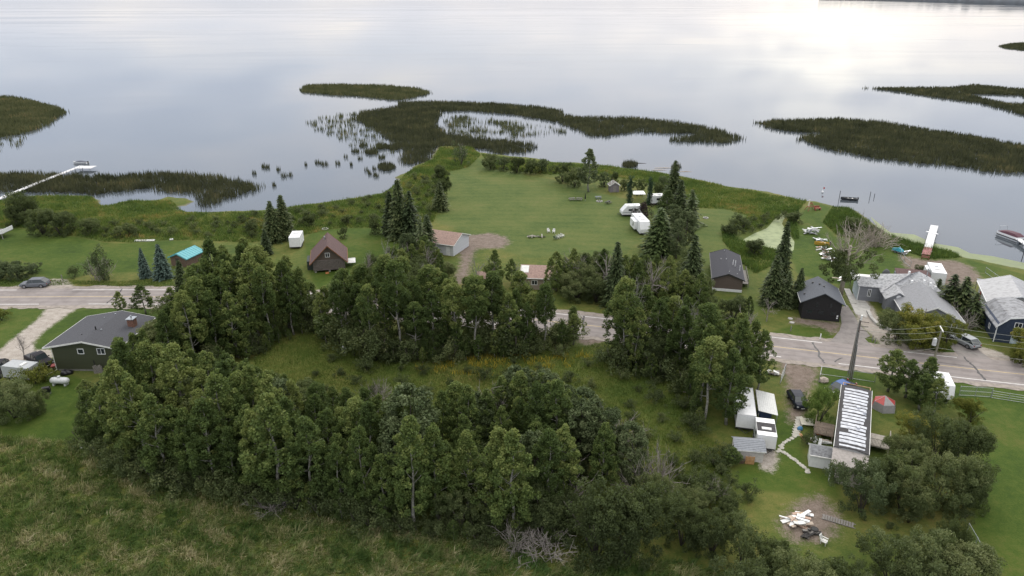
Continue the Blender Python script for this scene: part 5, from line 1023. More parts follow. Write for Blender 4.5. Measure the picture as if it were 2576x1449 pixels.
# -- mobile home with striped roof
ZR = 3.2; c0, c1, c2_, c3 = G(2098.6, 1124.5, ZR), G(2185.7, 1140, ZR), G(2191.8, 982.7, ZR), G(2119, 968.5, ZR)
ax = ((c1 - c0) + (c2_ - c3)); lv = ((c3 - c0) + (c2_ - c1)) / 2; yaw = math.atan2(lv.y, lv.x) - R(90); W = ax.length / 2 * .99; L = lv.length
mid = (c0 + c1) / 2; A = Vector((mid.x, mid.y, 0)) - Vector((math.cos(yaw), math.sin(yaw), 0)) * W / 2
mh = empty('mobile_home', A, yaw, 'long mobile home with white striped black roof at the lower right', 'mobile home')
MHW = siding('mobile_white_siding', (.50, .51, .52), .16, 'X'); bow = .22
n = 8; prof = [(W * i / n, ZR - .12 + bow * math.sin(math.pi * i / n)) for i in range(n + 1)]
MB().prism([(0, .5), (W, .5)] + [(x, z) for x, z in prof[::-1]], 'y', 0, L).build('wall', MHW, mh)
MB().box(.03, W - .03, .03, L - .03, .0, .5).build('skirting', mat('grey_skirt', (.25, .25, .25), .8), mh)
r = MB(); r.loft([[(x, y, z + d_) for (x, z), d_ in list(zip([(-.08, prof[0][1])] + prof[1:-1] + [(W + .08, prof[-1][1])], [.005] * 9)) + list(zip(([(-.08, prof[0][1])] + prof[1:-1] + [(W + .08, prof[-1][1])])[::-1], [.09] * 9))] for y in (-.06, L + .06)])
ro = r.build('roof', mat('black_tar_roof', (.025, .024, .027), .75, var=.2, scale=3), mh)
PAN = mat('white_roof_coating', (.50, .52, .57), .65, var=.14, scale=1.6, col2=(.27, .28, .31))
ns = 18; x0_, x1_ = W * .10, W * .90
for i in range(ns):
    ya = .3 + (L - .9) * i / ns; yb = ya + (L - .9) / ns * RV.uniform(.60, .76); 
    if i == 0: yb = ya + .35
    m_ = 12; e = MB(); tops = []
    xa_, xb_ = x0_ + RV.uniform(-.05, .12), x1_ + RV.uniform(-.12, .08)
    if i == 4: xa_ = x0_ + .95
    if i in (7, 8): xb_ = x1_ - RV.uniform(.1, .4)
    v_, f_ = [], []
    for k in range(m_ + 1):
        x = xa_ + (xb_ - xa_) * k / m_; z = ZR - .12 + bow * math.sin(math.pi * x / W) + .096
        sag = -.16 * math.sin(math.pi * k / m_) + .10; jit = [RV.normal(0, .022) for _ in range(2)]
        v_ += [(x, ya + sag + jit[0], z), (x, yb + sag + jit[1], z), (x, ya + sag + jit[0], z + .012), (x, yb + sag + jit[1], z + .012)]
    for k in range(m_):
        a, b2 = k * 4, k * 4 + 4; f_ += [(a + 2, b2 + 2, b2 + 3, a + 3), (a, b2, b2 + 2, a + 2), (a + 1, a + 3, b2 + 3, b2 + 1)]
    f_ += [(0, 2, 3, 1), (m_ * 4, m_ * 4 + 1, m_ * 4 + 3, m_ * 4 + 2)]
    e.add(v_, f_).build('coated_panel', PAN, ro)
ed = MB(); ed.box(-.14, -.083, -.06, L + .06, ZR - .22, ZR + .0); ed.box(W + .083, W + .14, -.06, L + .06, ZR - .22, ZR + .0); ed.build('edge_trim', OFFW, ro)
for (fx, fy) in [(.55, .62), (.78, .56), (.6, .3)]: MB().box(W * fx, W * fx + .35, L * fy, L * fy + .35, ZR + .1, ZR + .42).build('roof_vent', PAN, ro)
MB().box(W * .15, W, -3.0, -.06, .0, 2.75).build('rear_room', mat('tan_panel', (.36, .33, .31), .85, var=.12), mh)
MB().hull8([(-.15, -3.3, 2.72), (W + .1, -3.3, 2.72), (W + .1, -.07, 2.98), (-.15, -.07, 2.98), (-.15, -3.3, 2.82), (W + .1, -3.3, 2.82), (W + .1, -.07, 3.05), (-.15, -.07, 3.05)]).build('rear_roof', mat('tan_roof_felt', (.30, .275, .26), .9, var=.12), mh)
MB().tube([(-.02, -3.2, 2.7), (-.02, -3.2, .2)], .06, 6).build('downspout', OFFW, mh)
for i in range(4): window(mh, 1.5 + i * 3.8, 1.4, 1.2, 1.0, 'left', 0.0)
def deck(root, x0, x1, y0, y1, z, rails, stripes=True, m=GREYWOOD, name='deck'):
    k = max(3, int(abs(y1 - y0) / .22)); st = (y1 - y0) / k; o = None
    b_ = MB().box(x0, x1, y0, y1, z - .2, z - .05).build(name, m, root)
    for i in range(k): MB().box(x0, x1, y0 + i * st, y0 + i * st + st * .9, z - .05, z + RV.uniform(-.004, .006)).build('plank', m, b_)
    for (a, c, d, e) in rails:
        n_ = max(2, int(math.hypot(c[0] - a[0], c[1] - a[1]) / .16))
        for i in range(n_ + 1):
            x = a[0] + (c[0] - a[0]) * i / n_; y = a[1] + (c[1] - a[1]) * i / n_; big = i % 9 == 0
            if big or d: MB().box(x - (.045 if big else .02), x + (.045 if big else .02), y - (.045 if big else .02), y + (.045 if big else .02), z + .002, z + .95).build('post' if big else 'baluster', m, b_)
        MB().tube([(a[0], a[1], z + .98), (c[0], c[1], z + .98)], .05, 5).build('rail', m, b_)
    for x in (x0 + .1, x1 - .1):
        for y in (y0 + .1, y1 - .1): MB().box(x - .06, x + .06, y - .06, y + .06, 0, z - .2).build('deck_post', m, b_)
    return b_
TAND = mat('tan_deck_boards', (.36, .33, .29), .85, var=.15, scale=3)
d1 = deck(mh, W + .16, W + 2.7, L * .36, L * .36 + 3.0, 1.0, [((W + .2, L * .36 + .05), (W + 2.6, L * .36 + .05), 1, 0), ((W + 2.65, L * .36), (W + 2.65, L * .36 + 2.9), 1, 0)], m=TAND)
d2 = deck(mh, -2.6, -.16, L * .36, L * .36 + 3.0, .95, [((-2.55, L * .36 + .05), (-.2, L * .36 + .05), 1, 0), ((-2.55, L * .36), (-2.55, L * .36 + 2.9), 1, 0)], m=mat('brown_deck_boards', (.24, .19, .15), .85, var=.2, scale=3))
fr = MB().box(.1, W - .05, L + 1.2, L + 1.3, 2.9, 3.0); fr.box(.1, .2, L + .07, L + 1.19, 2.9, 3.0); fr.box(W - .15, W - .05, L + .07, L + 1.19, 2.9, 3.0); fr.box(.1, .2, L + 1.2, L + 1.3, 0, 2.89); fr.box(W - .15, W - .05, L + 1.2, L + 1.3, 0, 2.89)
fr.build('porch_frame', mat('raw_lumber', (.34, .22, .12), .8, var=.15), mh)
# -- white shed against it
A = G(2034, 1173); yaw2 = R(-18); ws_ = empty('white_shed', A, yaw2, 'small white shed with grey shingled roof beside the mobile home', 'shed')
gable(ws_, 2.35, 2.3, 1.75, .6, WHITE, mat('worn_grey_shingles', (.20, .205, .215), .9, var=.25, scale=3), OFFW, .5, .12, .15, along='x')
A = G(1846, 1158); ls = empty('panel_shed', A, R(-8), 'pale shed with ribbed grey metal roof beside the trailers', 'shed')
W2 = 3.5; RG = mat('grey_roof_tiles', (.235, .25, .275), .6, var=.1)
MB().prism([(0, 0), (2.2, 0), (2.2, 1.95), (1.3, 2.45), (0, 1.9)], 'x', 0, W2).build('wall', mat('pale_panel_wall', (.52, .50, .48), .8), ls)
rb = MB().hull8([(-.2, -.35, 1.74), (W2 + .2, -.35, 1.74), (W2 + .2, 1.3, 2.47), (-.2, 1.3, 2.47), (-.2, -.35, 1.80), (W2 + .2, -.35, 1.80), (W2 + .2, 1.3, 2.53), (-.2, 1.3, 2.53)]); rb.hull8([(-.2, 1.302, 2.47), (W2 + .2, 1.302, 2.47), (W2 + .2, 2.5, 1.85), (-.2, 2.5, 1.85), (-.2, 1.302, 2.53), (W2 + .2, 1.302, 2.53), (W2 + .2, 2.5, 1.91), (-.2, 2.5, 1.91)])
ro = rb.build('roof', RG, ls)
for i in range(7):
    a = -.35 + i * .235; z_ = 1.80 + (a + .35) * .4424
    MB().hull8([(-.2, a, z_ + .012), (W2 + .2, a, z_ + .012), (W2 + .2, a + .21, z_ + .105), (-.2, a + .21, z_ + .105), (-.2, a, z_ + .05), (W2 + .2, a, z_ + .05), (W2 + .2, a + .21, z_ + .118), (-.2, a + .21, z_ + .118)]).build('tile_course', RG, ro)
MB().box(-.22, W2 + .22, -.40, -.353, 1.70, 1.80).build('gutter', OFFW, ls)

# ============================================================ VEHICLES
def wheel(root, x, y, r, w=.22, rim=RIM):
    o = MB().tube([(x - w / 2, y, r), (x + w / 2, y, r)], r, 16).build('wheel', TYRE, root)
    s = 1 if x > 0 else -1
    MB().tube([(x + s * w * .5, y, r), (x + s * (w * .5 + .015), y, r)], r * .62, 12).build('rim', rim, o)
def car(name, label, loc, yaw, paint, kind='sedan', L=4.6, W=1.78, H=1.45, group=None, cat='car', open_door=False):
    """x across, front at -y"""
    root = empty(name, loc, yaw, label, cat, group); hw = W / 2; zb = .24 if kind == 'sedan' else .34
    belt = H * (.62 if kind == 'sedan' else .60)
    if kind == 'sedan': st = [(0, .42, .62, .80), (.03, .30, .70, .93), (.10, .24, .76, .97), (.27, .24, belt - .02, 1), (.40, .24, belt, 1), (.78, .24, belt + .02, 1), (.92, .26, belt + .03, .97), (.985, .34, belt - .04, .92), (1, .45, .72, .86)]
    elif kind == 'pickup': st = [(0, .50, .82, .88), (.02, .42, 1.0, .97), (.08, .38, 1.06, 1), (.26, .38, 1.12, 1), (.34, .38, belt, 1), (.60, .38, belt, 1), (.985, .40, belt, .99), (1, .48, belt - .03, .97)]
    else: st = [(0, .45, .75, .84), (.025, .36, .95, .95), (.10, .34, 1.02, .99), (.25, .34, belt - .05, 1), (.36, .34, belt, 1), (.80, .34, belt + .02, 1), (.95, .36, belt + .03, .98), (1, .48, belt - .08, .93)]
    rings = []
    for (t_, z0, z1, ws) in st:
        y = L * (t_ - .5); w_ = hw * ws; zm = z0 + (z1 - z0) * .55
        rings.append([(-w_ * .94, y, z0), (w_ * .94, y, z0), (w_, y, zm), (w_ * .985, y, z1 - .10), (w_ * .90, y, z1), (-w_ * .90, y, z1), (-w_ * .985, y, z1 - .10), (-w_, y, zm)])
    MB().loft(rings).build('body', paint, root, smooth=False)
    cab = {'sedan': [(.26, belt - .06, belt - .05), (.42, belt - .02, H - .04), (.55, belt, H), (.72, belt, H - .04), (.92, belt, belt + .03)],
           'hatch': [(.22, belt - .08, belt - .06), (.38, belt - .02, H - .05), (.55, belt, H), (.80, belt, H - .05), (.965, belt, belt + .08)],
           'suv': [(.255, belt - .06, belt - .05), (.37, belt - .02, H - .06), (.50, belt, H - .01), (.82, belt, H - .02), (.985, belt, belt + .05)],
           'pickup': [(.27, belt - .14, belt - .06), (.36, belt - .05, H - .06), (.46, belt, H), (.60, belt, H - .02), (.635, belt - .02, belt + .02)]}[kind if kind in ('sedan', 'suv', 'pickup') else 'hatch']
    rg = [[(-hw * .87, L * (t_ - .5), z0), (hw * .87, L * (t_ - .5), z0), (hw * (.87 - .13 * min(1, max(0, (z1 - z0)) / .5)), L * (t_ - .5), z1), (-hw * (.87 - .13 * min(1, max(0, (z1 - z0)) / .5)), L * (t_ - .5), z1)] for t_, z0, z1 in cab]
    MB().loft(rg).build('window_glass', mat('car_glass', (.035, .045, .05), .06, var=.05, spec=.8), root)
    rp = MB(); ks = cab[1:4]; top = []
    for t_, z0, z1 in ks: top.append([(-hw * .745, L * (t_ - .5), z1 - .03), (hw * .745, L * (t_ - .5), z1 - .03), (hw * .72, L * (t_ - .5), z1 + .025), (-hw * .72, L * (t_ - .5), z1 + .025)])
    rp.loft(top).build('roof', paint, root)
    pl = MB()
    for sx in (-1, 1):
        for (a, b_) in zip(cab[:-1], cab[1:]):
            za, zb_ = a[2], b_[2]; fa, fb = (.745 if a in ks else .88), (.745 if b_ in ks else .88)
            pl.tube([(sx * hw * fa, L * (a[0] - .5), za), (sx * hw * fb, L * (b_[0] - .5), zb_)], .04, 4)
        pl.tube([(sx * hw * .875, L * (cab[2][0] - .5), belt), (sx * hw * .75, L * (cab[2][0] - .5), H - .03)], .04, 4)
    pl.build('pillars', paint, root)
    r_ = .33 if kind in ('sedan', 'hatch') else .40
    for sx in (-1, 1):
        for t_ in (.18, .80): wheel(root, sx * (hw - .08), L * (t_ - .5), r_)
        MB().box(min(sx * hw * .62, sx * hw * .9), max(sx * hw * .62, sx * hw * .9), -L / 2 - .03, -L / 2 + .14, .62, .77).build('headlight', mat('headlight_lens', (.62, .64, .66), .15), root)
        MB().box(min(sx * hw * .62, sx * hw * .88), max(sx * hw * .62, sx * hw * .88), L / 2 - .10, L / 2 + .025, .76, .95).build('taillight', mat('tail_lens', (.22, .02, .02), .25), root)
        MB().box(min(sx * hw, sx * (hw + .17)), max(sx * hw, sx * (hw + .17)), L * (cab[1][0] - .5) - .25, L * (cab[1][0] - .5) - .1, belt, belt + .14).build('mirror', paint, root)
    MB().box(-hw * .5, hw * .5, -L / 2 - .035, -L / 2 + .03, .44, .58).build('grille', BF, root); MB().box(-.26, .26, -L / 2 - .05, -L / 2 - .034, .40, .51).build('number_plate', OFFW, root)
    MB().box(-hw * .92, hw * .92, L / 2 - .08, L / 2 + .05, .42, .60).build('bumper', mat('bumper_plastic', (.05, .05, .052), .6), root)
    if kind == 'pickup':
        MB().box(-hw * .82, hw * .82, L * .14, L * .47, belt - .02, belt + .012).build('bed_cover', mat('bumper_plastic', (0, 0, 0)), root)
    if open_door:
        MB().box(-hw - .006, -hw + .25, -.1, .85, .55, H - .18).build('door_opening', mat('dark_interior', (.012, .012, .014), .8), root)
        MB().hull8([(-hw - .02, -.15, .42), (-hw - .75, .35, .42), (-hw - .72, .40, .42), (-hw - .0, -.10, .42), (-hw - .02, -.15, H - .3), (-hw - .75, .35, H - .3), (-hw - .72, .40, H - .3), (-hw - .0, -.10, H - .3)]).build('door', paint, root)
    return root
def paint(n, c): return mat(n, c, .55, .0, var=.04, scale=.8, spec=.15)
NAVYP, SILV, GREYP, BLKP = paint('navy_car_paint', (.020, .024, .038)), paint('silver_car_paint', (.34, .36, .38)), paint('steel_grey_paint', (.15, .16, .18)), paint('black_car_paint', (.022, .020, .024))
p0 = G(2005, 1014); car('sedan', 'dark navy hatchback sedan parked on the dirt drive', p0, R(-2), NAVYP, 'hatch', 4.5, 1.9, 1.5)
p0 = G(90, 721); car('suv', 'grey SUV with an open side door parked at the roadside', p0, R(-84), GREYP, 'suv', 5.2, 2.0, 1.78, open_door=False)
p0 = G(2424, 866); car('suv', 'silver SUV parked nose in beside the grey house', p0, R(198), SILV, 'suv', 4.9, 1.95, 1.70)
p0 = G(101, 914); car('pickup', 'black pickup truck beside the green house', p0, R(58), BLKP, 'pickup', 5.5, 2.05, 1.85, cat='truck')
p0 = G(-4, 940); car('suv', 'dark vehicle cut by the left edge beside the box trailer', p0, R(15), BLKP, 'suv', 5.0, 2.0, 1.8)
p0 = G(2113, 982); bc = car('old_coupe', 'faded blue old car with black hood beside the mobile home', p0, R(-62), paint('black_hood', (.018, .019, .022)), 'sedan', 5.0, 1.95, 1.35)
for ch in bc.children:
    if ch.name.startswith(('roof', 'pillars')): ch.data.materials.clear(); ch.data.materials.append(paint('faded_blue_paint', (.060, .12, .30)))
def boxtrailer(name, label, loc, yaw, w, l, h, m, floor=.5, slope=0.0, cat='trailer', vnose=False):
    root = empty(name, loc, yaw, label, cat)
    MB().prism([(0, floor), (l, floor), (l, floor + h), (slope, floor + h), (0, floor + h * .35 if slope else floor + h)], 'x', -w / 2, w / 2).build('body', m, root, bevel=.06)
    MB().box(-w / 2 - .02, w / 2 + .02, .02, l - .02, floor - .16, floor - .003).build('chassis', mat('dark_frame', (.03, .03, .032), .7), root)
    for sx in (-1, 1):
        for yy in (l * .52, l * .52 + .8): wheel(root, sx * (w / 2 - .02), yy, .34, .22)
    MB().tube([(-w * .35, .0, floor - .1), (0, -1.1, floor - .1), (w * .35, .0, floor - .1)], .05, 5).build('hitch', MATS['dark_frame'], root)
    MB().box(-w * .25, w * .25, l * .3, l * .3 + .5, floor + h + .003, floor + h + .15).build('roof_vent', OFFW, root)
    return root
RVW = mat('white_fibreglass', (.70, .71, .72), .35, var=.04, scale=1)
def rv(name, label, loc, yaw, w, l, h, slope, stripe=None, slide=None, wins=(), awning=False, roofm=None):
    root = boxtrailer(name, label, loc, yaw, w, l, h, RVW, .55, slope, 'camper')
    for (side, y0, z0, ww, hh_) in wins:
        g = MB()
        if side == 'r': g.box(w / 2 + .003, w / 2 + .03, y0, y0 + ww, z0, z0 + hh_)
        elif side == 'l': g.box(-w / 2 - .03, -w / 2 - .003, y0, y0 + ww, z0, z0 + hh_)
        elif side == 'b': g.box(y0, y0 + ww, l + .003, l + .03, z0, z0 + hh_)
        g.build('window', GLASS, root)
    if stripe:
        for sx in (-1, 1):
            x = sx * (w / 2 + .012); MB().box(x - .009, x + .009, .1, l - .1, 1.05, 1.25).build('stripe', stripe, root)
    if slide: MB().box(*slide).build('slide_out', RVW, root, bevel=.04)
    if roofm: MB().box(-w / 2 + .05, w / 2 - .05, l * .22, l * .72, .55 + h + .004, .55 + h + .02).build('roof_sheet', roofm, root)
    if not roofm: MB().box(-.35, .35, l * .6, l * .6 + .8, .55 + h + .022, .55 + h + .26).build('air_conditioner', WHITE, root); return root
# white cargo trailers
boxtrailer('cargo_trailer', 'white box trailer beside the dark spruce pair', G(752, 609), R(187), 2.5, 5.2, 2.35, WHITE)
boxtrailer('cargo_trailer', 'pale grey box trailer under the yellow bush at the left edge', G(92, 953), R(80), 2.2, 4.6, 1.85, mat('pale_grey_panel', (.36, .375, .385), .5, var=.06))
boxtrailer('cargo_trailer', 'long white cargo trailer half under the aspens beside the panel shed', G(1873, 1085), R(-14), 2.45, 7.6, 2.1, WHITE)
cp_ = empty('metal_canopy', G(1925, 1052), R(-14), 'ribbed white metal canopy leaning beside the long cargo trailer', 'canopy')
LP = mat('ribbed_white_metal', (.55, .56, .55), .45, var=.06)
cpm = MB().hull8([(-1.2, -1.2, 1.75), (1.4, -1.2, 1.35), (1.4, 4.6, 1.35), (-1.2, 4.6, 1.75), (-1.2, -1.2, 1.80), (1.4, -1.2, 1.40), (1.4, 4.6, 1.40), (-1.2, 4.6, 1.80)]).build('sheet', LP, cp_)
for i in range(10): x = -1.15 + i * .27; z_ = 1.80 - (x + 1.2) * .1538; MB().box(x, x + .05, -1.2, 4.6, z_ - .01, z_ + .035).build('rib', LP, cpm)
for (x, y) in [(-1.1, -1.1), (1.3, -1.1), (1.3, 4.5), (-1.1, 4.5)]: MB().box(x - .04, x + .04, y - .04, y + .04, 0, 1.4).build('post', STEEL, cp_)
tag(MB().box(-.8, .8, -.6, .6, 0, .9).build('storage_chest', mat('blue_tarp', (.03, .05, .12), .6), None, bevel=.05, loc=G(1922, 1046)), 'dark blue chest stored under the ribbed white canopy', 'chest')
rv('camper_trailer', 'old white camper with dark patched roof and green stripe', G(1924, 1137), R(-14), 2.4, 4.2, 1.95, .0, mat('green_stripe', (.12, .18, .14), .5), None, [('r', 1.2, 1.5, .9, .5), ('l', 1.2, 1.5, .9, .5)], roofm=mat('patched_dark_roof', (.045, .042, .045), .8, var=.3, scale=2))
rv('travel_trailer', 'white travel trailer with sloped nose beside the purple plum tree', G(1562, 542), R(-85), 2.6, 5.2, 2.3, 1.3, mat('grey_stripe', (.35, .36, .38), .5), None, [('r', 1.7, 1.6, .9, .5), ('r', 3.2, 1.6, 1.0, .5), ('l', 2, 1.6, .9, .5)])
fw = rv('fifth_wheel_trailer', 'tall white fifth wheel camper with slide out beside the broad spruce', G(1622, 592), R(6), 2.6, 8.5, 2.75, .9, None, (-2.15, -1.303, 2.4, 6.4, .9, 2.9), [('r', 2, 1.8, 1, .6)])
MB().box(-2.18, -2.153, 3.2, 3.8, 1.5, 2.4).build('window', GLASS, fw)
rv('trailer_home', 'white roofed trailer with striped awning between the column cedars', G(1630, 513), R(-85), 2.8, 4.4, 2.1, 0, None, None, [('r', 2, 1.4, 1, .6)])
aw = empty('awning', G(1607, 508), R(0), 'white canopy roof between the two column cedars', 'canopy')
MB().hull8([(-1.8, -.3, 2.3), (1.8, -.3, 2.3), (1.6, 2.4, 2.6), (-1.6, 2.4, 2.6), (-1.8, -.3, 2.36), (1.8, -.3, 2.36), (1.6, 2.4, 2.66), (-1.6, 2.4, 2.66)]).build('canopy_sheet', WHITE, aw)
for x in (-1.7, 1.7):
    for y in (-.2, 2.3): MB().tube([(x, y, 0), (x, y, 2.3)], .04, 5).build('pole', STEEL, aw)
rv('camper_trailer', 'white camper with blue grey windows beside the dirt patch by the lake', G(2356, 722), R(-20), 2.6, 6.4, 2.5, 0, None, (-1.9, -1.303, 2.6, 5.2, .8, 2.7), [('l', .6, 1.7, .8, .8), ('l', 1.7, 1.7, .6, .9)])
rv('camper_trailer', 'white camper mostly hidden under trees left of the green gate', G(2372, 1012), R(-18), 2.4, 4.8, 2.0, .6, None, None, [('r', 1.2, 1.4, .8, .5)])

# ============================================================ WATERFRONT
def pontoon_dock(name, label, pts, w, m, z=.35, posts=True, cat='dock', planks=None):
    root = empty(name, (pts[0].x, pts[0].y, 0), 0, label, cat); P0 = Vector((pts[0].x, pts[0].y, 0))
    for i in range(len(pts) - 1):
        a, b_ = pts[i], pts[i + 1]; d = Vector((b_.x - a.x, b_.y - a.y, 0)); L = d.length; yw = math.atan2(d.y, d.x); n_ = max(1, int(L / 2.4)); st = L / n_
        for k in range(n_):
            M = Matrix.Translation(Vector((a.x, a.y, 0)) - P0 + d * (k / n_)) @ Matrix.Rotation(yw, 4, 'Z')
            mm = planks[min(len(planks) - 1, int(k / n_ * len(planks)))] if planks else m
            MB().box(.03, st - .03, -w / 2, w / 2, z - .12, z + .03 * ((k % 2) * .1), M).build('deck_section', mm, root)
            if posts:
                for sy in (-1, 1): MB().box(-.05, .05, sy * (w / 2 + .06) - .05, sy * (w / 2 + .06) + .05, -1.3, z + .35, M).build('post', STEEL, root)
    return root
DW = mat('pale_dock_planks', (.60, .60, .61), .7, var=.08, scale=1.5)
pontoon_dock('long_dock', 'long pale dock running through the reeds at the upper left', [G(-60, 522, .5), G(0, 499, .5), G(100, 458, .5), G(205, 417, .5)], 1.5, DW, .55)
pontoon_dock('dock_platform', 'pale platform at the end of the long dock', [G(196, 421, .4), G(236, 421, .4)], 4.0, DW, .5)
def boat(name, label, loc, yaw, L, W, m, cover=None, cat='boat'):
    root = empty(name, loc, yaw, label, cat); rings = []
    for i in range(9):
        t_ = i / 8; w_ = W / 2 * (1 - max(0, (t_ - .45) / .55) ** 2.2) + .02; y = L * (t_ - .5); zt = .62 + .22 * t_ ** 2
        rings.append([(-w_ * .55, y, -.1 + .2 * t_ ** 3), (w_ * .55, y, -.1 + .2 * t_ ** 3), (w_, y, zt), (w_ * .86, y, zt + .02), (w_ * .80, y, .35 + .2 * t_), (-w_ * .80, y, .35 + .2 * t_), (-w_ * .86, y, zt + .02), (-w_, y, zt)])
    MB().loft(rings).build('hull', m, root)
    for t_ in (.25, .5): MB().box(-W * .4, W * .4, L * (t_ - .5), L * (t_ - .5) + .3, .42, .5).build('seat', OFFW, root)
    MB().box(-.18, .18, -L / 2 - .32, -L / 2 + .02, .1, .95).build('outboard_motor', mat('black_trim', (0, 0, 0)), root)
    if cover: MB().loft([[(-W * .40, L * a, .66), (W * .40, L * a, .66), (W * .2, L * a, h_), (-W * .2, L * a, h_)] for a, h_ in ((-.4, .75), (0, 1.15), (.3, .85))]).build('cover', cover, root)
    return root
boat('speedboat', 'white boat moored at the end of the long dock', G(197, 414, WATER_Z) + Vector((0, 1.5, 0)), R(85), 5.5, 2.1, WHITE, mat('boat_blue_cover', (.10, .11, .14), .7))
boat('rowing_boat', 'small dark open boat anchored off the right hand bank', G(2135, 503, WATER_Z), R(78), 4.6, 1.7, mat('dark_hull', (.045, .05, .055), .5))
pd = empty('swim_dock', G(2334, 655), 0, 'straight white dock with red landward ramp on the right', 'dock')
a, b_ = G(2330, 640, .6), G(2351, 567, .6); d = b_ - a; yw = math.atan2(d.y, d.x); Lk = d.length; n_ = 9; P0 = Vector((G(2334, 655).x, G(2334, 655).y, 0))
for k in range(n_):
    M = Matrix.Translation(Vector((a.x, a.y, 0)) - P0 + Vector((d.x, d.y, 0)) * (k / n_)) @ Matrix.Rotation(yw, 4, 'Z')
    MB().box(.03, Lk / n_ - .02, -.85, .85, .5, .62, M).build('deck_section', mat('red_dock_paint', (.30, .12, .12), .8) if k < 2 else DW, pd)
    for sy in (-1, 1): MB().tube([M @ Vector((.2, sy * .92, -1.4)), M @ Vector((.2, sy * .92, .9 if k in (5, 7) else .55))], .06, 6).build('post', STEEL, pd)
M = Matrix.Translation(Vector((a.x, a.y, 0)) - P0) @ Matrix.Rotation(yw, 4, 'Z')
for sy in (-1, 1):
    MB().box(-2.3, .0, sy * .7 - .07, sy * .7 + .07, .25, .42, M).build('beam', mat('rusty_frame', (.17, .065, .04), .85), pd); MB().box(-2.2, -2.05, sy * .7 - .06, sy * .7 + .06, .0, .8, M).build('post', MATS['rusty_frame'], pd)
for i in range(4): MB().box(-2.2 + i * .5, -2.05 + i * .5, -.8, .8, .43, .5, M).build('plank', MATS['rusty_frame'], pd)
sb = empty('paddle_board', tuple(G(2345, 586, .66)), yw + 1.2, 'white paddle board lying across the swim dock', 'paddle board')
MB().loft([[(x, -w_, .0), (x, w_, .0), (x, w_ * .8, .1), (x, -w_ * .8, .1)] for x, w_ in ((-1.5, .05), (-1.1, .3), (-.4, .4), (.5, .4), (1.1, .3), (1.5, .05))]).build('board', WHITE, sb)
pb = empty('pontoon_boat', G(2541, 600, WATER_Z), R(12), 'pontoon boat with maroon cover moored at the right edge', 'boat')
for sx in (-1, 1): MB().tube([(sx * .95, -3.2, .15), (sx * .95, 2.6, .15), (sx * .95, 3.4, .35)], [.33, .33, .06], 10).build('pontoon', STEEL, pb)
MB().box(-1.35, 1.35, -3.0, 3.0, .5, .65).build('deck', mat('dark_frame', (0, 0, 0)), pb); MB().box(-1.3, 1.3, -2.9, 2.9, .66, 1.15).build('side_rail', WHITE, pb)
MB().loft([[(-1.25, y, 1.16), (1.25, y, 1.16), (.9, y, z_), (-.9, y, z_)] for y, z_ in ((-2.8, 1.3), (-1.5, 1.75), (.8, 1.7), (2.7, 1.35))]).build('cover', mat('maroon_canvas', (.085, .03, .045), .8), pb)
MB().tube([(-1.2, 2.2, 1.2), (-1.1, 2.6, 2.5), (1.1, 2.6, 2.5), (1.2, 2.2, 1.2)], .05, 6).build('arch', STEEL, pb)
pontoon_dock('mooring_dock', 'white dock reaching to the pontoon boat at the right edge', [G(2620, 640, .4), G(2556, 598, .4)], 1.4, DW, .5)
# posts, markers in the water
for (u, v, h_, lab) in [(2188, 497, 1.8, 'dark stick standing in the water, left of two by the anchored boat'), (2199, 497, 1.2, 'short dark stick standing in the water, right of two by the anchored boat'), (2110, 505, 3.0, 'tall thin pole in the water beside the anchored boat'), (2570, 655, 2.2, 'dark post in the water at the right edge')]:
    tag(MB().tube([(0, 0, -.6), (0, 0, h_)], .08, 6).build('water_post', mat('black_trim', (0, 0, 0)), None, loc=G(u, v, WATER_Z)), lab, 'post')
bu = empty('marker_buoy', G(2069, 484, WATER_Z), 0, 'red and white marker flag float off the right bank', 'buoy'); MB().tube([(0, 0, -.2), (0, 0, .4)], .3, 8).build('float', WHITE, bu); MB().tube([(0, 0, .4), (0, 0, 1.6)], .05, 5).build('pole', WHITE, bu); MB().box(.05, .5, -.02, .02, 1.1, 1.6).build('flag', mat('red_flag', (.4, .03, .03), .7), bu)
# playground frame
pg = empty('swing_frame', G(2038, 529), R(10), 'red brown wooden play frame at the lakeside corner', 'play frame'); RW = mat('red_brown_wood', (.26, .085, .05), .8, var=.2)
for (x0, x1) in ((-1.2, -.2), (1.2, .2)):
    for y in (-.9, .9): MB().tube([(x0, y, 0), (x1 * .3, 0, 2.3)], .08, 6).build('leg', RW, pg)
MB().box(-1.2, 1.2, -.1, .1, 1.0, 1.15).build('beam', RW, pg); MB().box(1.3, 3.0, -.5, .5, .5, .62).build('bench_seat', RW, pg); MB().box(1.3, 3.0, .5, .6, .5, 1.1).build('backrest', RW, pg); MB().box(1.35, 1.5, -.4, .4, 0, .5).build('leg', RW, pg); MB().box(2.8, 2.95, -.4, .4, 0, .5).build('leg', RW, pg)
MB().tube([(-.5, .2, 1.16), (-.5, .2, 2.9)], [.3, .12], 8).build('slide_hood', mat('cream_plastic', (.62, .56, .40), .5), pg)

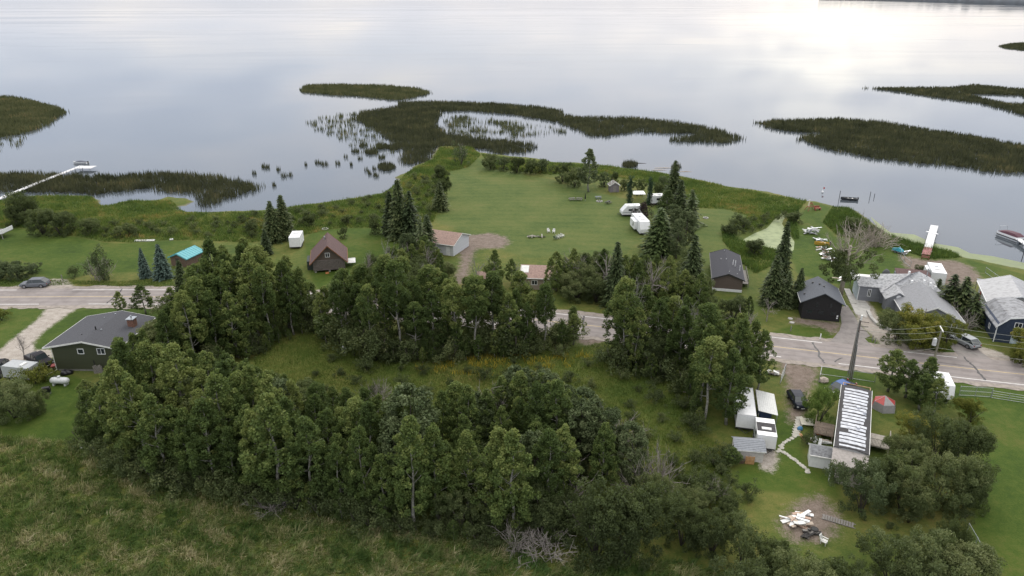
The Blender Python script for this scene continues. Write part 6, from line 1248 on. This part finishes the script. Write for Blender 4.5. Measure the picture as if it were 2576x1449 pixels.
# ============================================================ POLES AND WIRES
POLEM = mat('weathered_pole', (.19, .165, .145), .9, var=.2, scale=2, stretch=(4, 4, .4))
pa = G(2136, 938); ha = height_at(822, pa.y); ua = empty('utility_pole', pa, R(-18), 'brown double utility pole above the mobile home', 'utility pole')
MB().tube([(0, 0, -.3), (.0, 0, ha)], [.19, .13], 9).build('pole', POLEM, ua)
q = G(2140, 953) - pa; hq = height_at(801, G(2140, 953).y); rot = Matrix.Rotation(-R(-18), 3, 'Z'); q = rot @ q
MB().tube([(q.x, q.y, -.3), (q.x - .3, q.y + .1, hq)], [.17, .13], 9).build('pole', mat('dark_pole', (.12, .10, .09), .9, var=.2), ua)
for i in range(3): MB().tube([(q.x - .35 + i * .28, q.y - .25, 0), (q.x - .45 + i * .2, q.y - .1, hq * (.98 - .2 * i))], .05, 6).build('conduit', STEEL, ua)
for i in range(3): MB().box(q.x - .5, q.x + .9, q.y - .06, q.y + .06, hq - .6 - i * .7, hq - .5 - i * .7).build('crossarm', POLEM, ua)
MB().tube([(q.x - .3, q.y - .3, hq - .2), (q.x - .3, q.y - .3, hq + .6)], .14, 8).build('insulator', OFFW, ua)
pt = G(2348, 912); ht = height_at(828, pt.y); ub = empty('utility_pole', pt, R(-18), 'pole with grey transformer drum in front of the grey house', 'utility pole')
MB().tube([(0, 0, -.3), (.0, 0, ht)], [.17, .12], 9).build('pole', mat('greenish_pole', (.20, .19, .14), .9, var=.2, stretch=(4, 4, .4)), ub)
MB().box(-.07, .07, -1.0, 1.3, ht - .1, ht + .04).build('crossarm', OFFW, ub)
tr_ = MB().tube([(-.55, .0, ht - 2.9), (-.55, .0, ht - 1.8)], .32, 14).build('transformer', mat('grey_drum', (.52, .53, .53), .45), ub); MB().tube([(-.55, 0, ht - 1.8), (-.55, 0, ht - 1.7)], [.33, .2], 14).build('lid', STEEL, tr_)
def wire(a, b_, sag, r=.022, label='', m=None):
    a, b_ = Vector(a), Vector(b_); pts = [a.lerp(b_, t_) - Vector((0, 0, sag * 4 * t_ * (1 - t_))) for t_ in np.linspace(0, 1, 17)]
    o = MB().tube([p - a for p in pts], r, 4, cap=False).build('power_line', m or mat('pale_cable', (.30, .31, .27), .6), None, loc=a); tag(o, label, 'wire', 'power lines over the road on the right')
far_r = Vector((rc[-40][0], rc[-40][1] + 5, 0))
pr_ = G(2960, 975)
topA = pa + Vector((.3, .2, ha)); T = pt + Vector((0, 0, ht))
for i, (off, dz) in enumerate([(-.9, 0.05), (1.2, .05), (0, -1.4)]):
    wire(topA + Vector((off * .3, off * .5, dz - .4)), T + Vector((off * .3, off, dz)), .55, label='pale cable strung between the two utility poles')
    wire(T + Vector((off * .3, off, dz)), pr_ + Vector((off * .3, off, ht + dz)), .7, label='pale cable running off to the right from the transformer pole')
wire(pt + Vector((0, 0, ht * .45)), pa + Vector((0, 0, ha * .45)), .5, label='low slack cable between the two utility poles'); wire(pt + Vector((0, 0, ht * .45)), pr_ + Vector((0, 0, ht * .42)), .6, label='low slack cable running off to the right')
mp_ = empty('flag_mast', G(2306, 872), 0, 'thin wooden mast in the bush before the grey house', 'mast'); MB().tube([(0, 0, 0), (.1, 0, 7.0)], [.08, .05], 6).build('pole', POLEM, mp_)

# ============================================================ YARD THINGS
pt_ = empty('propane_tank', G(153, 968), R(-3), 'white propane tank lying on the grass below the green house', 'tank'); PTM = mat('tank_white', (.58, .60, .61), .35, var=.06)
MB().tube([(-1.45, 0, .75), (-1.38, 0, .75), (-1.2, 0, .75), (-.9, 0, .75), (.9, 0, .75), (1.2, 0, .75), (1.38, 0, .75), (1.45, 0, .75)], [.12, .30, .45, .52, .52, .45, .30, .12], 16).build('tank', PTM, pt_, smooth=True)
MB().tube([(0, 0, 1.2), (0, 0, 1.5)], .22, 10).build('dome', PTM, pt_)
for x in (-.9, .9): MB().box(x - .12, x + .12, -.4, .4, 0, .35).build('foot', PTM, pt_)
MB().tube([(-1.0, .1, 1.2), (-.8, .1, 1.45), (-.4, .1, 1.35), (-.2, .1, 1.4)], .05, 5).build('hose', MATS['black_pipe'], pt_)
tp = empty('tarp_pile', G(172, 941), 0, 'pile of black tarp and bags at the foot of the green house wall', 'tarp pile')
for i in range(6): 
    x, y, s = RV.normal(0, .5), RV.normal(0, .2), RV.uniform(.4, .7); MB().loft([[(x + math.cos(a) * s * r_, y + math.sin(a) * s * r_ * .7, z_ * s) for a in np.linspace(0, 6.28, 9)[:-1]] for r_, z_ in ((1, 0), (.95, .4), (.7, .8), (.2, 1.0))]).build('bag', mat('black_plastic', (.012, .012, .015), .35), tp, smooth=True)
pl_ = empty('lumber_stack', G(250, 938), R(4), 'grey stack of boards leaning on the green house wall', 'boards')
for i in range(7): MB().box(-.7 + i * .2, -.54 + i * .2, -.2, -.1, 0, 1.3 + .08 * (i % 3)).build('board', GREYWOOD, pl_)
bbq = empty('barbecue', G(119, 991), R(20), 'black covered barbecue on the grass by the big dark bush', 'barbecue'); MB().box(-.55, .55, -.3, .3, .35, .9).build('body', MATS['black_plastic'], bbq, bevel=.05); MB().tube([(-.5, 0, .92), (.5, 0, .92)], .3, 10).build('lid', MATS['black_plastic'], bbq)
for x in (-.45, .45): MB().box(x - .04, x + .04, -.2, .2, 0, .35).build('leg', STEEL, bbq)
tk = empty('septic_tank', G(866, 888), 0, 'white upright tank at the edge of the clearing', 'tank'); MB().tube([(0, 0, 0), (0, 0, .9), (.05, 0, 1.25), (.1, 0, 1.35)], [.38, .38, .28, .05], 12).build('shell', PTM, tk, smooth=True); MB().tube([(.08, 0, 1.33), (.1, 0, 1.45)], .1, 8).build('cap', STEEL, tk)
# tent
te = empty('tent', G(2222, 1026), R(-10), 'red and grey dome tent beside the mobile home', 'tent'); RED, GRY = mat('red_nylon', (.36, .055, .05), .6, var=.08), mat('grey_nylon', (.24, .235, .235), .6, var=.08)
hx = [(1.75 * math.cos(a), 1.75 * math.sin(a)) for a in np.linspace(R(10), R(370), 7)[:-1]]; mid_ = [(x * .84, y * .84, 1.15) for x, y in hx]; top_ = (0, .15, 1.9)
for i in range(6):
    j = (i + 1) % 6; m_ = RED if i in (0, 1, 2) else GRY
    MB().add([(*hx[i], 0), (*hx[j], 0), mid_[j], mid_[i]], [(0, 1, 2, 3)]).build('side_panel', m_, te); MB().add([mid_[i], mid_[j], top_], [(0, 1, 2)]).build('roof_panel', RED if i != 4 else GRY, te)
for i in range(6): MB().tube([(*hx[i], 0), mid_[i], top_], .02, 4).build('tent_pole', STEEL, te)
# stepping stones and slab path
sp = empty('stone_path', G(1975, 1135), 0, 'winding path of pale stepping stones across the mobile home yard', 'path'); P0 = G(1975, 1135)
def stone(u, v, s, sq=False):
    g = G(u, v) - P0; k = 4 if sq else 7; a0 = RV.uniform(0, 6); vs_ = [(g.x + s * (1.3 if sq else 1) * math.cos(a0 * (0 if sq else 1) + R(50) + 6.283 * i / k) * RV.uniform(.8, 1.15), g.y + s * math.sin(a0 * (0 if sq else 1) + R(50) + 6.283 * i / k) * RV.uniform(.8, 1.15)) for i in range(k)]
    MB().prism(vs_, 'z', -.02, .05 + RV.uniform(0, .02)).build('stone', mat('pale_flagstone', (.40, .385, .34), .9, var=.18, scale=2), sp)
for i, t_ in enumerate(np.linspace(0, 1, 8)): stone(2011 - 9 * t_, 1052 + 42 * t_, .52, True)
for u, v in [(1998, 1098), (1992, 1103), (1984, 1107), (1978, 1111), (1972, 1114), (1968, 1119), (1964, 1123), (1967, 1127), (1960, 1131), (1963, 1135), (1971, 1138), (1978, 1142), (1985, 1147), (1991, 1152), (1998, 1156), (2004, 1160), (2010, 1166), (2016, 1171), (2023, 1176), (2030, 1182), (2032, 1188), (2112, 1196), (2108, 1212), (1957, 1136)]: stone(u, v, RV.uniform(.24, .36))
# rock and gates
def rock(u, v, s, label, m=None):
    rr_ = np.random.default_rng(int(u)); rings = [[(math.cos(a) * s * r_ * rr_.uniform(.85, 1.15), math.sin(a) * s * r_ * .8 * rr_.uniform(.85, 1.15), z_ * s) for a in np.linspace(0, 6.28, 9)[:-1]] for r_, z_ in ((.95, -.1), (1.05, .3), (.85, .75), (.4, 1.0))]
    tag(MB().loft(rings).build('boulder', m or mat('pale_boulder', (.42, .36, .31), .9, var=.18, scale=2), None, loc=G(u, v)), label, 'rock')
rock(2071, 960, .75, 'pale boulder beside the gate posts of the dirt drive')
rock(1755, 975, .25, 'small pale stone in the shade at the clump edge'); rock(1722, 987, .2, 'small white stone in the clearing'); rock(1290, 845, .01 + .2, 'small grey stone at the road edge')
def chain_fence(name, label, pts, h, cat='fence', mesh=True, rails=1):
    root = empty(name, (pts[0].x, pts[0].y, 0), 0, label, cat); P0 = Vector((pts[0].x, pts[0].y, 0))
    for i, p in enumerate(pts): MB().tube([(p - P0).to_tuple()[:2] + (-.1,), (p - P0).to_tuple()[:2] + (h + .05,)], .045, 6).build('post', STEEL, root)
    for i in range(len(pts) - 1):
        a, b_ = pts[i] - P0, pts[i + 1] - P0
        for r_ in range(rails + 1):
            z_ = h - r_ * (h - .1) / max(1, rails); MB().tube([(a.x, a.y, z_), (b_.x, b_.y, z_)], .03, 5).build('rail', STEEL, root)
        if mesh:
            d = b_ - a; L = d.length; n_ = int(L / .22); w_ = MB(); dn_ = d.normalized(); k = int(h / .22)
            for j in range(-k, n_ + 1):
                for sg in (0, 1):
                    s0, s1 = max(0, j * .22), min(L, j * .22 + h); z0, z1 = s0 - j * .22, s1 - j * .22
                    if s1 <= s0: continue
                    if sg: z0, z1 = h - z0, h - z1
                    p1, p2 = a + dn_ * s0, a + dn_ * s1; nrm = Vector((-dn_.y, dn_.x, 0)) * .006
                    t2 = Vector((0, 0, .011)); q1, q2 = Vector((p1.x, p1.y, z0)), Vector((p2.x, p2.y, z1)); w_.add([q1 - t2, q2 - t2, q2 + t2, q1 + t2], [(0, 1, 2, 3)])
            o = w_.build('wire_mesh', mat('green_wire', (.20, .28, .22), .5), root); o['kind'] = 'stuff'
    return root
chain_fence('chain_link_fence', 'chain link fence with pale mesh at the lower right lawn edge', [G(2428, 1352), G(2448, 1388), G(2470, 1432)], 1.9)
chain_fence('farm_gate', 'green mesh farm gate in the lawn fence beside the road', [G(2412, 995), G(2452, 997), G(2492, 1000)], 1.55, 'gate', True, 2)
chain_fence('wire_fence', 'thin wire fence running right from the green gate', [G(2493, 1001), G(2536, 1008), G(2576, 1014), G(2660, 1026)], 1.2, 'fence', False, 3)
chain_fence('drive_gate', 'open grey metal gate leaf left of the dirt drive', [G(1962, 966), G(1974, 938)], 1.5, 'gate', True, 2)
chain_fence('wire_fence', 'thin rail fence from the boulder towards the utility pole', [G(2060, 962), G(2064, 942), G(2130, 951), G(2200, 962)], 1.4, 'fence', False, 1)
chain_fence('shore_fence', 'low post fence between lawn and the bare soil by the lake', [G(2240, 622), G(2262, 634), G(2266, 648), G(2274, 660), G(2290, 672)], 1.3, 'fence', False, 1)
chain_fence('lawn_fence', 'pale rail fence on the lawn behind the workshop', [G(2478, 686), G(2500, 702), G(2530, 724)], 1.2, 'fence', False, 1)
for (u, v, h_, lab) in [(2063, 853, 1.0, 'white marker post on the grass before the black house'), (2194, 858, 1.1, 'short grey post in the grass island by the drive, left'), (2201, 862, .9, 'short pale post in the grass island by the drive, right'), (1989, 833, 1.0, 'thin stake on the grass before the black house'), (157, 704, 1.1, 'wooden gate post by the gravel pull off')]:
    tag(MB().tube([(0, 0, -.1), (0, 0, h_)], .09, 6).build('marker_post', WHITE if 'white' in lab else GREYWOOD, None, loc=G(u, v)), lab, 'post')
for u, v, lab in [(1988, 802, 'round concrete lid on the bare soil, upper of two'), (1992, 812, 'round concrete lid on the bare soil, lower of two')]: tag(MB().tube([(0, 0, -.02), (0, 0, .12)], .42, 16).build('well_lid', conc, None, loc=G(u, v)), lab, 'lid')
sg_ = empty('sign_board', G(2304, 866), R(-10), 'dark notice board under the bush before the grey house', 'sign'); MB().box(-.8, .8, -.04, .04, .5, 1.4).build('board', mat('dark_board', (.05, .052, .055), .6), sg_); MB().box(-.85, .85, -.06, .06, 1.403, 1.47).build('cap', OFFW, sg_)
for x in (-.7, .7): MB().box(x - .05, x + .05, .045, .12, 0, 1.4).build('post', GREYWOOD, sg_)
# retaining kerb along the grey house drive
kb = empty('concrete_kerb', G(2188, 790), 0, 'pale concrete kerb curving along the grey house drive', 'kerb'); P0 = G(2188, 790)
kp = [G(*q_) - P0 for q_ in [(2183, 785), (2192, 803), (2205, 816), (2222, 826), (2245, 834)]]
for a, b_ in zip(kp[:-1], kp[1:]):
    d = (b_ - a).normalized(); nn2 = Vector((-d.y, d.x, 0)) * .28; MB().hull8([a - nn2, b_ - nn2, b_ + nn2, a + nn2] + [v_ + Vector((0, 0, .4)) for v_ in (a - nn2, b_ - nn2, b_ + nn2, a + nn2)]).build('kerb_section', conc, kb)
# chairs
CHW, CHG = mat('white_plastic', (.62, .62, .60), .5), mat('green_plastic', (.10, .14, .10), .5)
def chair(u, v, yaw, m, label, group=None):
    r = empty('lawn_chair', G(u, v), yaw, label, 'chair', group); MB().box(-.3, .3, -.3, .3, .38, .44).build('seat', m, r)
    MB().hull8([(-.3, .28, .44), (.3, .28, .44), (.3, .34, .44), (-.3, .34, .44), (-.28, .48, 1.0), (.28, .48, 1.0), (.28, .54, 1.0), (-.28, .54, 1.0)]).build('backrest', m, r)
    for x in (-.27, .27):
        for y in (-.26, .27): MB().box(x - .035, x + .035, y - .035, y + .035, 0, .38).build('leg', m, r)
        MB().box(x - .05, x + .05, -.3, .35, .62, .67).build('armrest', m, r)
    return r
for i, (u, v, a, m, lab) in enumerate([(1380, 585, .3, CHW, 'left white chair by the fire pit logs'), (1393, 586, -.2, CHW, 'right white chair by the fire pit logs'), (1397, 602, 2.4, CHG, 'dark chair at the left end of the row below the fire pit'), (1403, 600, 2.3, CHW, 'second white chair of the row below the fire pit'), (1409, 598, 2.2, CHW, 'third white chair of the row below the fire pit'), (1415, 596, 2.1, CHW, 'rightmost white chair of the row below the fire pit')]): chair(u, v, a, m, lab)
lp = empty('log_pile', G(1345, 598), .1, 'heap of pale logs and planks at the fire pit on the mown field', 'log pile')
for i in range(9):
    a = RV.uniform(-.5, .5) + (1.2 if i > 5 else 0); x, y = RV.uniform(-1.8, 1.8), RV.uniform(-.4, .5); L = RV.uniform(.8, 2.2); MB().tube([(x - math.cos(a) * L / 2, y - math.sin(a) * L / 2, .14 + .1 * (i % 3)), (x + math.cos(a) * L / 2, y + math.sin(a) * L / 2, .2 + .18 * (i % 3))], RV.uniform(.08, .14), 6).build('log', mat('pale_log', (.40, .37, .33), .85, var=.2) if i % 3 else DBARK, lp)
def firering(u, v, r_, label):
    f_ = empty('fire_pit', G(u, v), 0, label, 'fire pit')
    for i in range(9): a = 6.283 * i / 9; MB().box(-.16, .16, -.12, .12, 0, .25, Matrix.Translation((r_ * math.cos(a), r_ * math.sin(a), 0)) @ Matrix.Rotation(a + 1.57, 4, 'Z')).build('stone', conc, f_)
    MB().tube([(0, 0, 0), (0, 0, .06)], r_ * .8, 12).build('ash_bed', mat('ash', (.05, .05, .05), .95), f_)
firering(1508, 507, .8, 'stone fire ring in front of the outhouse lawn'); firering(818, 577, .7, 'pale stone fire ring on the cabin lawn'); firering(1775, 549, .6, 'dark fire bowl on the mown grass right of the spruces')
def bench(u, v, yaw, label, m):
    r = empty('picnic_bench', G(u, v), yaw, label, 'bench')
    for y in (-.2, 0, .2): MB().box(-.9, .9, y - .09, y + .09, .68, .74).build('plank', m, r)
    for y in (-.65, .65): MB().box(-.9, .9, y - .13, y + .13, .4, .46).build('seat', m, r)
    for x in (-.6, .6): MB().box(x - .05, x + .05, -.7, .7, .3, .39).build('cross_brace', m, r); MB().box(x - .05, x + .05, -.1, .1, 0, .68).build('leg', m, r)
bench(1439, 504, .3, 'grey picnic bench on the field, leftmost', GREYWOOD); bench(1457, 504, -.2, 'grey bench on the field, second from left', GREYWOOD); bench(1505, 500, .1, 'blue grey bench behind the fire ring', mat('blue_grey_paint', (.18, .21, .23), .7)); bench(1530, 512, .9, 'dark bench right of the fire ring', mat('dark_frame', (0, 0, 0)))
um = empty('patio_umbrella', G(1472, 506), 0, 'closed dark patio umbrella standing on the field', 'umbrella'); MB().tube([(0, 0, 0), (0, 0, 2.3)], .04, 6).build('pole', STEEL, um); MB().tube([(0, 0, .7), (0, 0, 1.5), (0, 0, 2.35)], [.22, .16, .04], 8).build('canopy', MATS['black_plastic'], um)
# white planks on the left lawn
for (u0, u1, v, lab) in [(338, 388, 608, 'long pale plank lying at the weedy lawn edge'), (427, 436, 605, 'short white board standing in the weeds')]:
    a, b_ = G(u0, v), G(u1, v - 1); r = empty('plank_stack', a, math.atan2((b_ - a).y, (b_ - a).x), lab, 'planks')
    for k in range(2): MB().box(0, (b_ - a).length, k * .35, k * .35 + .3, .05 + .1 * k, .2 + .1 * k).build('plank', OFFW, r)
# dock parts heap, junk by the big tree
JK = [STEEL, OFFW, GREYWOOD, mat('grey_plastic', (.25, .26, .27), .5), mat('pale_board', (.46, .38, .31), .8)]
def heap(u, v, name, label, n_, sx, sy, L, mats, hmax=1.0, cat='scrap pile'):
    r = empty(name, G(u, v), RV.uniform(-.3, .3), label, cat)
    for i in range(n_):
        M = Matrix.Translation((RV.uniform(-sx, sx), RV.uniform(-sy, sy), .08 + hmax * (i / n_) * RV.uniform(.6, 1))) @ Matrix.Rotation(RV.normal(0, .6), 4, 'Z') @ Matrix.Rotation(RV.normal(0, .16), 4, 'Y')
        l_ = L * RV.uniform(.4, 1); w_ = RV.uniform(.06, .3); MB().box(-l_ / 2, l_ / 2, -w_, w_, -.04, .04 + RV.uniform(0, .06), M).build('board', mats[i % len(mats)], r)
    return r
heap(2040, 588, 'dock_parts', 'stack of grey metal dock sections on the lakeside lawn', 18, 1.2, .9, 3.6, [STEEL, JK[3], STEEL, OFFW], 1.6)
heap(2062, 605, 'dock_parts', 'flat grey panels beside the yellow canoe', 6, .8, .4, 3.0, [STEEL], .5)
boat('canoe', 'yellow upturned canoe on the lakeside lawn', G(2067, 616), R(80), 3.4, 1.0, mat('yellow_hull', (.45, .28, .04), .5))
for i, (u, v, s_, lab) in enumerate([(2070, 628, 1.0, 'jumble of pale plastic junk below the yellow canoe'), (2078, 640, 1.2, 'grey junk heap in the middle of the lakeside lawn'), (2088, 655, 1.1, 'grey scrap heap left of the big half dead tree')]): heap(u, v, 'scrap_pile', lab, 16, 1.3 * s_, .8, 1.5, [JK[3], OFFW, GREYWOOD, STEEL, mat('junk_pink', (.45, .25, .22), .6)], .9)
heap(2120, 706, 'board_pile', 'white and tan boards under the big half dead tree', 9, 1.3, .6, 2.2, [OFFW, JK[4], WHITE], .6)
sw = empty('leaning_sheet', G(2160, 722), R(-20), 'white panel leaning beside the two quad bikes', 'panel'); MB().hull8([(-1, -.4, 0), (1, -.4, 0), (1, -.32, 0), (-1, -.32, 0), (-1, .5, 1.7), (1, .5, 1.7), (1, .58, 1.7), (-1, .58, 1.7)]).build('sheet', WHITE, sw); MB().box(-.9, -.8, .45, .55, 0, 1.5).build('prop', GREYWOOD, sw)
def quad(u, v, yaw, label, m):
    r = empty('quad_bike', G(u, v), yaw, label, 'quad bike')
    MB().loft([[(-.32, y, z0), (.32, y, z0), (.42, y, z1), (-.42, y, z1)] for y, z0, z1 in ((-1.0, .45, .62), (-.7, .4, .9), (-.1, .4, .82), (.7, .45, .88), (1.0, .5, .75))]).build('body', m, r)
    MB().box(-.2, .2, -.2, .7, .89, 1.02).build('seat', MATS['black_plastic'], r); MB().tube([(-.4, -.45, 1.15), (.4, -.45, 1.15)], .03, 5).build('handlebar', STEEL, r)
    for x in (-.5, .5):
        for y in (-.68, .68): wheel(r, x, y, .32, .26)
    for y in (-.85, .85): MB().box(-.45, .45, y - .22, y + .22, .95, .99).build('rack', STEEL, r)
    return r
quad(2181, 711, R(8), 'dark blue quad bike, left of two on the lakeside lawn', mat('dark_quad', (.03, .032, .04), .4)); quad(2203, 710, R(-6), 'black and yellow quad bike, right of two on the lakeside lawn', mat('yellow_quad', (.10, .085, .03), .4))
for (u, v, sx, lab) in [(2228, 692, .8, 'small tarped mound left behind the grey house'), (2256, 708, 1.4, 'large dark grey tarped boat behind the grey house')]:
    r = empty('covered_load', G(u, v), R(-15), lab, 'covered load'); MB().loft([[(math.cos(a) * sx * q_, math.sin(a) * sx * .7 * q_, z_) for a in np.linspace(0, 6.28, 11)[:-1]] for q_, z_ in ((1, .2), (.98, .55), (.72, 1.0), (.25, 1.35))]).build('tarp', mat('grey_tarp', (.085, .087, .095), .7), r, smooth=True); MB().box(-sx * .8, sx * .8, -.3, .3, 0, .2).build('skid', GREYWOOD, r)
heap(2272, 692, 'panel_stack', 'pale grey sheets behind the tarped boat', 5, .4, .4, 1.8, [OFFW, STEEL], .5)
ex = empty('garden_tractor', G(2250, 728), R(-30), 'yellow and black small tractor behind the grey house', 'tractor'); YT = mat('tractor_yellow', (.42, .26, .03), .5)
MB().box(-.45, .45, -1.1, .2, .55, 1.1).build('bonnet', YT, ex, bevel=.05); MB().box(-.5, .5, .3, 1.1, .5, .9).build('seat_deck', MATS['black_plastic'], ex); MB().box(-.3, .3, .7, .8, .9, 1.4).build('seat', MATS['black_plastic'], ex)
for x in (-.6, .6): wheel(ex, x, .7, .5, .3, YT); wheel(ex, x * .85, -.8, .32, .2, YT)
MB().tube([(-.55, .2, .8), (-.55, -1.7, 1.5), (-.55, -2.1, .5)], .07, 5).build('loader_arm', YT, ex)
ra = empty('wood_arch', G(2232, 722), R(-12), 'pale wooden arch frame behind the grey house', 'frame')
for x in (-1.1, 1.1): MB().box(x - .07, x + .07, -.07, .07, 0, 1.9).build('post', GREYWOOD, ra)
MB().box(-1.3, 1.3, -.12, .12, 1.903, 2.05).build('beam', mat('pale_log', (0, 0, 0)), ra)
ob = empty('rowing_boat', G(2199, 757), 0, 'upright canoe leaning at the grey house deck', 'canoe'); MB().loft([[(-w_, -.15, z_), (w_, -.15, z_), (w_ * .5, .15, z_), (-w_ * .5, .15, z_)] for z_, w_ in ((0, .05), (.7, .38), (1.6, .42), (2.5, .3), (3.2, .03))]).build('hull', mat('brown_hull', (.20, .14, .11), .6), ob); MB().box(-.4, .4, .16, .24, .0, .5).build('stand', GREYWOOD, ob)
bn_ = empty('teal_jet_ski', G(2259, 636), R(30), 'teal jet ski on a trailer at the lake bank', 'jet ski'); MB().loft([[(-w_, y, .5), (w_, y, .5), (w_ * .6, y, h_), (-w_ * .6, y, h_)] for y, w_, h_ in ((-1.4, .1, .7), (-.8, .5, 1.0), (0, .55, 1.3), (.6, .5, 1.05), (1.3, .45, .9))]).build('hull', mat('teal_paint', (.03, .26, .33), .4), bn_); MB().box(-.6, .6, -1.3, 1.3, .3, .42).build('trailer_frame', STEEL, bn_)
for x in (-.65, .65): wheel(bn_, x, .3, .28, .18)
mb_ = heap(2278, 640, 'metal_rack', 'grey metal rack beside the teal jet ski', 8, .7, .3, 1.6, [STEEL, GREYWOOD], .9)
# burn pile and yard clutter lower right
heap(2002, 1312, 'scrap_lumber', 'pale pile of broken boards and panels on the yard grass', 24, 1.0, .9, 1.7, [JK[4], mat('pinkish_board', (.46, .33, .26), .85), WHITE, OFFW], .55)
heap(2018, 1298, 'panel_stack', 'white and tan panels on top of the scrap lumber', 5, .4, .3, 2.0, [WHITE, mat('tan_sheet', (.42, .30, .20), .8)], .5)
heap(2042, 1342, 'burnt_boards', 'charred grey boards round the burn barrel', 10, .9, .5, 1.8, [GREYWOOD, mat('charred', (.03, .028, .028), .95)], .25)
br_ = empty('burn_barrel', G(2048, 1338), 0, 'black burn ring in the yard beside the scrap lumber', 'fire pit'); MB().tube([(0, 0, 0), (0, 0, .42)], .42, 14).build('ring', mat('charred', (0, 0, 0)), br_); MB().tube([(0, 0, .425), (0, 0, .44)], .3, 10).build('ash_bed', MATS['ash'], br_)
r = empty('wood_walkway', G(2108, 1312), R(-28), 'fallen grey slatted walkway beside the willow', 'walkway')
for i in range(12): MB().box(-1.6 + i * .27, -1.4 + i * .27, -.45, .45, .06, .11 + .02 * (i % 2)).build('slat', GREYWOOD, r)
for y in (-.35, .35): MB().box(-1.7, 1.8, y - .05, y + .05, 0, .058).build('bearer', GREYWOOD, r)
chair(2072, 1368, .8, CHW, 'small white chair by the burn ring')
heap(2062, 1113, 'scrap_pile', 'white broken panels behind the white shed', 10, .9, .4, 1.3, [WHITE, OFFW, JK[4]], .4); heap(2072, 1096, 'scrap_pile', 'grey boxes and boards beside the mobile home wall', 9, 1.0, .3, 1.2, [JK[3], GREYWOOD, mat('orange_plastic', (.40, .12, .03), .6)], .5)
for x, lab in [(2017, 'left of two orange planks on the grass'), (2021, 'right of two orange planks on the grass')]: tag(MB().box(-.08, .08, -.9, .9, 0, .08).build('plank', mat('fresh_plank', (.42, .24, .11), .8), None, loc=G(x, 1101)), lab, 'plank')
bo_ = empty('blue_bag', G(2012, 1081), 0, 'blue bag beside the stepping stones', 'bag'); MB().loft([[(math.cos(a) * .38 * q_, math.sin(a) * .3 * q_, z_) for a in np.linspace(0, 6.28, 9)[:-1]] for q_, z_ in ((1, 0), (1.05, .25), (.6, .48), (.15, .55))]).build('bag', mat('blue_bag', (.06, .20, .38), .5), bo_, smooth=True)
pal = empty('pallet', G(1885, 1168), R(-8), 'orange wood pallet standing against the panel shed', 'pallet')
for i in range(6): MB().box(-.55, .55, -.05, -.01, .05 + i * .19, .19 + i * .19).build('slat', mat('fresh_plank', (0, 0, 0)), pal)
for x in (-.5, 0, .5): MB().box(x - .05, x + .05, -.009, .08, 0, 1.15).build('bearer', MATS['fresh_plank'], pal)
pal = empty('pallet', G(1860, 1166), R(-8), 'brown picket pallet beside the orange pallet', 'pallet')
for i in range(8): MB().box(-.55 + i * .14, -.47 + i * .14, -.05, -.01, 0, .85).build('slat', mat('brown_trim', (0, 0, 0)), pal)
for z_ in (.2, .65): MB().box(-.58, .6, -.009, .05, z_, z_ + .09).build('bearer', MATS['brown_trim'], pal)
cr = empty('patio_crate', G(2030, 1068), R(-12), 'pale slatted bench beside the fresh green bush', 'bench')
for i in range(9): MB().box(-.9, .9, -.8 + i * .2, -.66 + i * .2, .4, .45).build('slat', mat('cream_slats', (.52, .50, .42), .8), cr)
for x in (-.8, .8):
    for y in (-.7, .8): MB().box(x - .05, x + .05, y - .05, y + .05, 0, .39).build('leg', MATS['cream_slats'], cr)
heap(1945, 942, 'brush_pile', 'pale brush and rubble heap beside the open gate leaf', 16, .8, .5, 1.0, [OFFW, JK[4], GREYWOOD], .5, 'brush pile')
heap(225, 1127, 'scrap_sheets', 'pale grey sheet lying in weeds at the wood corner', 3, .3, .2, 1.6, [STEEL, OFFW], .3, 'panel')
# floating logs by the right bank
for i, (u, v, L, lab) in enumerate([(1672, 423, 7, 'long pale floating log off the lakeside hedge, upper'), (1660, 428, 5, 'short pale floating log off the lakeside hedge, lower'), (1725, 432, 4, 'pale driftwood piece beside the tall spruce top'), (1605, 411, 6, 'thin dark drift log beside the round reed clump')]):
    tag(MB().tube([(-L / 2, 0, 0), (0, .2, .05), (L / 2, -.1, 0)], [.12, .15, .06], 6).build('drift_log', JK[4] if i != 3 else DBARK, None, loc=G(u, v, WATER_Z)), lab, 'log')
wb = empty('wheelbarrow', G(137, 928), R(20), 'red wheelbarrow at the corner of the green house', 'wheelbarrow'); MB().loft([[(-.35 * s_, -.5 * s_, z_), (.35 * s_, -.5 * s_, z_), (.3 * s_, .5 * s_, z_), (-.3 * s_, .5 * s_, z_)] for s_, z_ in ((.6, .35), (1, .7))]).build('tray', mat('red_chair', (.30, .05, .04), .6), wb); wheel(wb, .0, -.6, .2, .1)
for x in (-.25, .25): MB().tube([(x, -.5, .3), (x, .9, .55)], .03, 5).build('handle', GREYWOOD, wb)
heap(372, 828, 'lumber_stack', 'orange lumber behind the green house chimney', 6, .7, .3, 2.2, [MATS['fresh_plank']], .5, 'lumber')
